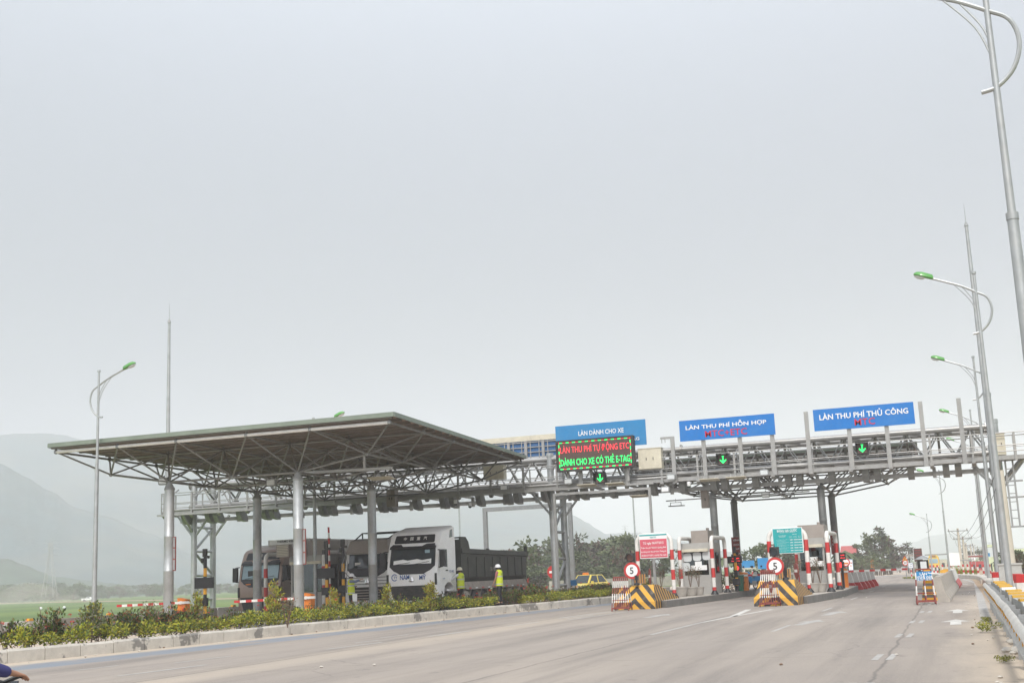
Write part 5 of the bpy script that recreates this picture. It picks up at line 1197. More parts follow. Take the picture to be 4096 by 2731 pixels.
    # grille, bumper, lamps
    mb = MB(); q = [(-1.1, 1.36), (1.1, 1.36), (.92, .72), (-.92, .72)]; 
    mb.add([(x, fy(z) - .015, z) for x, z in q] + [(x, .1, z) for x, z in q], [(0, 1, 2, 3), (0, 4, 5, 1), (1, 5, 6, 2), (2, 6, 7, 3), (3, 7, 4, 0)]); gr = mb.build('grille', 'blackdust', root)
    mb = MB()
    for z in (.82, .95, 1.08, 1.21): w2 = .62 + (z - .72) * .2; mb.box((0, fy(z) - .04, z), (2 * w2, .05, .05))
    mb.build('slats', 'dusty' if dust else 'rubber', gr)
    mb = MB(); mb.prism([(.0, .34), (-.06, .42), (-.06, .60), (.02, .68), (.6, .68), (.6, .34)], -1.24, 1.24, inset=.05, edge=.1); mb.build('bumper', body if body == 'truckwhite' else 'blackdust', root)
    for s in (-1, 1):
        mb = MB(); mb.hexa([(s * .78, -.07, .5), (s * 1.16, -.05, .5), (s * 1.18, .02, .5), (s * .78, .02, .5), (s * .82, -.07, .66), (s * 1.18, -.04, .7), (s * 1.2, .02, .7), (s * .82, .02, .66)]); mb.build('headlight', 'lampglass', root)
        mb = MB(); mb.box((s * 1.18, .0, 1.62), (.09, .06, .5)); mb.build('corner_vent', 'black', root)
        # door, window, mirror
        mb = MB(); X = s * 1.243
        mb.prism([(.34, 1.5), (1.28, 1.55), (1.28, 3.0), (.52, 3.0), (.3, 2.2)], X - .012, X + .012); d_ = mb.build('door', body, root)
        mb = MB(); mb.prism([(.42, 2.18), (1.2, 2.12), (1.2, 2.92), (.58, 2.92)], X - .016, X + .016); mb.build('window', 'glassdark', d_)
        mb = MB(); mb.box((X + s * .02, 1.1, 1.98), (.04, .2, .05)); mb.build('handle', 'black', d_)
        mb = MB(); mx_ = s * 1.47; mb.prism([(mx_ - .12, 2.15), (mx_ + .12, 2.15), (mx_ + .13, 2.25), (mx_ + .13, 2.85), (mx_ - .12, 2.88), (mx_ - .13, 2.25)], .08, .24, axis='Y'); mb.bar((s * 1.24, .2, 2.9), (mx_, .16, 2.87), .05, .05); mb.bar((s * 1.24, .25, 2.12), (mx_, .16, 2.16), .05, .05); mb.build('mirror', 'black', root)
        mb = MB(); mb.box((s * 1.2, 1.5, 1.1), (.1, .66, .08)); mb.build('mudguard', body, root)
    # badge
    mb = MB(); mb.add([(-.05, -.05, 1.56), (-.14, -.03, 1.56), (-.02, -.05, 1.84), (-.01, -.06, 1.58)], [(0, 1, 2, 3)]); mb.add([(.05, -.05, 1.56), (.01, -.06, 1.58), (.02, -.05, 1.84), (.14, -.03, 1.56)], [(0, 1, 2, 3)]); mb.add([(-.12, -.03, 1.53), (.12, -.03, 1.53), (0, -.06, 1.58)], [(0, 1, 2)]); mb.build('badge', 'chrome', root)
    return fy
def chassis(root, y0, y1, m='blackdust'):
    mb = MB()
    for x in (-.42, .42): mb.box((x, (y0 + y1) / 2, .95), (.1, y1 - y0, .26))
    for k in range(6): mb.box((0, y0 + (y1 - y0) * (k + .5) / 6, .95), (.84, .12, .18))
    mb.build('chassis', m, root)

# ---- the white tractor with the dump trailer
P_ = dep(1646, 2300, 55.0)
tr = thing('dump_truck', 'white truck with blue words on its nose and a dark grey tipper trailer', 'truck', (P_.x, P_.y, 0))
fy = heavy_cab(tr, 'truckwhite')
mb = MB()
mb.text('NAM', (-.33, fy(1.72) - .02, 1.74), h=.21, wd=.46, bold=.02); mb.text('MỸ', (.55, fy(1.72) - .02, 1.74), h=.25, wd=.32, bold=.02)
mb.text('TY', (-.78, fy(1.72) - .02, 1.74), h=.11, wd=.18, bold=.015)
for k in range(18):
    a0_, a1_ = rad(45 + 270 * k / 18), rad(45 + 270 * (k + 1) / 18); c_ = V((-.83, fy(1.72) - .02, 1.74))
    mb.quad(c_ + V((math.cos(a0_) * .12, 0, math.sin(a0_) * .12)), c_ + V((math.cos(a0_) * .155, 0, math.sin(a0_) * .155)), c_ + V((math.cos(a1_) * .155, 0, math.sin(a1_) * .155)), c_ + V((math.cos(a1_) * .12, 0, math.sin(a1_) * .12)))
mb.build('lettering', 'lettblue', tr)
mb = MB(); X = 1.245
mb.text('73C - 04522', (X + .008, 1.68, 1.93), (0, 1, 0), (0, 0, 1), h=.10, wd=.52, bold=.02, th=.004); mb.text('NAM MỸ', (X + .006, .72, 1.62), (0, 1, 0), (0, 0, 1), h=.06, wd=.28, bold=.02, th=.02)
mb.build('side_lettering', 'lettblue', tr)
mb = MB(); mb.box((0, .5, 2.42), (1.9, .5, .06)); mb.build('dashboard', 'white', tr)
mb = MB(); n = 8                     # sunshade lying along the foot of the windscreen
for i in range(n):
    a, c = -.92 + 1.86 * i / n, -.92 + 1.86 * (i + 1) / n
    mb.quad((a, fy(2.3) - .055, 2.31), (c, fy(2.3) - .055, 2.31), (c, fy(2.5) - .055, 2.50 + .03 * math.sin(i * 2.1)), (a, fy(2.5) - .055, 2.50 + .03 * math.sin((i - 1) * 2.1)))
mb.build('sunshade', 'cleanwhite', tr)
mb = MB(); mb.box((.72, fy(2.86) - .06, 2.85), (.24, .01, .14)); mb.build('sticker', 'glassblue', tr)
chassis(tr, .6, 6.6)
for x in (-1.02, 1.02):
    wheel(tr, x, 1.38, .52, .32)
    for y in (4.6, 5.95): wheel(tr, x * .98, y, .52, .5)
for s in (-1, 1):
    mb = MB(); mb.loft([[(s * 1.2, 4.6 + .66 * math.cos(t), .52 + .66 * math.sin(t)) for t in lin(0, math.pi, 8)] + [(s * 1.2, 4.6 + .62 * math.cos(t), .52 + .62 * math.sin(t)) for t in lin(math.pi, 0, 8)], [(s * .72, 4.6 + .66 * math.cos(t), .52 + .66 * math.sin(t)) for t in lin(0, math.pi, 8)] + [(s * .72, 4.6 + .62 * math.cos(t), .52 + .62 * math.sin(t)) for t in lin(math.pi, 0, 8)]]); mb.build('mudguard', 'dusty', tr)
    mb = MB(); mb.loft([[(s * 1.2, 5.95 + .66 * math.cos(t), .52 + .66 * math.sin(t)) for t in lin(0, math.pi, 8)] + [(s * 1.2, 5.95 + .62 * math.cos(t), .52 + .62 * math.sin(t)) for t in lin(math.pi, 0, 8)], [(s * .72, 5.95 + .66 * math.cos(t), .52 + .66 * math.sin(t)) for t in lin(0, math.pi, 8)] + [(s * .72, 5.95 + .62 * math.cos(t), .52 + .62 * math.sin(t)) for t in lin(math.pi, 0, 8)]]); mb.build('mudguard', 'dusty', tr)
mb = MB(); mb.lathe([(.3, 0), (.32, .03), (.32, 1.1), (.3, 1.13)], (1.0, 2.6, .75), 16, axis='Y'); mb.build('fuel_tank', 'dusty', tr, smooth=True)
# tipper body: hollow, front wall raised, flared side rails
ya, yb2 = 3.1, 12.4
tb_ = MB(); zf, zt_ = 1.38, 2.86
out_ = [(-1.22, zt_), (-1.25, zt_ - .22), (-1.16, zt_ - .26), (-1.16, 1.62), (-.95, zf), (.95, zf), (1.16, 1.62), (1.16, zt_ - .26), (1.25, zt_ - .22), (1.22, zt_)]
inn = [(1.1, zt_), (1.08, 1.66), (.9, zf + .08), (-.9, zf + .08), (-1.08, 1.66), (-1.1, zt_)]
ringy = lambda y, dz=0: [(x, y, z + (dz if z > 2.3 else 0)) for x, z in out_ + inn]
tb_.loft([ringy(ya, .12), ringy(yb2 - .4, 0), [(x, yb2 + (.25 if z > 2 else -.05), z - .02) for x, z in out_ + inn]])
dump = tb_.build('tipper_body', 'dumpgrey', tr)
mb = MB(); mb.prism([(ya - .05, zf), (ya - .05, 3.52), (ya + .62, 3.52), (ya + .95, 3.3), (ya + 1.2, zt_ - .06), (ya + 1.1, zt_ - .22), (ya + .35, 2.6), (ya + .1, zf)], -1.19, -1.11); mb.prism([(ya - .05, zf), (ya - .05, 3.52), (ya + .62, 3.52), (ya + .95, 3.3), (ya + 1.2, zt_ - .06), (ya + 1.1, zt_ - .22), (ya + .35, 2.6), (ya + .1, zf)], 1.11, 1.19)
mb.box((0, ya - .02, (zf + 3.4) / 2), (2.22, .07, 3.4 - zf)); mb.box((0, ya + .28, 3.49), (2.22, .62, .05)); mb.build('headboard', 'dumpgrey', tr)
mb = MB(); mb.hexa([(-1.13, yb2 + .05, zf + .1), (1.13, yb2 + .05, zf + .1), (1.13, yb2 + .12, zf + .1), (-1.13, yb2 + .12, zf + .1), (-1.13, yb2 + .3, 2.9), (1.13, yb2 + .3, 2.9), (1.13, yb2 + .37, 2.9), (-1.13, yb2 + .37, 2.9)])
for x in (-1.1, 1.1): mb.bar((x, yb2 + .2, 2.7), (x, yb2 + .3, 3.12), .14, .2)
mb.build('tailgate', 'dumpgrey', tr)
mb = MB()
for y in lin(ya + .9, yb2 - .6, 7): mb.box((1.175, y, 2.1), (.03, .1, .95))
mb.build('ribs', 'dumpgrey', dump)
mb = MB(); mb.hexa([(1.0, ya + .2, 1.06), (1.27, ya + .4, 1.06), (1.27, yb2 - .1, 1.06), (1.0, yb2 - .1, 1.06), (1.0, ya - .3, 1.42), (1.15, ya - .1, 1.42), (1.15, yb2 - .1, 1.42), (1.0, yb2 - .1, 1.42)]); mb.build('side_skirt', 'dusty', tr)
mb = MB()
for i in range(10): mb.box((1.275, ya + .8 + i * .85, 1.12), (.012, .28, .06), i % 2)
mb.build('reflectors', M('red', 'cleanwhite'), tr)
mb = MB(); mb.text('73R - 00394', (1.17, 7.4, 1.98), (0, 1, 0), (0, 0, 1), h=.2, wd=1.05, bold=.02, th=.03); mb.build('lettering', 'dusty', dump)
for x in (-1.0, 1.0):
    for y in (8.8, 10.1, 11.4): 
        wheel(tr, x, y, .52, .5)
        mb = MB(); mb.loft([[(xx, y + rr * math.cos(t), .52 + rr * math.sin(t)) for rr, ts in ((.66, lin(0, math.pi, 8)), (.62, lin(math.pi, 0, 8))) for t in ts] for xx in (x - .28, x + .28)]); mb.build('mudguard', 'dusty', tr)
mb = MB()
for x in (-.5, .5): mb.box((x, 8.4, 1.22), (.14, 8.2, .25))
mb.build('trailer_frame', 'blackdust', tr)

# ---- dusty white cab in the middle lane
q = dep(1432, 2320, 60.6)
t2_ = thing('heavy_truck', 'dusty pale truck cab with a wide brown roof deflector in the middle lane', 'truck', (-27.45, q.y, 0))
fy2 = heavy_cab(t2_, 'truckwhite', words=False, dust=True, high=False)
mb = MB(); mb.hexa([(-1.18, .02, 2.98), (1.18, .02, 2.98), (1.2, .9, 3.2), (-1.2, .9, 3.2), (-1.02, .25, 3.62), (1.02, .25, 3.62), (1.1, 1.0, 3.75), (-1.1, 1.0, 3.75)]); mb.build('roof_deflector', 'trucktaupe', t2_)
mb = MB()
for x in (-1.0, 1.0): mb.bar((x * .9, .4, 3.62), (x, 1.6, 4.05), .05, .05); mb.bar((x, 1.6, 4.05), (x, 3.2, 4.05), .05, .05)
for y in (1.6, 2.4, 3.2): mb.bar((-1.0, y, 4.05), (1.0, y, 4.05), .05, .05); mb.bar((-1, y, 4.05), (-1, y, 3.3), .05, .05); mb.bar((1, y, 4.05), (1, y, 3.3), .05, .05)
mb.build('roof_rack', 'blackdust', t2_)
mb = MB()
for z in (1.5, 1.66, 1.82): mb.box((0, fy2(z) - .02, z), (2.2, .03, .025))
mb.build('panel_gaps', 'black', t2_)
mb = MB(); mb.box((-.55, .1, 2.5), (.3, .02, .14)); mb.box((-.35, .1, 2.33), (.45, .02, .16)); mb.box((.15, .08, 2.13), (.35, .02, .09)); mb.build('dashboard_papers', 'white', t2_)
chassis(t2_, .6, 8.5)
for x in (-1.02, 1.02):
    wheel(t2_, x, 1.38, .52, .32); wheel(t2_, x, 6.2, .52, .5); wheel(t2_, x, 7.5, .52, .5)
mb = MB(); mb.box((0, 5.9, 2.35), (2.44, 6.2, 2.3)); mb.box((0, 5.9, 3.55), (2.5, 6.3, .12)); mb.build('cargo_box', 'trucktaupe', t2_)

# ---- brown truck with refrigerated trailer
q = dep(1000, 2340, 63.0)
t3_ = thing('trailer_truck', 'brown truck with a pale refrigerated trailer in the left lane', 'truck', (-33.8, q.y, -.28))
fy3 = heavy_cab(t3_, 'truckbrown', glass='glassblue')
mb = MB(); mb.box((-.55, fy3(2.55) - .06, 2.55), (.3, .02, .3)); mb.build('round_sticker', 'black', t3_)
mb = MB(); 
for x in (-.62, .55): mb.box((x, fy3(2.0) - .04, 2.02), (.28, .02, .06))
mb.build('red_stickers', 'orange', t3_)
chassis(t3_, .6, 7)
for x in (-1.02, 1.02):
    wheel(t3_, x, 1.38, .52, .32)
    for y in (4.6, 5.9, 10.5, 11.8, 13.1): wheel(t3_, x, y, .52, .5)
mb = MB(); mb.prism([(-1.27, 1.3), (1.27, 1.3), (1.27, 4.32), (-1.27, 4.32)], 3.1, 15.5, axis='Y'); bx = mb.build('trailer_box', 'reefer', t3_)
mb = MB()
for y in lin(3.3, 15.3, 40): mb.box((1.28, y, 2.82), (.02, .05, 2.9))
mb.build('side_ribs', 'reefer', bx)
mb = MB(); mb.box((0, 2.9, 3.55), (1.9, .45, 1.2)); mb.box((0, 2.95, 4.2), (1.9, .5, .22)); ru = mb.build('cooling_unit', 'white', t3_)
mb = MB(); mb.text('THERMO KING', (.1, 2.68, 4.21), h=.12, wd=1.15, bold=.02, th=.02); mb.build('lettering', 'black', ru)

# ---- cars
def car(root, L, W, H, body, zc=.0, hatch=True):
    # loft along y (front at y=0 faces the viewer)
    def sec(y, zb, zt, w_, wt): return [(-w_, y, zb), (-w_ * 1.0, y, (zb + zt) * .45), (-wt, y, zt), (wt, y, zt), (w_, y, (zb + zt) * .45), (w_, y, zb)]
    w2 = W / 2
    mb = MB(); mb.loft([sec(0, .32, .62, w2 * .82, w2 * .7), sec(.08, .22, .74, w2 * .93, w2 * .8), sec(.5, .2, .86, w2, w2 * .86), sec(L * .27, .2, .95, w2, w2 * .88), sec(L * .9, .22, .98, w2, w2 * .88), sec(L - .05, .3, .92, w2 * .93, w2 * .82), sec(L, .4, .8, w2 * .85, w2 * .75)])
    b = mb.build('body', body, root, smooth=True)
    yb_, yt, yr, ye = L * .24, L * .42, L * .82 if hatch else L * .72, L * .97 if hatch else L * .86
    mb = MB(); mb.loft([[(-w2 * .86, yb_, .9), (w2 * .86, yb_, .9), (w2 * .86, ye, .93), (-w2 * .86, ye, .93)], [(-w2 * .68, yt, H), (w2 * .68, yt, H), (w2 * .68, yr, H - .02), (-w2 * .68, yr, H - .02)]]); c = mb.build('cabin', body, root)
    def glass(name, pts, off):
        mb = MB(); mb.add([V(p) + V(off) for p in pts], [(0, 1, 2, 3)]); mb.build(name, 'glassdark', root)
    lerp = lambda a, b_, t: tuple(a[i] + (b_[i] - a[i]) * t for i in range(3))
    def inset(P, t=.1):
        c_ = [sum(p[i] for p in P) / 4 for i in range(3)]; return [lerp(p, c_, t) for p in P]
    A, B_, C_, D_ = (-w2 * .86, yb_, .9), (w2 * .86, yb_, .9), (w2 * .68, yt, H), (-w2 * .68, yt, H); glass('windscreen', inset([A, B_, C_, D_], .12), (0, -.012, .012))
    E, F_, G_, H_ = (-w2 * .86, ye, .93), (w2 * .86, ye, .93), (w2 * .68, yr, H - .02), (-w2 * .68, yr, H - .02); glass('rear_window', inset([E, F_, G_, H_], .14), (0, .012, .012))
    for s in (-1, 1):
        a, b_, c_, d_ = (s * w2 * .86, yb_ + .1, .93), (s * w2 * .86, (yb_ + ye) / 2, .94), (s * w2 * .68, (yt + yr) / 2, H - .03), (s * w2 * .68, yt + .05, H - .03); glass('side_window', inset([a, b_, c_, d_], .1), (s * .012, 0, .004))
        a, b_, c_, d_ = (s * w2 * .86, (yb_ + ye) / 2 + .04, .94), (s * w2 * .86, ye - .12, .95), (s * w2 * .68, yr - .04, H - .04), (s * w2 * .68, (yt + yr) / 2 + .04, H - .03); glass('side_window', inset([a, b_, c_, d_], .1), (s * .012, 0, .004))
        mb = MB(); mb.hexa([(s * w2 * .5, .06, .6), (s * w2 * .82, .12, .6), (s * w2 * .9, .34, .64), (s * w2 * .5, .12, .64), (s * w2 * .5, .1, .74), (s * w2 * .82, .2, .76), (s * w2 * .9, .46, .8), (s * w2 * .5, .16, .76)]); mb.build('headlight', 'lampglass', root)
        mb = MB(); mb.box((s * w2 * .76, L - .03, .8), (w2 * .3, .06, .18)); mb.build('tail_light', 'red', root)
        mb = MB(); mb.box((s * (w2 + .09), L * .3, 1.0), (.16, .1, .13)); mb.build('mirror', body, root)
        for y in (L * .17, L * .82): wheel(root, s * (w2 - .09), y, .3, .18)
    mb = MB(); mb.box((0, -.005, .5), (w2 * 1.1, .06, .16)); mb.build('grille', 'black', root)
    mb = MB(); mb.box((0, L + .005, .72), (.46, .02, .12)); mb.box((0, -.04, .38), (.46, .02, .1)); mb.build('number_plate', 'cleanwhite', root)
q = dep(2306, 2380, 84)
tx = thing('taxi', 'yellow taxi hatchback parked behind the gantry legs', 'taxi', (q.x - .2, q.y, -.05), rad(-16))
car(tx, 3.6, 1.62, 1.5, 'taxiyellow'); mb = MB(); mb.prism([(-.24, 1.49), (.24, 1.49), (.18, 1.66), (-.18, 1.66)], 1.6, 1.75, axis='Y'); mb.build('roof_sign', 'orange', tx)
q = dep(3588, 2284, 285)
bc = thing('sedan', 'black sedan driving away on the far road', 'car', (q.x, q.y, roadz(0, q.y) + .02), math.pi); car(bc, 4.6, 1.82, 1.5, 'carblack', hatch=False)
bc.location.y += 4.6
# far white pickup in the dust on the field track
q = dep(380, 2402, 490); pk = thing('pickup', 'white pickup trailing dust across the green field', 'pickup', (q.x, q.y, gz(q.x, q.y)), rad(110))
mb = MB(); mb.loft([[(-.85, y, .45), (.85, y, .45), (.88, y, zt_), (-.88, y, zt_)] for y, zt_ in ((0, .9), (.15, 1.05), (1.5, 1.12), (5.1, 1.12), (5.2, 1.05))]); mb.build('body', 'cleanwhite', pk)
mb = MB(); mb.loft([[(-.8, 1.3, 1.1), (.8, 1.3, 1.1), (.8, 3.4, 1.1), (-.8, 3.4, 1.1)], [(-.65, 1.9, 1.75), (.65, 1.9, 1.75), (.65, 3.2, 1.75), (-.65, 3.2, 1.75)]]); mb.build('cabin', 'cleanwhite', pk)
for s in (-1, 1):
    mb = MB(); mb.prism([(1.75, 1.2), (3.2, 1.2), (3.1, 1.62), (2.05, 1.62)], s * .76 - .02, s * .76 + .02); mb.build('side_window', 'glassdark', pk)
    for y in (1.0, 4.1): wheel(pk, s * .78, y, .37, .24)
# bus
q = dep(3738, 2280, 262); bus = thing('minibus', 'yellow minibus facing the camera far down the road', 'bus', (q.x, q.y, roadz(0, q.y)))
mb = MB(); mb.loft([[(-1.0, .25, .35), (1.0, .25, .35), (1.0, .25, 1.5), (.85, .45, 2.6), (.6, .6, 2.95), (-.6, .6, 2.95), (-.85, .45, 2.6), (-1.0, .25, 1.5)], [(-1.12, .5, .3), (1.12, .5, .3), (1.13, .5, 1.6), (1.08, .7, 2.65), (.85, .8, 3.05), (-.85, .8, 3.05), (-1.08, .7, 2.65), (-1.13, .5, 1.6)], [(-1.12, 8, .3), (1.12, 8, .3), (1.13, 8, 1.6), (1.08, 8, 2.65), (.85, 8, 3.05), (-.85, 8, 3.05), (-1.08, 8, 2.65), (-1.13, 8, 1.6)]]); mb.build('body', 'busyellow', bus, smooth=True)
mb = MB(); mb.add([(-.95, .23, 1.5), (.95, .23, 1.5), (.84, .4, 2.45), (-.84, .4, 2.45)], [(0, 1, 2, 3)]); mb.build('windscreen', 'glassblue', bus)
mb = MB(); mb.box((0, .45, 3.05), (1.5, .3, .3)); mb.build('sign_box', 'busyellow', bus); mb = MB(); mb.box((0, .28, 3.05), (1.0, .02, .18)); mb.build('route_lettering', 'darkred', bus)
for s in (-1, 1):
    mb = MB(); mb.box((s * .78, .22, .8), (.4, .06, .22)); mb.build('headlight', 'lampglass', bus); mb = MB(); mb.prism([(1.2, 1.6), (7.6, 1.6), (7.6, 2.5), (1.2, 2.5)], s * 1.12 - .02, s * 1.12 + .02); mb.build('side_window', 'glassdark', bus)
    for y in (1.8, 6.2): wheel(bus, s * .98, y, .4, .26)
mb = MB(); mb.box((0, .2, .5), (2.0, .1, .3)); mb.build('bumper', 'black', bus)

# ---- motorcycles
def motorbike(label, loc, rz, body='lettblue', seatm='black', mirrors=True):
    r_ = thing('motorcycle', label, 'motorcycle', loc, rz)      # rides towards +y
    for y in (-.62, .62):
        mb = MB(); k = 20; mb.path([(0, y + .27 * math.cos(t), .29 + .27 * math.sin(t)) for t in lin(0, 2 * math.pi, k)], .035, 8, caps=False); wl = mb.build('wheel', 'rubber', r_, smooth=True)
        mb = MB(); 
        for t in lin(0, math.pi, 5)[:-1]: mb.bar((0, y + .25 * math.cos(t), .29 + .25 * math.sin(t)), (0, y - .25 * math.cos(t), .29 - .25 * math.sin(t)), .02, .02)
        mb.disc((0, y, .29), .06, .09, 12, axis='X'); mb.build('spokes', 'chrome', wl)
    mb = MB(); mb.loft([[(-.08, y, zb), (.08, y, zb), (.11, y, zt), (-.11, y, zt)] for y, zb, zt in ((-.85, .68, .78), (-.5, .5, .78), (-.15, .42, .72), (.2, .34, .55), (.38, .4, .9), (.46, .6, .98))]); mb.build('body', body, r_, smooth=True)
    mb = MB(); mb.loft([[(-.1, y, z), (.1, y, z), (.12, y, z + .07), (-.12, y, z + .07)] for y, z in ((-.75, .79), (-.3, .76), (.12, .70))]); mb.build('seat', seatm, r_, smooth=True)
    mb = MB(); mb.box((0, .05, .36), (.2, .34, .22)); mb.tube((.13, -.1, .28), (.13, -.8, .36), .04, 8); mb.build('engine', 'steelgrey', r_)
    mb = MB(); mb.tube((-.05, .42, .95), (-.05, .62, .29), .025, 6); mb.tube((.05, .42, .95), (.05, .62, .29), .025, 6); mb.build('fork', 'chrome', r_)
    mb = MB(); mb.path([(-.34, .22, 1.03), (-.2, .36, 1.02), (0, .42, .97), (.2, .36, 1.02), (.34, .22, 1.03)], .016, 6); mb.build('handlebar', 'black', r_, smooth=True)
    for s in (-1, 1) if mirrors else (): mb = MB(); mb.tube((s * .24, .33, 1.02), (s * .3, .38, 1.2), .007, 5); mb.disc((s * .32, .38, 1.24), .055, .02, 12); mb.build('mirror', 'black', r_)
    mb = MB(); mb.disc((0, .52, .88), .08, .06, 14); mb.build('headlight', 'lampglass', r_)
    mb = MB(); mb.loft([[(-.05, .62 + .3 * math.cos(t), .29 + .33 * math.sin(t)), (.05, .62 + .3 * math.cos(t), .29 + .33 * math.sin(t)), (.05, .62 + .31 * math.cos(t), .29 + .35 * math.sin(t)), (-.05, .62 + .31 * math.cos(t), .29 + .35 * math.sin(t))] for t in lin(.5, 2.6, 6)]); mb.build('mudguard', body, r_)
    return r_
q = ony(3015, 2340, 69.5); mb_ = motorbike('blue and white motorcycle parked past the orange barrier cabinet', (q.x, 69.5, .3), rad(150), 'signbluepale')
q2 = ony(3040, 2330, 70.6); motorbike('dark motorcycle half hidden behind the blue motorcycle', (q2.x, 70.9, .3), rad(160), 'carblack')
# ================================================================ PEOPLE
def skin_mesh(chains, root_i=0, sub=2):
    """chains: list of lists of (point, radius); equal points are merged"""
    vs, rs, es, idx = [], [], [], {}
    for ch in chains:
        prev = None
        for p, r in ch:
            k = tuple(round(c, 4) for c in p)
            if k not in idx: idx[k] = len(vs); vs.append(p); rs.append(r if hasattr(r, '__len__') else (r, r))
            if prev is not None and prev != idx[k]: es.append((prev, idx[k]))
            prev = idx[k]
    me = bpy.data.meshes.new('skel'); me.from_pydata(vs, es, []); o = bpy.data.objects.new('skel', me); COL.objects.link(o)
    m = o.modifiers.new('s', 'SKIN'); m.use_smooth_shade = True; m.branch_smoothing = 0.4
    for i, sv in enumerate(me.skin_vertices[0].data): sv.radius = rs[i]; sv.use_root = (i == root_i)
    sb = o.modifiers.new('u', 'SUBSURF'); sb.levels = sub; sb.render_levels = sub
    bpy.context.view_layer.update()
    out_ = bpy.data.meshes.new_from_object(o.evaluated_get(bpy.context.evaluated_depsgraph_get()))
    bpy.data.objects.remove(o); bpy.data.meshes.remove(me)
    return out_
def skin_obj(name, chains, m, parent, sub=2):
    me = skin_mesh(chains, 0, sub); me.name = name; me.materials.clear(); me.materials.append(MATS[m])
    for p in me.polygons: p.material_index = 0; p.use_smooth = True
    o = bpy.data.objects.new(name, me); COL.objects.link(o); o.parent = parent; return o
def hand_chains(wr, d, palm_n, curl=.35, point=False):
    wr, d = V(wr), V(d).normalized(); n = V(palm_n); n = (n - d * n.dot(d)).normalized(); s = d.cross(n)
    pc = wr + d * .05; out_ = [[(tuple(wr), .024), (tuple(pc), (.034, .018))]]
    for i, (o_, l) in enumerate(((-.028, .062), (-.010, .075), (.010, .07), (.027, .056))):
        b = pc + d * .035 + s * o_; c = .08 if (point and i == 0) else curl * (2.2 if point else 1)
        k1 = b + (d * math.cos(c) + n * math.sin(c)) * l * .5; k2 = k1 + (d * math.cos(2 * c) + n * math.sin(2 * c)) * l * .5
        out_.append([(tuple(pc), (.034, .018)), (tuple(b), .0095), (tuple(k1), .0085), (tuple(k2), .0065)])
    t1 = wr + d * .03 - s * .035 + n * .01; t2 = t1 + d * .035 - s * .012 + n * .015
    out_.append([(tuple(wr + d * .02), (.028, .018)), (tuple(t1), .011), (tuple(t2), .008)])
    return out_
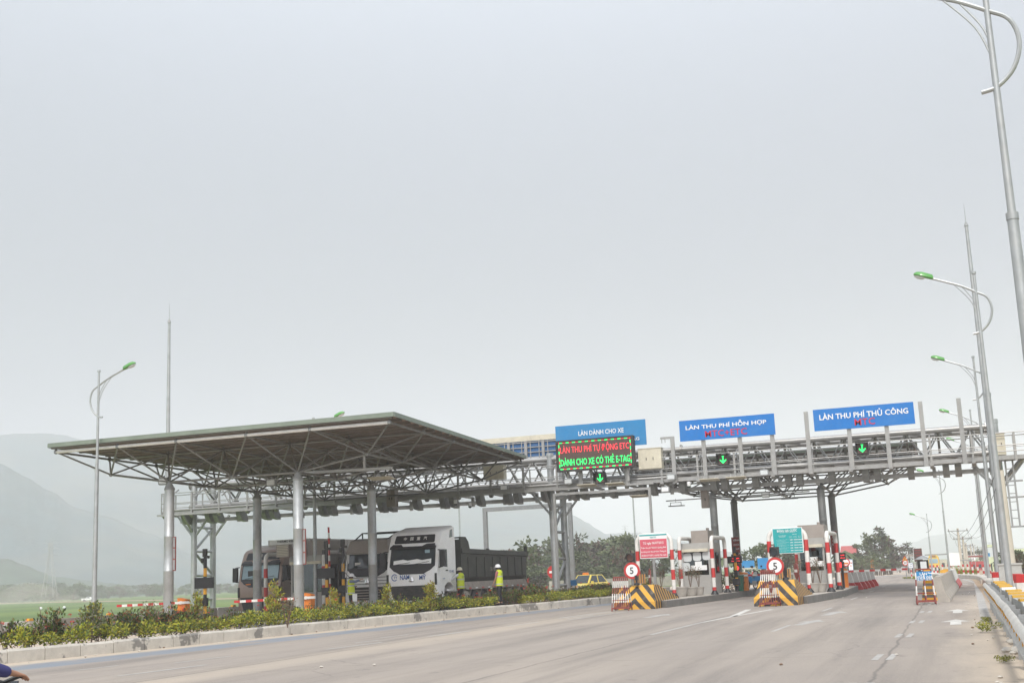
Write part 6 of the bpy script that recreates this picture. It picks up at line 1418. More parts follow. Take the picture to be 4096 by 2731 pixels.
def person(label, loc, rz, pose, shirt, vest=True, helmet=True, sleeves='long', hel='helmet', scale=1.0, group=None, look=0.0):
    r_ = thing('person', label, 'person', loc, rz, group); r_.scale = (scale,) * 3
    J = dict(pelvis=(0, 0, .93), spine=(0, .0, 1.12), chest=(0, .0, 1.32), neck=(0, .0, 1.46), hb=(0, .015, 1.52), head=(0, .025, 1.59), top=(0, .01, 1.675),
             hr=(.095, 0, .9), kr=(.105, .02, .5), ar=(.11, -.02, .09), tr=(.13, .13, .04), hl=(-.095, 0, .9), kl=(-.105, .02, .5), al=(-.11, -.02, .09), tl=(-.13, .13, .04),
             sr=(.185, 0, 1.41), er=(.24, -.02, 1.13), wr=(.25, .06, .89), sl=(-.185, 0, 1.41), el=(-.24, -.02, 1.13), wl=(-.25, .06, .89))
    J.update(pose); v = {k: V(q) for k, q in J.items() if k != 'point'}
    dr = (v['wr'] - v['er']).normalized(); dl = (v['wl'] - v['el']).normalized()
    head = [(J['neck'], .052), (J['hb'], .06), (J['head'], (.078, .098)), (J['top'], (.06, .075))]
    hd = v['head']; fwd = V((math.sin(look), math.cos(look), 0))
    body = [[(J['pelvis'], (.145, .10)), (J['spine'], (.135, .095)), (J['chest'], (.155, .10)), (J['neck'], .052)], head,
            [(J['head'], (.078, .098)), (tuple(hd + fwd * .095 + V((0, 0, -.012))), .014)],
            [(J['pelvis'], (.145, .10)), (J['hr'], .085), (J['kr'], .056), (J['ar'], .04), (J['tr'], (.042, .028))], [(J['pelvis'], (.145, .10)), (J['hl'], .085), (J['kl'], .056), (J['al'], .04), (J['tl'], (.042, .028))],
            [(J['chest'], (.155, .10)), (J['sr'], .06), (J['er'], .042), (J['wr'], .027)], [(J['chest'], (.155, .10)), (J['sl'], .06), (J['el'], .042), (J['wl'], .027)]]
    body += hand_chains(J['wr'], dr, pose.get('nr', (-1, 0, 0)), .3, pose.get('point', False)) + hand_chains(J['wl'], dl, pose.get('nl', (1, 0, 0)))
    skin_obj('body', body, 'skin', r_)
    tr_ = skin_obj('trousers', [[(J['pelvis'], (.155, .112)), (tuple(v['pelvis'] + V((0, 0, .06))), (.15, .105))], [(J['pelvis'], (.155, .112)), (J['hr'], .098), (J['kr'], .07), (tuple(v['ar'].lerp(v['kr'], .06)), .06)], [(J['pelvis'], (.155, .112)), (J['hl'], .098), (J['kl'], .07), (tuple(v['al'].lerp(v['kl'], .06)), .06)]], 'trousers', r_)
    for s, a, t in (('r', 'ar', 'tr'), ('l', 'al', 'tl')):
        f_ = v[t] - v[a]; skin_obj('shoe', [[(tuple(v[a] + V((0, 0, -.03)) - f_ * .2), .045), (tuple(v[a] + f_ * .4 + V((0, 0, -.02))), (.05, .042)), (tuple(v[t] + f_ * .12), (.048, .034))]], 'black', r_, 1)
    ea, eb = (('er', 'el') if sleeves == 'short' else ('wr', 'wl'))
    sh = [[(tuple(v['pelvis'] + V((0, 0, .03))), (.16, .115)), (J['spine'], (.15, .112)), (J['chest'], (.17, .118)), (tuple(v['neck'] - (v['neck'] - v['chest']) * .25), (.075, .07))]]
    for s_, e_, w_ in (('sr', 'er', 'wr'), ('sl', 'el', 'wl')):
        ch = [(J['chest'], (.17, .118)), (J[s_], .074), (tuple(v[s_].lerp(v[e_], .8 if sleeves == 'short' else 1)), .06)]
        if sleeves != 'short': ch.append((tuple(v[e_].lerp(v[w_], .93)), .042))
        sh.append(ch)
    skin_obj('shirt', sh, shirt, r_)
    if vest:
        c, sp, pv = v['chest'], v['spine'], v['pelvis']; mb = MB()
        def ringe(p, a, b, dz=0): return [p + V((a * math.cos(t), b * math.sin(t), dz)) for t in lin(0, 2 * math.pi, 18)[:-1]]
        rings = [(pv, .205, .155, -.12, 0), (pv, .2, .152, -.07, 1), (pv, .198, .15, -.02, 0), (sp, .19, .142, .06, 1), (sp, .192, .144, .12, 0), (c, .2, .14, .02, 0), (c, .19, .125, .1, 0), (c, .12, .095, .155, 0), (c, .075, .075, .17, 0)]
        R_ = [ringe(p, a, b, dz) for p, a, b, dz, m_ in rings]
        for i in range(len(R_) - 1):
            n = len(R_[i]); 
            for j in range(n): mb.add([R_[i][j], R_[i][(j + 1) % n], R_[i + 1][(j + 1) % n], R_[i + 1][j]], [(0, 1, 2, 3)], rings[i][4])
        vo = mb.build('safety_vest', M('vest', 'reflect'), r_, smooth=True, keepn=True)
        mb = MB(); mb.text('TASCO', c + V((0, -.155, .0)), (-1, 0, 0), (0, 0, 1), h=.055, wd=.2, bold=.02); mb.build('lettering', 'plasticgreen', vo)
    T = v['head']
    if helmet:
        mb = MB(); k = 18
        prof = [(.122, .02), (.125, .05), (.115, .095), (.085, .135), (.04, .155), (.005, .16)]
        mb.lathe([(a, b) for a, b in prof], T, k)
        mb.lathe([(.115, .012), (.142, .014), (.142, .022), (.115, .03)], T, k)
        mb.loft([[T + fwd * y + V((fwd.y * x, -fwd.x * x, z)) for x, z in ((-.1 * q, .014 - y * .08), (.1 * q, .014 - y * .08), (.1 * q, .026 - y * .08), (-.1 * q, .026 - y * .08))] for y, q in ((.1, 1), (.16, .9), (.195, .5))])
        mb.build('helmet', hel, r_, smooth=True)
    mb = MB()
    mb.lathe([(.088, -.045), (.105, -.01), (.106, .03), (.09, .08), (.05, .11), (.01, .118)], T - fwd * .018, 14); mb.build('hair', 'hair', r_, smooth=True)
    sd_ = V((fwd.y, -fwd.x, 0))
    for s in (-1, 1):
        mb = MB(); mb.lathe([(.004, -.008), (.009, 0), (.004, .008)], T + fwd * .088 + sd_ * s * .03 + V((0, 0, .012)), 8); mb.build('eye', 'black', r_)
        mb = MB(); mb.lathe([(.006, -.025), (.016, -.005), (.016, .015), (.006, .028)], T - fwd * .005 + sd_ * s * .086 + V((0, 0, -.005)), 8); mb.build('ear', 'skin', r_)
    mb = MB(); mb.box(T + fwd * .083 + V((0, 0, -.048)), (.04 * abs(sd_.x) + .012, .04 * abs(sd_.y) + .012, .009)); mb.build('mouth', 'darkred', r_)
    return r_
# man pointing, stands on the truck lane island, facing right
q = dep(1404, 2300, 54.2)
person('man in yellow vest and white helmet pointing right, blue grey sleeves, left of white truck', (q.x, q.y, .28), rad(-90),
       dict(sr=(.17, .03, 1.41), er=(.2, .30, 1.37), wr=(.17, .54, 1.45), nr=(0, 0, -1), point=True, sl=(-.17, .0, 1.41), el=(-.22, .02, 1.14), wl=(-.08, .2, 1.16)), 'shirtblue', scale=.99)
r_ = thing('paper_sheet', 'white paper held at the hip of the pointing man', 'paper', (q.x + .22, q.y - .12, 1.0)); mb = MB(); mb.hexa([(-.1, 0, -.2), (.1, .02, -.2), (.1, .03, -.2), (-.1, .01, -.2), (-.11, 0, .12), (.11, .02, .12), (.11, .03, .12), (-.11, .01, .12)]); mb.build('sheet', 'cleanwhite', r_)
# man with outstretched arm beside the cab
q = dep(1842, 2300, 56.2)
person('man in yellow vest and cream helmet, white sleeve stretched out towards the white cab', (q.x, q.y, .3), rad(78),
       dict(sl=(-.175, .03, 1.41), el=(-.25, .26, 1.24), wl=(-.22, .50, 1.12), nl=(0, 0, -1), er=(.24, .02, 1.13), wr=(.2, .18, .98), head=(0, .04, 1.59)), 'shirtwhite', hel='cream', scale=1.03)
# man standing on the kerb, arm hanging
q = onz(2008, 2418, .33)
person('man in yellow vest, white helmet and checked short sleeves standing on the median kerb', (q.x - .12, q.y + .1, .33), rad(82),
       dict(el=(-.23, .05, 1.14), wl=(-.23, .17, .9), er=(.23, .03, 1.13), wr=(.2, .14, .9), hl=(-.09, 0, .9), kl=(-.09, -.01, .5), kr=(.1, .05, .5), neck=(0, .02, 1.46), head=(0, .05, 1.58), top=(0, .05, 1.665), hb=(0, .03, 1.52)), 'checkshirt', sleeves='short', scale=1.05)
# clerks in the two right booths, seated
SIT = dict(pelvis=(0, 0, .5), spine=(0, 0, .7), chest=(0, .02, .9), neck=(0, .03, 1.04), hb=(0, .045, 1.1), head=(0, .055, 1.17), top=(0, .045, 1.255), hr=(.1, .05, .48), kr=(.12, .42, .48), ar=(.12, .42, .09), tr=(.13, .56, .04), hl=(-.1, .05, .48), kl=(-.12, .42, .48), al=(-.12, .42, .09), tl=(-.13, .56, .04),
           sr=(.18, .02, .99), er=(.22, .12, .74), wr=(.18, .34, .72), sl=(-.18, .02, .99), el=(-.22, .12, .74), wl=(-.18, .34, .72))
q = ony(2833, 2275, 62.2); person('dark haired clerk in blue seated behind the disc covered booth window', (q.x, 62.2, .5), rad(200), SIT, 'shirtblue', vest=False, helmet=False)
q = ony(3300, 2262, 59.7); person('dark haired clerk seated in the booth by the open lane', (q.x - .25, 59.7, .5), rad(200), SIT, 'shirtblue', vest=False, helmet=False)
for x, y, lab in ((ony(2833, 2275, 62.2).x, 62.2, 'office stool under the clerk in the disc windowed booth'), (ony(3300, 2262, 59.7).x - .25, 59.7, 'office stool under the clerk in the booth by the open lane')):
    r_ = thing('stool', lab, 'stool', (x, y, .36)); mb = MB(); mb.lathe([(.2, .52), (.21, .55), (.2, .59)], (0, 0, 0), 16); mb.build('seat', 'black', r_); mb = MB(); mb.lathe([(.22, .0), (.2, .03), (.03, .06), (.03, .52)], (0, 0, 0), 12); mb.build('base', 'steelgrey', r_)
# rider leaving the frame at the lower left corner
g_ = dep(86, 2690, 9.0)
bx, by = g_.x - .34, g_.y - .22
mo = motorbike('motorcycle mostly outside the frame at the lower left corner', (bx, by, 0), 0, 'carblack', mirrors=False)
RIDE = dict(pelvis=(0, -.38, .88), spine=(0, -.33, 1.06), chest=(0, -.24, 1.25), neck=(0, -.19, 1.39), hb=(0, -.17, 1.45), head=(0, -.155, 1.52), top=(0, -.165, 1.605), hr=(.11, -.32, .86), kr=(.17, .06, .72), ar=(.16, -.08, .34), tr=(.17, .08, .3), hl=(-.11, -.32, .86), kl=(-.17, .06, .72), al=(-.16, -.08, .34), tl=(-.17, .08, .3),
            sr=(.19, -.22, 1.33), er=(.30, -.1, 1.12), wr=(.335, .13, 1.06), nr=(0, 0, -1), sl=(-.19, -.22, 1.33), el=(-.30, -.1, 1.12), wl=(-.335, .13, 1.06), nl=(0, 0, -1))
person('motorcycle rider in a dark purple sleeve at the lower left corner', (bx, by, 0), 0, RIDE, 'sleevepurple', vest=False, helmet=True, hel='carblack')

# ================================================================ PLANTS
def leafcloud(mb, blobs, n, size, ms, upb=.35, aspect=.5, shell=.55):
    tot = sum(b[1].x * b[1].y * b[1].z for b in blobs) if False else len(blobs)
    for c, rr in blobs:
        for i in range(n):
            u = V((random.gauss(0, 1), random.gauss(0, 1), random.gauss(0, 1))).normalized(); k = (shell + (1 - shell) * random.random()) if random.random() < .8 else random.random()
            p = V(c) + V((u.x * rr[0], u.y * rr[1], u.z * rr[2])) * k
            d = (u * .7 + V((rnd(-1, 1), rnd(-1, 1), rnd(-1, 1) + upb))).normalized(); s = d.cross(V((rnd(-1, 1), rnd(-1, 1), rnd(-1, 1)))).normalized()
            L = size * rnd(.7, 1.3); w_ = L * aspect * .5; m_ = ms(p, k) if callable(ms) else random.choice(ms)
            nrm = d.cross(s) * (L * .12)
            mb.add([p, p + d * L * .5 + s * w_ + nrm, p + d * L, p + d * L * .5 - s * w_ + nrm], [(0, 1, 2, 3)], m_)
def proto_mesh(name, fn, mats, n):
    out_ = []
    for i in range(n):
        mb = MB(); fn(mb, i); o = mb.build(name, mats, None, keepn=True); out_.append(o.data); bpy.data.objects.remove(o)
    return out_
def blobs_in(w_, d_, h, n, r, base=.35):
    return [((rnd(-w_, w_), rnd(-d_, d_), h * rnd(base, .8)), (r * rnd(.8, 1.2), r * rnd(.8, 1.2), r * rnd(.7, 1.1))) for _ in range(n)]
def low(mb, i): leafcloud(mb, blobs_in(.32, .25, .42, 7, .17), 58, .075, [0, 0, 0, 1, 1, 2], .6, .45)
def dark(mb, i):
    leafcloud(mb, blobs_in(.26, .26, .72, 9, .19, .25), 52, .095, [0, 0, 1, 1, 2], .5, .42)
    for k in range(5): mb.tube((rnd(-.1, .1), rnd(-.1, .1), 0), (rnd(-.3, .3), rnd(-.3, .3), rnd(.5, .78)), .008, 4, 4)
    if i % 3 == 0:
        for k in range(2 + i // 3):
            c = V((rnd(-.3, .3), rnd(-.3, .3), rnd(.5, .85))); leafcloud(mb, [(c, (.03, .03, .025))], 12, .04, [3], .3, .8)
def gold(mb, i): leafcloud(mb, [((0, 0, .5), (.34, .34, .36)), ((0, 0, .85), (.28, .28, .28)), ((.1, 0, 1.08), (.18, .18, .2))] + [((rnd(-.28, .28), rnd(-.28, .28), rnd(.35, 1.05)), (.14, .14, .14)) for _ in range(8)], 70, .11, [0, 0, 1, 2, 2, 3], .7, .4); mb.tube((0, 0, 0), (0, 0, .6), .02, 5, 4)
def twiggy(mb, i):
    for k in range(11):
        a = rnd(0, 6.28); p = [V((0, 0, 0)), V((math.cos(a) * .12, math.sin(a) * .12, .45)), V((math.cos(a) * rnd(.2, .4), math.sin(a) * rnd(.2, .4), rnd(.85, 1.25)))]
        mb.path(p, [.016, .011, .005], 5, 1); leafcloud(mb, [(p[2] * .95, (.14, .14, .17)), (p[1] + (p[2] - p[1]) * .5, (.1, .1, .14))], 9, .09, [0, 0, 2], .6, .4)
def paleb(mb, i): leafcloud(mb, [((rnd(-.22, .22), rnd(-.22, .22), rnd(.4, 1.1)), (.16, .16, .16)) for _ in range(13)], 44, .1, [0, 0, 1, 2], .6, .45); mb.tube((0, 0, 0), (.05, 0, .8), .025, 5, 3)
PROT = dict(low=proto_mesh('shrub', low, M('leafyel', 'leafmid', 'leafgold'), 5), dark=proto_mesh('shrub', dark, M('leafdark', 'leafmid', 'leafrust', 'flowerred', 'twig'), 6), gold=proto_mesh('shrub', gold, M('leafgold', 'leafmid', 'leafyel', 'leafrust', 'twig'), 3),
            twig=proto_mesh('shrub', twiggy, M('leafgrey', 'twig', 'leafrust'), 3), pale=proto_mesh('shrub', paleb, M('leafgrey', 'leafmid', 'leafgold', 'twig'), 2))
def plant(kind, name, label, cat, loc, sc_, group, rz=None):
    o = bpy.data.objects.new(name, random.choice(PROT[kind])); COL.objects.link(o); o.location = loc; o.rotation_euler = (0, 0, rnd(0, 6.28) if rz is None else rz)
    o.scale = sc_ if hasattr(sc_, '__len__') else (sc_,) * 3; return tag(o, label, cat, group)
y = 21.0
while y < 73:
    x = kerbx(y) - .62
    if not (52.7 < y < 54.7): plant('low', 'low_shrub', 'low yellow green shrub in the front row along the median kerb', 'shrub', (x + rnd(-.06, .08), y, .27), (rnd(1.05, 1.55), rnd(1.05, 1.5), rnd(.9, 1.3)), 'low front row of the median planting')
    y += rnd(.72, 1.05) * (1 if y < 45 else 1.2)
y = 20.0
while y < 75:
    w_ = kerbx(y) - medleft(y)
    plant('dark', 'flowering_shrub', 'taller dark green shrub with small red flowers behind the low front row', 'shrub', (kerbx(y) - min(1.25, w_ * .7) + rnd(-.15, .15), y, .26), (rnd(.95, 1.35), rnd(.95, 1.35), rnd(.72, 1.08) * (1.3 if y < 33 else 1.0)), 'red flowered back row of the median planting')
    if w_ > 1.7 and random.random() < .65: plant('dark', 'flowering_shrub', 'taller dark green shrub with small red flowers behind the low front row', 'shrub', (kerbx(y) - w_ + .35 + rnd(-.1, .1), y + .3, .24), rnd(.8, 1.1), 'red flowered back row of the median planting')
    y += rnd(.7, 1.0) * (1 if y < 45 else 1.2)
for px_, pyb, d_, s, lab in ((784, 2425, 40.5, 1.02, 'golden leaved round shrub in front of the leftmost orange barrier'), (1102, 2400, 43.8, 1.22, 'tall golden leaved shrub between the two middle round columns'), (1338, 2410, 46.5, .95, 'golden leaved shrub at the foot of the raised barrier arm'), (1545, 2400, 48.5, 1.0, 'golden leaved shrub left of the white truck bumper'), (1722, 2400, 49.5, 1.0, 'golden and rust shrub right of the white truck bumper')):
    q = dep(px_, pyb, d_); plant('gold', 'golden_shrub', lab, 'shrub', (q.x, q.y, .24), (s * .85, s * .85, s), None)
for px_, d_, s, lab in ((605, 36.5, .85, 'bare twiggy shrub left of the leftmost round column'), (1150, 40.5, .8, 'bare twiggy shrub before the big round column'), (640, 40, .7, 'thin twiggy shrub just before the leftmost column')):
    q = dep(px_, 2450, d_); plant('twig', 'twiggy_shrub', lab, 'shrub', (q.x, q.y, .24), s, None)
q = dep(368, 2450, 33.5); plant('pale', 'pale_shrub', 'pale bushy shrub in front of the far left lamp post', 'shrub', (q.x, q.y, .24), 1.0, None)
for px_, d_, s in ((2120, 58.6, 1.25), (2150, 59.5, 1.35), (2172, 60.8, 1.1)):
    q = dep(px_, 2400, d_); plant('dark', 'flowering_shrub', 'dense dark shrub by the left foot of the perforated portal', 'shrub', (q.x, q.y, .28), s, 'dense shrubs at the portal foot')
for k in range(9):
    q = dep(2330 + k * 14, 2390, 66 + k * .9); plant('dark', 'flowering_shrub', 'dark shrub in the bed between the gantry leg and the left nose', 'shrub', (q.x, q.y, .28), rnd(.8, 1.05), 'dark shrubs beyond the gantry leg')
# potted plants on the islands
def pot(label, x, y, r, h, plant_s, group=None, kind='twig', m='potgrey'):
    r_ = thing('flower_pot', label, 'flower pot', (x, y, .3), 0, group); mb = MB(); mb.lathe([(r * .6, 0), (r * .72, .02), (r * .95, h * .6), (r, h * .85), (r * 1.06, h * .9), (r * 1.06, h), (r * .9, h), (r * .86, h * .86), (.02, h * .85)], (0, 0, 0), 18); mb.build('pot', m, r_, smooth=True)
    if plant_s:
        o = bpy.data.objects.new('potted_plant', random.choice(PROT[kind])); COL.objects.link(o); o.parent = r_; o.location = (0, 0, h * .8); o.scale = (plant_s * .8, plant_s * .8, plant_s); o.rotation_euler = (0, 0, rnd(0, 6))
for px_, Y, r, h, s, lab in ((2648, 58.0, .4, .5, .75, 'pale pot half hidden behind the left striped nose'), (2722, 58.4, .36, .46, .85, 'large white pot with a bare twiggy plant, first of three by the disc windowed booth'), (2764, 59.4, .33, .42, .85, 'middle pot of the twiggy plants before the disc windowed booth'), (2798, 60.2, .25, .4, .8, 'smallest pot of the twiggy plants nearest the right hoop of the disc windowed booth'),
        (3195, 56.6, .34, .45, .95, 'pot with a twiggy plant behind the right striped nose'), (3256, 57.4, .3, .42, .9, 'pot with a twiggy plant before the right booth, left one'), (3286, 57.6, .29, .4, .95, 'pot with a twiggy plant before the right booth, by its right hoop')):
    q = ony(px_, 2380, Y); pot(lab, q.x, Y, r, h, s)
q = ony(2925, 2340, 66.4); plant('dark', 'flowering_shrub', 'dark bushy shrub behind the right hoop of the disc windowed booth', 'shrub', (q.x, 66.4, .3), 1.4, None)
q = ony(2582, 2335, 58); plant('gold', 'golden_shrub', 'golden leaved shrub behind the left striped nose', 'shrub', (q.x, 57.9, .3), .75, None)
# ================================================================ POLES, RIGHT SIDE AND BACKGROUND
def lamp(label, x, y, z0, h, side, r=.085, group='street lamps with green heads'):
    r_ = thing('street_lamp', label, 'street lamp', (x, y, z0), 0, group)
    mb = MB(); mb.lathe([(.17, 0), (.17, .03), (r * 1.25, .04), (r * .95, h * .62), (r * 1.08, h * .62), (r * 1.08, h * .63), (r * .72, h * .63), (r * .5, h - .06), (r * .8, h - .05), (r * .8, h + .02), (.01, h + .05)], (0, 0, 0), 14); mb.build('pole', 'galvpole', r_, smooth=True)
    s = side; z = h
    pts = [(-.45 * s * -1 * -1 if False else .22 * s, 0, z - 1.92), (-.02 * s, 0, z - 1.86), (-.28 * s, 0, z - 1.6), (-.4 * s, 0, z - 1.2), (-.3 * s, 0, z - .82), (0, 0, z - .62), (.42 * s, 0, z - .38), (.85 * s, 0, z - .2), (1.25 * s, 0, z - .04)]
    def cr(P, n=4):
        P = [V(p) for p in P]; o = []
        for i in range(len(P) - 1):
            p0, p1, p2, p3 = P[max(i - 1, 0)], P[i], P[i + 1], P[min(i + 2, len(P) - 1)]
            for k in range(n): t = k / n; o.append(.5 * ((2 * p1) + (p2 - p0) * t + (2 * p0 - 5 * p1 + 4 * p2 - p3) * t * t + (3 * p1 - p0 - 3 * p2 + p3) * t ** 3))
        return o + [P[-1]]
    mb = MB(); mb.path(cr(pts), .036, 8); mb.build('arm', 'galvpole', r_, smooth=True)
    mb = MB(); mb.path(cr([(.02 * s, 0, z - 1.35), (.2 * s, 0, z - .85), (.62 * s, 0, z - .31)]), .016, 6); mb.path(cr([(.02 * s, 0, z - 1.1), (.12 * s, 0, z - .82), (.38 * s, 0, z - .42)]), .016, 6); mb.build('brace', 'galvpole', r_, smooth=True)
    D_ = V((.94 * s, 0, .34)); U = V((-.34 * s, 0, .94)); o = V((1.2 * s, 0, z - .05))
    def rg(t, wy, hu, hd): c = o + D_ * t; return [c + V((0, wy, 0)) * a + U * b for a, b in ((-1, 0), (-.8, hu * .7), (-.35, hu), (.35, hu), (.8, hu * .7), (1, 0), (.6, -hd), (-.6, -hd))]
    mb = MB(); mb.loft([rg(0, .06, .04, .03), rg(.05, .10, .11, .035), rg(.36, .12, .13, .035), rg(.52, .10, .10, .03), rg(.6, .04, .04, .02)]); hd = mb.build('lamp_head', 'lampgreenhead', r_, smooth=True)
    def rg2(t, wy, dn): c = o + D_ * t - U * .035; return [c + V((0, wy * a, 0)) - U * (dn * b) for a, b in ((-1, 0), (-.6, .8), (0, 1), (.6, .8), (1, 0))]
    mb = MB(); mb.loft([rg2(.22, .04, .01), rg2(.3, .09, .07), rg2(.46, .10, .08), rg2(.58, .04, .03)]); mb.build('lens', 'lampglass', hd, smooth=True)
    return r_
LX = [(3930, -100, 19.15, 'nearest street lamp on the right, its head beyond the top of the frame'), (3895, 1092, 39.7, 'green headed street lamp standing against the tall lightning mast'), (3892, 1428, 57.4, 'third green headed street lamp on the right, above the gantry end'), (3880, 1641, 78.6, 'fourth green headed street lamp, seen between the bare gantry posts'), (3885, 1755, 97, 'fifth green headed street lamp, its head showing through the gantry lattice')]
for px_, py, Y, lab in LX:
    p = ony(px_, py, Y); lamp(lab, p.x, Y, .02, p.z, -1)
p = dep(396, 1483, 50.0); lamp('green headed street lamp at the far left, arm reaching right', p.x, p.y, -.3, p.z + .3, 1)
p = dep(1254, 1672, 62.5); lamp('street lamp behind the big canopy, only its green head above the roof', p.x, p.y, -.1, p.z + .1, 1)
for px_, Y, lab in ((3755, 108, 'slim lamp post past the parked signs on the far verge'), (3712, 140, 'thin curved lamp post with a small head farther down the road')):
    a = ony(px_ if Y < 120 else 3706, 1880 if Y < 120 else 2055, Y); lamp(lab, a.x, Y, -.3, a.z + .3, -1, .07, None)
for px_, Y, h, lab in ((2222, 98, 8.6, 'plain slim pole standing left of the gantry middle leg'), (2550, 120, 9.5, 'plain slim pole behind the red notice'), (1263, 92, 9.3, 'plain slim pole behind the big round column'), (1845, 108, 9.3, 'plain slim pole behind the white truck')):
    a = ony(px_, 2300, Y); r_ = thing('slim_pole', lab, 'pole', (a.x, Y, -.1)); mb = MB(); mb.lathe([(.13, 0), (.13, .04), (.1, .06), (.07, h)], (0, 0, 0), 10); mb.build('shaft', 'galvpole', r_, smooth=True)
def mast(label, p, z0):
    r_ = thing('lightning_mast', label, 'mast', (p.x, p.y, z0)); h = p.z - z0
    mb = MB(); mb.lathe([(.3, 0), (.3, .05), (.17, .07), (.155, h * .38), (.165, h * .38), (.165, h * .39), (.13, h * .39), (.07, h), (.1, h), (.1, h + .02)], (0, 0, 0), 16); mb.build('pole', 'galvpole', r_, smooth=True)
    mb = MB(); mb.lathe([(.1, h + .02), (.03, h + .2), (.012, h + .25), (.006, h + 1.05)], (0, 0, 0), 8); mb.build('spike', 'steelgrey', r_)
mast('tall grey mast with a thin spike at the right end of the gantry', dep(3865, 905, 55), .02); mast('tall grey mast with a thin spike rising behind the left part of the canopy', dep(677, 1291, 66), -.1)
# guard rail
GP = [(.52, 9.0), (.58, 12), (.64, 15.2), (.68, 20), (.72, 28.5), (.74, 40.6), (.95, 41.6)]
gr_ = thing('guard_rail', 'long galvanised wave guard rail along the right roadside with yellow reflectors', 'guard rail', (.7, 25, 0))
mb = MB(V((.7, 25, 0))); prof = [(0, .80), (-.045, .77), (-.075, .72), (-.03, .67), (-.005, .625), (-.03, .58), (-.075, .53), (-.045, .48), (0, .45), (.012, .45), (-.028, .48), (-.058, .53), (-.018, .58), (.01, .625), (-.018, .67), (-.058, .72), (-.028, .77), (.012, .80)]
rings = []
s = 0; tot = sum(math.dist(a, b) for a, b in zip(GP, GP[1:]))
while s < tot: p = polyat(GP, s); wob = .02 * mnoise.noise((s * .35, 2, 0)); rings.append([(p[0] + x + wob, p[1], z + .6 * wob) for x, z in prof]); s += .8
mb.loft(rings); mb.build('beam', 'railmetal', gr_, smooth=True)
s = .6
while s < tot:
    p = polyat(GP, s); mb = MB(V((.7, 25, 0))); mb.box((p[0] + .12, p[1], .36), (.1, .08, .8)); mb.box((p[0] + .045, p[1], .62), (.07, .1, .2)); mb.build('post', 'galvpole', gr_)
    for dy in (0, .95): mb = MB(V((.7, 25, 0))); q_ = polyat(GP, s + dy); mb.box((q_[0] - .02, q_[1], .6), (.04, .06, .08)); mb.build('reflector', 'yellow', gr_)
    s += 1.9
# row of concrete blocks with yellow caps behind the rail
for i in range(13):
    y = 15.5 + i * 2.0; x = 1.06 + .002 * i; r_ = thing('concrete_block', 'grey block with a yellow cap in the row behind the guard rail', 'block', (x, y, 0), rnd(-.03, .03), 'grey blocks behind the guard rail')
    mb = MB(); mb.box((0, 0, .2), (.3, 1.94, .40)); mb.box((0, .02, .62), (.29, 1.90, .40)); mb.build('block', 'blockgrey', r_); mb = MB(); mb.box((0, -.6, .835), (.3, .5, .045)); mb.build('cap', 'kerbyellow' if i % 5 != 3 else 'cleanwhite', r_)
# pale slabs at the pole feet
mb = MB()
for y in (42, 57, 78): mb.box((1.9, y, .05), (1.5, 2.2, .12))
r_ = None
for y, lab in ((43.5, 'first pale concrete footing beside the lamp poles'), (57.5, 'second pale concrete footing under the gantry end'), (78, 'farthest pale concrete footing by the lamp poles')):
    r_ = thing('pole_footing', lab, 'footing', (1.9, y, 0)); mb = MB(); mb.box((0, 0, .1), (1.4, 1.9, .24)); mb.build('slab', 'concretepale', r_)
# far kerb that bends left at the lane end
KB = [(1.3, 62), (1.32, 72), (1.3, 85), (1.15, 92.5), (.62, 96.5), (-.3, 100.5), (-1.3, 105), (-2.2, 113), (-2.4, 130)]
mb = MB(); s = 0; tot = sum(math.dist(a, b) for a, b in zip(KB, KB[1:]))
while s < tot - 1.3:
    a, b = V((*polyat(KB, s), 0)), V((*polyat(KB, s + 1.2), 0)); d = (b - a).normalized(); nx = V((d.y, -d.x, 0))
    mb.loft([[P + V((0, 0, -.1)), P + V((0, 0, .26)), P + nx * .05 + V((0, 0, .3)), P + nx * .5 + V((0, 0, .3)), P + nx * .5 + V((0, 0, -.1))] for P in (a, b)]); s += 1.24
struct(mb.build('far_kerb', 'concretepale'))
# red and white bollards with chains
def bollard(label, x, y, z, r, h, group):
    r_ = thing('bollard', label, 'bollard', (x, y, z), 0, group); mb = MB(); bandpath(mb, [(0, 0, 0), (0, 0, h)], r, [h * .28, h * .5, h * .78], [0, 1, 0, 1], 8); mb.build('post', M('white', 'red'), r_); return r_
for i, (px_, py) in enumerate([(3724, 2297), (3738, 2297), (3752, 2297), (3773, 2295), (3796, 2293), (3816, 2292), (3837, 2291), (3856, 2296), (3874, 2297), (3893, 2298), (3914, 2299), (3937, 2302), (3953, 2302), (3962, 2302)]):
    q = onz(px_, py, .1); d_ = math.hypot(q.x, q.y); Y = min(q.y, 122); q = ony(px_, py, Y); bollard('slim red and white bollard in the chained row round the far verge', q.x, Y, .0, .075, q.z + .85 if q.z > -.4 else .9, 'slim bollards round the far verge')
for px_, Y, r, h, lab in ((3985, 52, .17, .95, 'stout red and white post beside the lamp pole feet'), (4060, 43.5, .2, .98, 'stout red and white post left of the frame edge'), (4086, 37.5, .22, 1.05, 'stout red and white post at the right frame edge')):
    q = ony(px_, 2300, Y); bollard(lab, q.x, Y, 0, r, h, None)
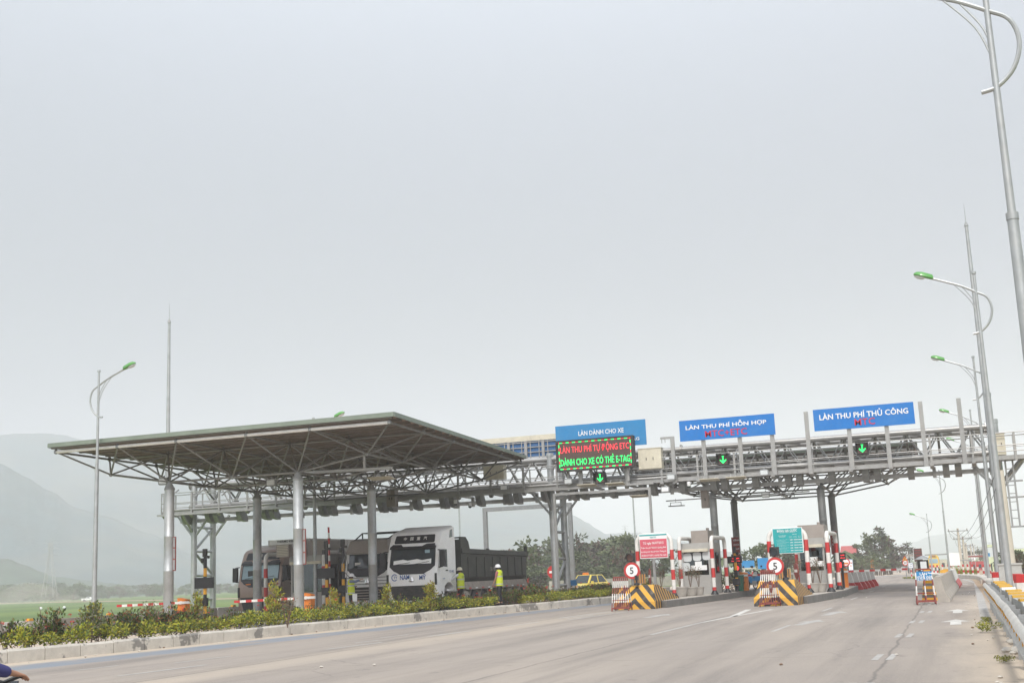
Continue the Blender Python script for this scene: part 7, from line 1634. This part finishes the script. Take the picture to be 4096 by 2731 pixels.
# rusty stand and cabinet by the utility pole
q = ony(4046, 2330, 47); r_ = thing('electrical_cabinet', 'plain grey pedestal box at the foot of the concrete utility pole', 'cabinet', (q.x, 47, 0)); mb = MB(); mb.box((0, 0, .62), (.75, .6, 1.24)); mb.box((0, 0, 1.27), (.82, .66, .06)); mb.build('housing', 'blockgrey', r_)
def utility(label, px_, pyt, Y, arms, r=.16, z0=-.3, lean=0):
    a = ony(px_, pyt, Y); r_ = thing('utility_pole', label, 'utility pole', (a.x, Y, z0)); h = a.z - z0
    mb = MB(); mb.lathe([(r, 0), (r * .6, h)], (0, 0, 0), 10); mb.build('pole', 'postconc', r_, smooth=True)
    for dz, w_ in arms:
        mb = MB(); mb.box((0, -.12, h - dz), (w_, .1, .1)); mb.bar((-w_ * .35, -.12, h - dz), (0, -.1, h - dz - .6), .05, .05); mb.bar((w_ * .35, -.12, h - dz), (0, -.1, h - dz - .6), .05, .05); ca = mb.build('crossarm', 'steelgrey', r_)
        for k in (-.45, 0, .45): mb = MB(); mb.lathe([(.03, 0), (.07, .05), (.04, .1), (.07, .14), (.03, .2)], (k * w_, -.12, h - dz + .05), 8); mb.build('insulator', 'trucktaupe', ca)
    return V((a.x, Y, a.z))
u1 = utility('pale concrete utility pole right of the lightning mast', 4003, 1880, 50, [], .17)
u2 = utility('concrete utility pole with a wide crossarm near the white board', 3830, 2112, 150, [(.3, 2.2), (3.6, 2.4)], .2)
u3 = utility('second concrete utility pole with double crossarms behind the first', 3850, 2145, 172, [(.3, 2.4), (3.0, 2.2)], .2)
u4 = utility('third utility pole farther along the wires', 3862, 2170, 205, [(.4, 2.2)], .2)
for px_, pyt, Y, lab in ((3881, 2175, 280, 'small distant utility pole in the line, left of four'), (3893, 2182, 310, 'small distant utility pole in the line, second of four'), (3909, 2183, 330, 'small distant utility pole in the line, third of four'), (3925, 2190, 350, 'small distant utility pole in the line, right of four')):
    utility(lab, px_, pyt, Y, [(.4, 2.0)], .2, -1.2)
def wire(label, a, b, sag, r=.012, group='sagging overhead wires'):
    a, b = V(a), V(b); mb = MB((a + b) / 2); mb.path([a.lerp(b, t) - V((0, 0, 4 * sag * t * (1 - t))) for t in lin(0, 1, 14)], r, 4); tag(mb.build('overhead_wire', 'cable'), label, 'wire', group)
for k, dx in enumerate((-1, 0, 1)):
    wire('thin black wire sagging from the roadside utility pole towards the far crossarms', u1 + V((dx * .2, 0, -.1)), u2 + V((dx, -.1, -.2)), 1.6, .012)
    wire('thin wire between the two crossarm poles', u2 + V((dx, -.1, -.2)), u3 + V((dx, -.1, -.2)), .5, .015); wire('thin wire running on to the farther poles', u3 + V((dx, 0, -.2)), u4 + V((dx, 0, -.3)), .6, .015)
wire('long level wire crossing behind the minibus', u2 + V((0, 0, -7.5)), V((-60, 170, 6.2)), .6, .02, None)

# ---- boards and signs along the far road
def flat(name, label, cat, a, b, Y, panel, posts, z0, texts=(), thick=.08, group=None, edge=None):
    p, q = ony(*a, Y), ony(*b, Y); c = V(((p.x + q.x) / 2, Y, z0)); w_, h_ = q.x - p.x, p.z - q.z; zc = (p.z + q.z) / 2 - z0
    r_ = thing(name, label, cat, c, 0, group); mb = MB(); mb.box((0, 0, zc), (w_, thick, h_)); mb.build('panel', panel, r_)
    if edge: mb = MB(); mb.box((0, .01, zc), (w_ * 1.1, thick * .9, h_ * 1.06)); mb.build('frame', edge, r_)
    for k, fx in enumerate(posts):
        mb = MB(); m_ = M('white', 'red') if (cat, group) and posts and label.find('red and white') >= 0 else M('galvpale', 'galvpale'); L_ = zc + h_ * .45
        bandpath(mb, [(fx * w_, thick, 0), (fx * w_, thick, L_)], max(.05, w_ * .02), [L_ * i / 7 for i in range(1, 7)], [0, 1], 6); mb.build('post', m_, r_)
    for t, fx, fz, h, wd, m_ in texts: mb = MB(); mb.text(t, (fx * w_, -thick / 2 - .006, zc + fz * h_), h=h * h_, wd=wd * w_, bold=.02); mb.build('lettering', m_, r_)
    return r_
flat('display_board', 'tall dark board with faint red letter rows and a white frame by the far verge', 'display', (3653, 2193), (3692, 2244), 112, 'ledboard', (-.3, .3), -.1, [('KÍNH CHÀO QUÝ KHÁCH', .0, .36, .07, .7, 'letterred'), ('TRẠM THU PHÍ', .0, .16, .07, .8, 'letterred'), ('GIẢM TỐC ĐỘ', .1, -.04, .07, .7, 'letterred'), ('AN TOÀN', .15, -.24, .07, .6, 'letterred')], .3, edge='cleanwhite')
flat('white_board', 'blank white board back on red and white posts by the far lamp post', 'sign board', (3792, 2211), (3842, 2260), 118, 'cleanwhite', (-.4, .3), -.2, [], .08)
flat('info_sign', 'small blue and white station sign on a red and white post', 'road sign', (3633, 2251), (3652, 2270), 106, 'cleanwhite', (0,), 0, [('TRẠM', 0, .2, .22, .62, 'lettblue'), ('KTTT', 0, -.2, .22, .62, 'lettblue')], .05, edge='signblue')
r_ = speedsign('round speed limit 20 sign below a yellow triangle', ony(3621, 2250, 106), .46, 0, '20')
q = ony(3619, 2232, 106); r_ = thing('warning_sign', 'yellow triangular warning sign above the speed limit 20 sign', 'road sign', q); mb = MB(); mb.prism([(-.23, -.19), (.23, -.19), (0, .21)], -.02, .02, axis='Y'); mb.build('border', 'red', r_); mb = MB(); mb.prism([(-.17, -.155), (.17, -.155), (0, .135)], -.035, -.022, axis='Y'); mb.build('face', 'yellow', r_); mb = MB(); mb.bar((-.04, -.04, -.125), (-.015, -.04, .04), .025, .01); mb.bar((.04, -.04, -.125), (.015, -.04, .04), .025, .01); mb.build('symbol', 'black', r_)
flat('shop_sign', 'white roadside board with red words over chicken rice', 'sign board', (3393, 2237), (3413, 2278), 150, 'cleanwhite', (-.3, .3), -.4, [('CƠM', 0, .18, .17, .8, 'red'), ('GÀ', 0, -.08, .17, .5, 'red'), ('ĐẶC SẢN', 0, .42, .07, .8, 'lettblue')], .1, edge='signbluepale')
flat('shop_sign', 'yellow and orange banner board before the hedge', 'sign board', (3480, 2234), (3497, 2270), 190, 'orange', (-.3, .3), -.7, [('BÚN PHỞ', 0, .38, .1, .8, 'yellow'), ('CÀ PHÊ', 0, -.3, .1, .8, 'yellow')], .1, edge='kerbyellow')
flat('shop_sign', 'small white board at the hedge end', 'sign board', (3530, 2249), (3547, 2262), 235, 'cleanwhite', (-.3, .3), -1, [('SỬA XE', 0, 0, .3, .7, 'letterred')], .1)
flat('shop_sign', 'white and pale blue stacked boards under the dark trees', 'sign board', (3555, 2226), (3570, 2241), 260, 'cleanwhite', (-.3, .3), -1.1, [('NHÀ NGHỈ', 0, 0, .25, .8, 'letterred')], .1); flat('shop_sign', 'wide pale board of pictures beside the sedan', 'sign board', (3562, 2241), (3592, 2259), 262, 'lampglass', (-.3, .3), -1.1, [('QUÁN ĂN', 0, .1, .3, .8, 'signbluepale')], .1)
flat('road_sign_back', 'blue road sign seen from behind on two red and white posts, left one', 'road sign', (2966, 2242), (3019, 2268), 118, 'signbluepale', (-.35, .28), -.3, [], .06); flat('road_sign_back', 'larger blue road sign seen from behind on two red and white posts', 'road sign', (3029, 2231), (3076, 2273), 118, 'signbluepale', (-.28, .3), -.3, [], .06)
flat('road_sign_back', 'blue board with pale lettering on the red wall, far right', 'sign board', (3943, 2211), (3961, 2230), 175, 'signbluepale', (-.4, .4), -.9, [('XĂNG DẦU', 0, -.2, .28, .8, 'cleanwhite')], .06); flat('shop_sign', 'white notice on the long red wall', 'sign board', (3883, 2228), (3902, 2240), 238, 'cleanwhite', (-.4, .4), -1, [], .06)
q = ony(2213, 2300, 85); r_ = thing('no_entry_sign', 'red no entry sign on a banded post left of the gantry middle leg', 'road sign', (q.x, 85, -.1), rad(40)); mb = MB(); bandpath(mb, [(0, .05, 0), (0, .05, 2.0)], .05, [.3, .6, .9, 1.2, 1.5], [0, 1], 8); mb.build('post', M('white', 'red'), r_); mb = MB(); mb.disc((0, 0, 1.85), .45, .04, 24); mb.build('face', 'red', r_); mb = MB(); mb.box((0, -.03, 1.85), (.6, .02, .16)); mb.build('bar', 'cleanwhite', r_)
q = ony(3383, 2248, 125); speedsign('round sign with an orange face edge beyond the open lane display', q, .8, -.3, '')
# folding chair and table by the gantry leg
q = ony(2305, 2370, 66); r_ = thing('folding_table', 'small white folding table beside the gantry middle leg', 'table', (q.x, 66, .3)); mb = MB(); mb.box((.15, 0, .55), (.75, .45, .03)); mb.build('tabletop', 'cleanwhite', r_)
for s in (-1, 1): mb = MB(); mb.bar((-.15, s * .15, .54), (.35, s * .15, 0), .03, .03); mb.bar((.4, s * .15, .54), (-.1, s * .15, 0), .03, .03); mb.build('leg', 'galvpale', r_)
q = ony(2292, 2355, 66.5); r_ = thing('folding_chair', 'folding chair with a blue back beside the gantry middle leg', 'chair', (q.x, 66.8, .3), rad(30)); mb = MB(); mb.box((0, .2, .78), (.4, .03, .3)); mb.build('backrest', 'signbluepale', r_); mb = MB(); mb.box((0, 0, .45), (.4, .38, .03)); mb.build('seat', 'signbluepale', r_)
for s in (-1, 1): mb = MB(); mb.bar((s * .19, .22, .95), (s * .19, -.2, 0), .025, .025); mb.bar((s * .19, .2, 0), (s * .19, -.1, .45), .025, .025); mb.build('leg', 'galv', r_)

# ---- far retaining wall, shelters and houses
mb = MB(); P0, P1 = [(-38, 118), (-22, 150), (-17.2, 200), (-20.5, 300), (-26, 420)], None
rings = []; s = 0; tot = sum(math.dist(a, b) for a, b in zip(P0, P0[1:]))
o_ = V((-20, 220, -1)); mb = MB(o_)
while s <= tot: p = polyat(P0, s); zb = roadz(0, p[1]); rings.append([(p[0], p[1], zb - .2), (p[0], p[1], zb + .95), (p[0] - .3, p[1], zb + .95), (p[0] - .3, p[1], zb - .2)]); s += 8
mb.loft(rings); tag(mb.build('parapet_wall', 'concrete'), 'long grey parapet wall along the left side of the far road', 'wall')
def house(label, a, b, Y, wallm, roofm, depth=8, gable=True, z0=-1.1):
    p, q = ony(*a, Y), ony(*b, Y); w_ = q.x - p.x; h = p.z - z0; c = ((p.x + q.x) / 2, Y, z0); r_ = thing('house', label, 'house', c)
    hw = h * .62
    mb = MB(); mb.box((0, depth / 2, hw / 2), (w_ * .92, depth, hw)); mb.build('wall', wallm, r_)
    mb = MB(); 
    if gable: mb.prism([(-.5, hw - .1), (depth * .5, h), (depth + .5, hw - .1), (depth + .5, hw + .1), (depth * .5, h + .15), (-.5, hw + .1)], -w_ / 2, w_ / 2)
    else: mb.box((0, depth / 2, h - .15), (w_, depth + 1, .3))
    mb.build('roof', roofm, r_)
    for k in range(3): mb = MB(); mb.box(((-.3 + .3 * k) * w_, -.03, hw * .5), (w_ * .12, .08, hw * .4)); mb.build('window', 'glassdark', r_)
house('house with a pink red gabled roof among the trees past the right booth', (3354, 2186), (3424, 2240), 210, 'wallpale', 'roofred', 10)
house('low pale green shed roof at the right frame edge', (4020, 2196), (4140, 2230), 120, 'wallgreen', 'wallgreen', 10, False, -.9)
house('narrow pale green gatehouse behind the lamp poles', (3937, 2178), (3985, 2250), 165, 'wallgreen', 'wallgreen', 6, False)
house('long low red walled building far down the right side', (3872, 2222), (3962, 2248), 240, 'wallred', 'darkred', 8, False)
house('bus shelter with a curved dark roof behind the minibus', (3698, 2216), (3792, 2260), 285, 'wallpale', 'steelgrey', 6, False)
house('small brown hut beside the dark letter board', (3622, 2217), (3656, 2275), 200, 'trucktaupe', 'trucktaupe', 4, False)
house('small pale house behind the blue road signs', (2965, 2266), (3090, 2300), 150, 'wallpale', 'wallpale', 6, False)

# ---- trees
def tree_proto(kind, i):
    random.seed(100 + i * 7 + {'round': 0, 'tall': 50, 'pine': 90, 'palm': 140}[kind])
    tb = MB(); cb = MB(); h = 1.0
    if kind in ('round', 'tall'):
        tb.path([(0, 0, 0), (.01, 0, .25), (-.01, .01, .55), (.02, 0, .8)], [.026, .02, .013, .005], 6)
        bl = []
        for k in range(10 if kind == 'round' else 12):
            a = rnd(0, 6.28); z = rnd(.36, .9) if kind == 'round' else rnd(.3, .95); rr = (.30 if kind == 'round' else .17) * (1 - abs(z - .6) * .9); e = V((math.cos(a) * rr * rnd(.5, 1.1), math.sin(a) * rr * rnd(.5, 1.1), z))
            tb.path([(0, 0, z * .62), tuple(e * .6 + V((0, 0, z * .3))), tuple(e)], [.009, .006, .003], 5); s = rnd(.09, .16); bl.append((e, (s, s, s * .75)))
        leafcloud(cb, bl, 62, .062, [0, 0, 1], .3, .7, .3)
    elif kind == 'pine':
        tb.path([(0, 0, 0), (0, 0, .5), (.02, 0, 1)], [.022, .014, .003], 6); bl = []
        for k in range(22):
            z = rnd(.2, .97); a = rnd(0, 6.28); rr = .20 * (1.05 - z) + .02; e = V((math.cos(a) * rr, math.sin(a) * rr, z)); tb.path([(0, 0, z - .03), tuple(e)], [.006, .002], 4); bl.append((e, (.06, .06, .045)))
        leafcloud(cb, bl, 26, .06, [0, 0, 1], .2, .35, .2)
    else:
        tb.path([(0, 0, 0), (.03, 0, .4), (.05, 0, .75)], [.03, .022, .018], 6)
        for k in range(13):
            a = 6.28 * k / 13 + rnd(-.2, .2); up_ = rnd(.1, .4); pts = [V((.05, 0, .75)) + V((math.cos(a) * t * .34, math.sin(a) * t * .34, up_ * t - .42 * t * t)) for t in lin(0, 1, 6)]
            for p, q in zip(pts, pts[1:]):
                d = (q - p).normalized(); s = d.cross(V((0, 0, 1))).normalized()
                for sg in (-1, 1): cb.add([p, q, q + s * sg * .06 - V((0, 0, .04)), p + s * sg * .06 - V((0, 0, .04))], [(0, 1, 2, 3)], 0)
    return tb, cb
TP = {}
for kind, n in (('round', 4), ('tall', 4), ('pine', 3), ('palm', 1)):
    TP[kind] = []
    for i in range(n):
        tb, cb = tree_proto(kind, i); t = tb.build('trunk', 'bark', None, keepn=True)
        pals = [M('treeA', 'treeB'), M('treeB', 'treeA'), M('treeC', 'treeA'), M('treered', 'treeC')]; ms_ = pals[i % 4] if kind != 'pine' else M('treeC', 'treered')
        c = cb.build('crown', ms_, None, keepn=True); TP[kind].append((t.data, c.data)); bpy.data.objects.remove(t); bpy.data.objects.remove(c)
random.seed(77)
def tree(kind, name, label, x, y, z, h, wd, group, v=None):
    td, cdm = TP[kind][v] if v is not None else random.choice(TP[kind]); r_ = thing(name, label, 'tree', (x, y, z), rnd(0, 6.28), group); r_.scale = (h * wd, h * wd, h)
    for nm, me in (('trunk', td), ('crown', cdm)): o = bpy.data.objects.new(nm, me); COL.objects.link(o); o.parent = r_
def treeat(kind, px_, pyt, Y, label, group, wd=1.0, v=None, name=None):
    t = ony(px_, pyt, Y); z = gz(t.x, Y); tree(kind, name or {'round': 'leafy_tree', 'tall': 'eucalyptus_tree', 'pine': 'casuarina_tree', 'palm': 'palm_tree'}[kind], label, t.x, Y, z, t.z - z, wd, group, v)
G1_ = 'trees in the grove beyond the taxi'
for i in range(46):
    px_ = rnd(2040, 2580); pyt = 2172 + 26 * mnoise.noise((px_ * .02, 1, 0)) + rnd(-12, 42) + (22 if px_ < 2150 else 0) - (30 if 2440 < px_ < 2530 else 0)
    treeat(random.choice(['tall', 'tall', 'round']), px_, pyt, rnd(165, 235), 'mid green tree in the grove behind the yellow taxi', G1_, rnd(1.0, 1.5))
for i in range(40):
    px_ = rnd(2040, 2620); treeat('round', px_, rnd(2255, 2295), rnd(150, 190), 'low bushy tree filling the foot of the grove behind the taxi', 'low trees at the foot of the grove', rnd(1.5, 2.2))
treeat('pine', 2305, 2122, 190, 'feathery dark conifer rising above the grove behind the gantry leg', None, 1.3, 0)
treeat('round', 2062, 2150, 140, 'pale yellow green tree left of the grove, above the tipper tailgate', None, 1.2, 1)
for px_, pyt, Y, k, w_, lab in ((3005, 2185, 150, 'round', 1.2, 'light green tree behind the dark red column sign'), (3045, 2172, 165, 'tall', 1.4, 'tall tree behind the blue road signs'), (3085, 2190, 150, 'round', 1.3, 'leafy tree left of the right speed limit sign'), (3130, 2150, 175, 'tall', 1.5, 'tallest tree behind the green price board'), (2980, 2215, 170, 'pine', 1.3, 'thin grey tree beside the dark red column sign'), (3160, 2200, 150, 'round', 1.2, 'leafy tree under the green price board'), (2912, 2200, 130, 'palm', 1.2, 'small palm behind the disc windowed booth hoop'), (2690, 2190, 160, 'round', 1.4, 'leafy tree behind the left hoop of the disc windowed booth'), (2640, 2215, 170, 'tall', 1.4, 'leafy tree between the red notice and its booth'), (3376, 2180, 160, 'palm', 1.2, 'palm in front of the red roofed house'),
        (3432, 2170, 215, 'round', 1.1, 'round dark tree right of the red roofed house'), (3462, 2165, 230, 'tall', 1.2, 'slender tree left of the big dark tree'), (3492, 2128, 225, 'round', 1.0, 'broad dark tree of the tall pair past the right booth'), (3522, 2110, 225, 'pine', 1.5, 'tall dark conifer of the tall pair past the right booth'), (3550, 2150, 230, 'tall', 1.5, 'dark leaning tree right of the tall conifer'), (3590, 2184, 260, 'round', 1.1, 'round tree above the black sedan'), (3630, 2163, 250, 'pine', 1.6, 'bushy conifer left of the dark letter board'), (3862, 2185, 330, 'pine', 2.2, 'hazy conifer among the utility poles'), (3915, 2195, 320, 'round', 1.3, 'hazy tree between the far lamp posts')):
    treeat(k, px_, pyt, Y, lab, None, w_)
for i in range(22):
    px_ = 3385 + i * 8.5; treeat('round', px_, 2240 + rnd(-18, 10) - (18 if px_ < 3450 else 0), rnd(175, 225), 'low green tree in the hedge behind the roadside boards', 'hedge trees behind the roadside boards', rnd(1.6, 2.3))
for i in range(10):
    px_ = 4030 + i * 9; treeat('round', px_, 2200 + rnd(-4, 18), rnd(88, 110), 'dark leafy tree by the pale green shed at the right edge', 'trees at the right frame edge', rnd(1.3, 1.8))
for i in range(70):
    px_ = rnd(-40, 1000); Y = rnd(540, 640); t = ony(px_, 2352 - px_ * .012 - rnd(0, 12) * (1 + (px_ < 350)), Y); z = gz(t.x, Y); tree('round', 'distant_tree', 'hazy distant tree along the far edge of the green field', t.x, Y, z - .42 * max(5, t.z - z), 1.42 * max(5, t.z - z), rnd(1.2, 1.9), 'distant trees along the field edge')
# verge weeds
for px_, py, s, lab in ((4003, 2528, .62, 'green weed clump against the guard rail, larger one'), (4010, 2492, .4, 'small green weed clump farther along the guard rail'), (3975, 2480, .3, 'dry weed tuft on the dusty shoulder'), (4060, 2650, .35, 'dry weed tuft at the guard rail near the frame corner')):
    q = onz(px_, py); plant('low', 'weed_clump', lab, 'weed', (min(q.x, .52), q.y, 0), (s, s, s * .8), None)
for i in range(16):
    q = onz(rnd(3815, 3905), rnd(2298, 2304), 0); plant('low', 'verge_bush', 'dry green tuft on the far verge behind the slim bollards', 'bush', (q.x, min(q.y + 6, 122), .0), rnd(.6, 1.3), 'tufts on the far verge')
for i in range(10):
    q = ony(rnd(3630, 3705), 2300, rnd(103, 110)); plant('low', 'verge_bush', 'dry grass tuft around the posts of the far verge signs', 'bush', (q.x, q.y, 0), (1.2, 1.2, .35), 'grass tufts round the far signs')
# rubble by the guard rail
for i in range(9):
    q = onz(4050 + rnd(-25, 35), 2590 + rnd(-25, 35)); r_ = bpy.data.objects.new('rubble_stone', None); COL.objects.link(r_); bpy.data.objects.remove(r_); s = rnd(.05, .13)
    mb = MB(V((q.x, q.y, 0))); mb.lathe([(s * .7, 0), (s, s * .4), (s * .6, s * .9), (s * .1, s)], (q.x, q.y, 0), 6); tag(mb.build('rubble_stone', 'concretepale'), 'broken pale stone lying by the guard rail', 'stone', 'broken stones by the guard rail')
# transmission towers
def pylon(label, px_, pyt, pyb, D):
    t, b = dep(px_, pyt, D), dep(px_, pyb, D); h = t.z - b.z; r_ = thing('transmission_tower', label, 'pylon', (b.x, b.y, b.z), AZ); w_ = h * .09; mb = MB(); rr = h * .0035
    L_ = [0, .25, .45, .6, .72, .82, .92]
    ww = lambda t: w_ * (1 - .85 * min(1, t / .72)) + .012 * h * (t < .99)
    for a in ((-1, -1), (1, -1), (1, 1), (-1, 1)):
        for p, q in zip(L_, L_[1:]): mb.bar((a[0] * ww(p), a[1] * ww(p), p * h), (a[0] * ww(q), a[1] * ww(q), q * h), rr * 2, rr * 2); mb.bar((a[0] * ww(p), a[1] * ww(p), p * h), (-a[1] * ww(q), a[0] * ww(q), q * h), rr, rr)
    for z in (.72, .82, .92): mb.bar((-.13 * h, 0, z * h), (.13 * h, 0, z * h), rr * 2, rr * 2); mb.bar((-.13 * h, 0, z * h), (0, 0, (z + .05) * h), rr, rr); mb.bar((.13 * h, 0, z * h), (0, 0, (z + .05) * h), rr, rr)
    mb.bar((0, 0, .9 * h), (0, 0, h), rr * 2, rr * 2); mb.build('lattice', 'galvpale', r_)
pylon('hazy lattice transmission tower before the left hillside', 197, 2150, 2385, 640); pylon('faint lattice transmission tower on the ridge left of the red notice', 2505, 2095, 2200, 1300); pylon('faint lattice transmission tower against the hill beside the gantry leg', 2334, 2105, 2230, 1150)
# dust behind the pickup, a dirt track and field marks
tk = []
mb = MB()
A_, B_ = onz(-300, 2418, -1.15), onz(1300, 2385, -1.15); 
for k in range(40):
    p, q = A_.lerp(B_, k / 40), A_.lerp(B_, (k + 1) / 40); d = (q - p).normalized(); nx = V((-d.y, d.x, 0)) * 5
    z = lambda v: V((v.x, v.y, gz(v.x, v.y) + .06))
    mb.quad(z(p - nx), z(q - nx), z(q + nx), z(p + nx))
struct(mb.build('dirt_path', 'dirt'))
for px_, py, lab in ((163, 2428, 'white bird like scrap in the green field, left one'), (257, 2424, 'white scrap in the green field, right one')):
    q = dep(px_, py, 260); r_ = thing('field_scrap', lab, 'scrap', (q.x, q.y, gz(q.x, q.y))); mb = MB(); mb.lathe([(.3, 0), (.35, .2), (.15, .45)], (0, 0, .1), 7); mb.build('sheet', 'cleanwhite', r_)
mb = MB(); mat('dustm', (.5, .45, .38)); dm = bpy.data.materials.new('dustcloud'); dm.use_nodes = True; n = dm.node_tree.nodes; n.clear()
vv = n.new('ShaderNodeVolumePrincipled'); vv.inputs['Density'].default_value = .016; vv.inputs['Color'].default_value = (.95, .88, .78, 1); oo = n.new('ShaderNodeOutputMaterial'); dm.node_tree.links.new(vv.outputs[0], oo.inputs['Volume']); MATS['dustcloud'] = dm
for px_, hh, ww in ((330, 1.6, 3), (270, 3.0, 5), (190, 3.4, 7), (110, 8.5, 9), (40, 5.5, 9)):
    c = dep(px_, 2402, 495); c.z = gz(c.x, c.y); mb.lathe([(ww * 1.5 * math.cos(t), hh * math.sin(t) + .1) for t in lin(0, 1.5, 5)], c, 14)
du = mb.build('dust', 'dustcloud', smooth=True); tag(du, 'pale dust trailing behind the white pickup on the field track', 'dust', kind='stuff')
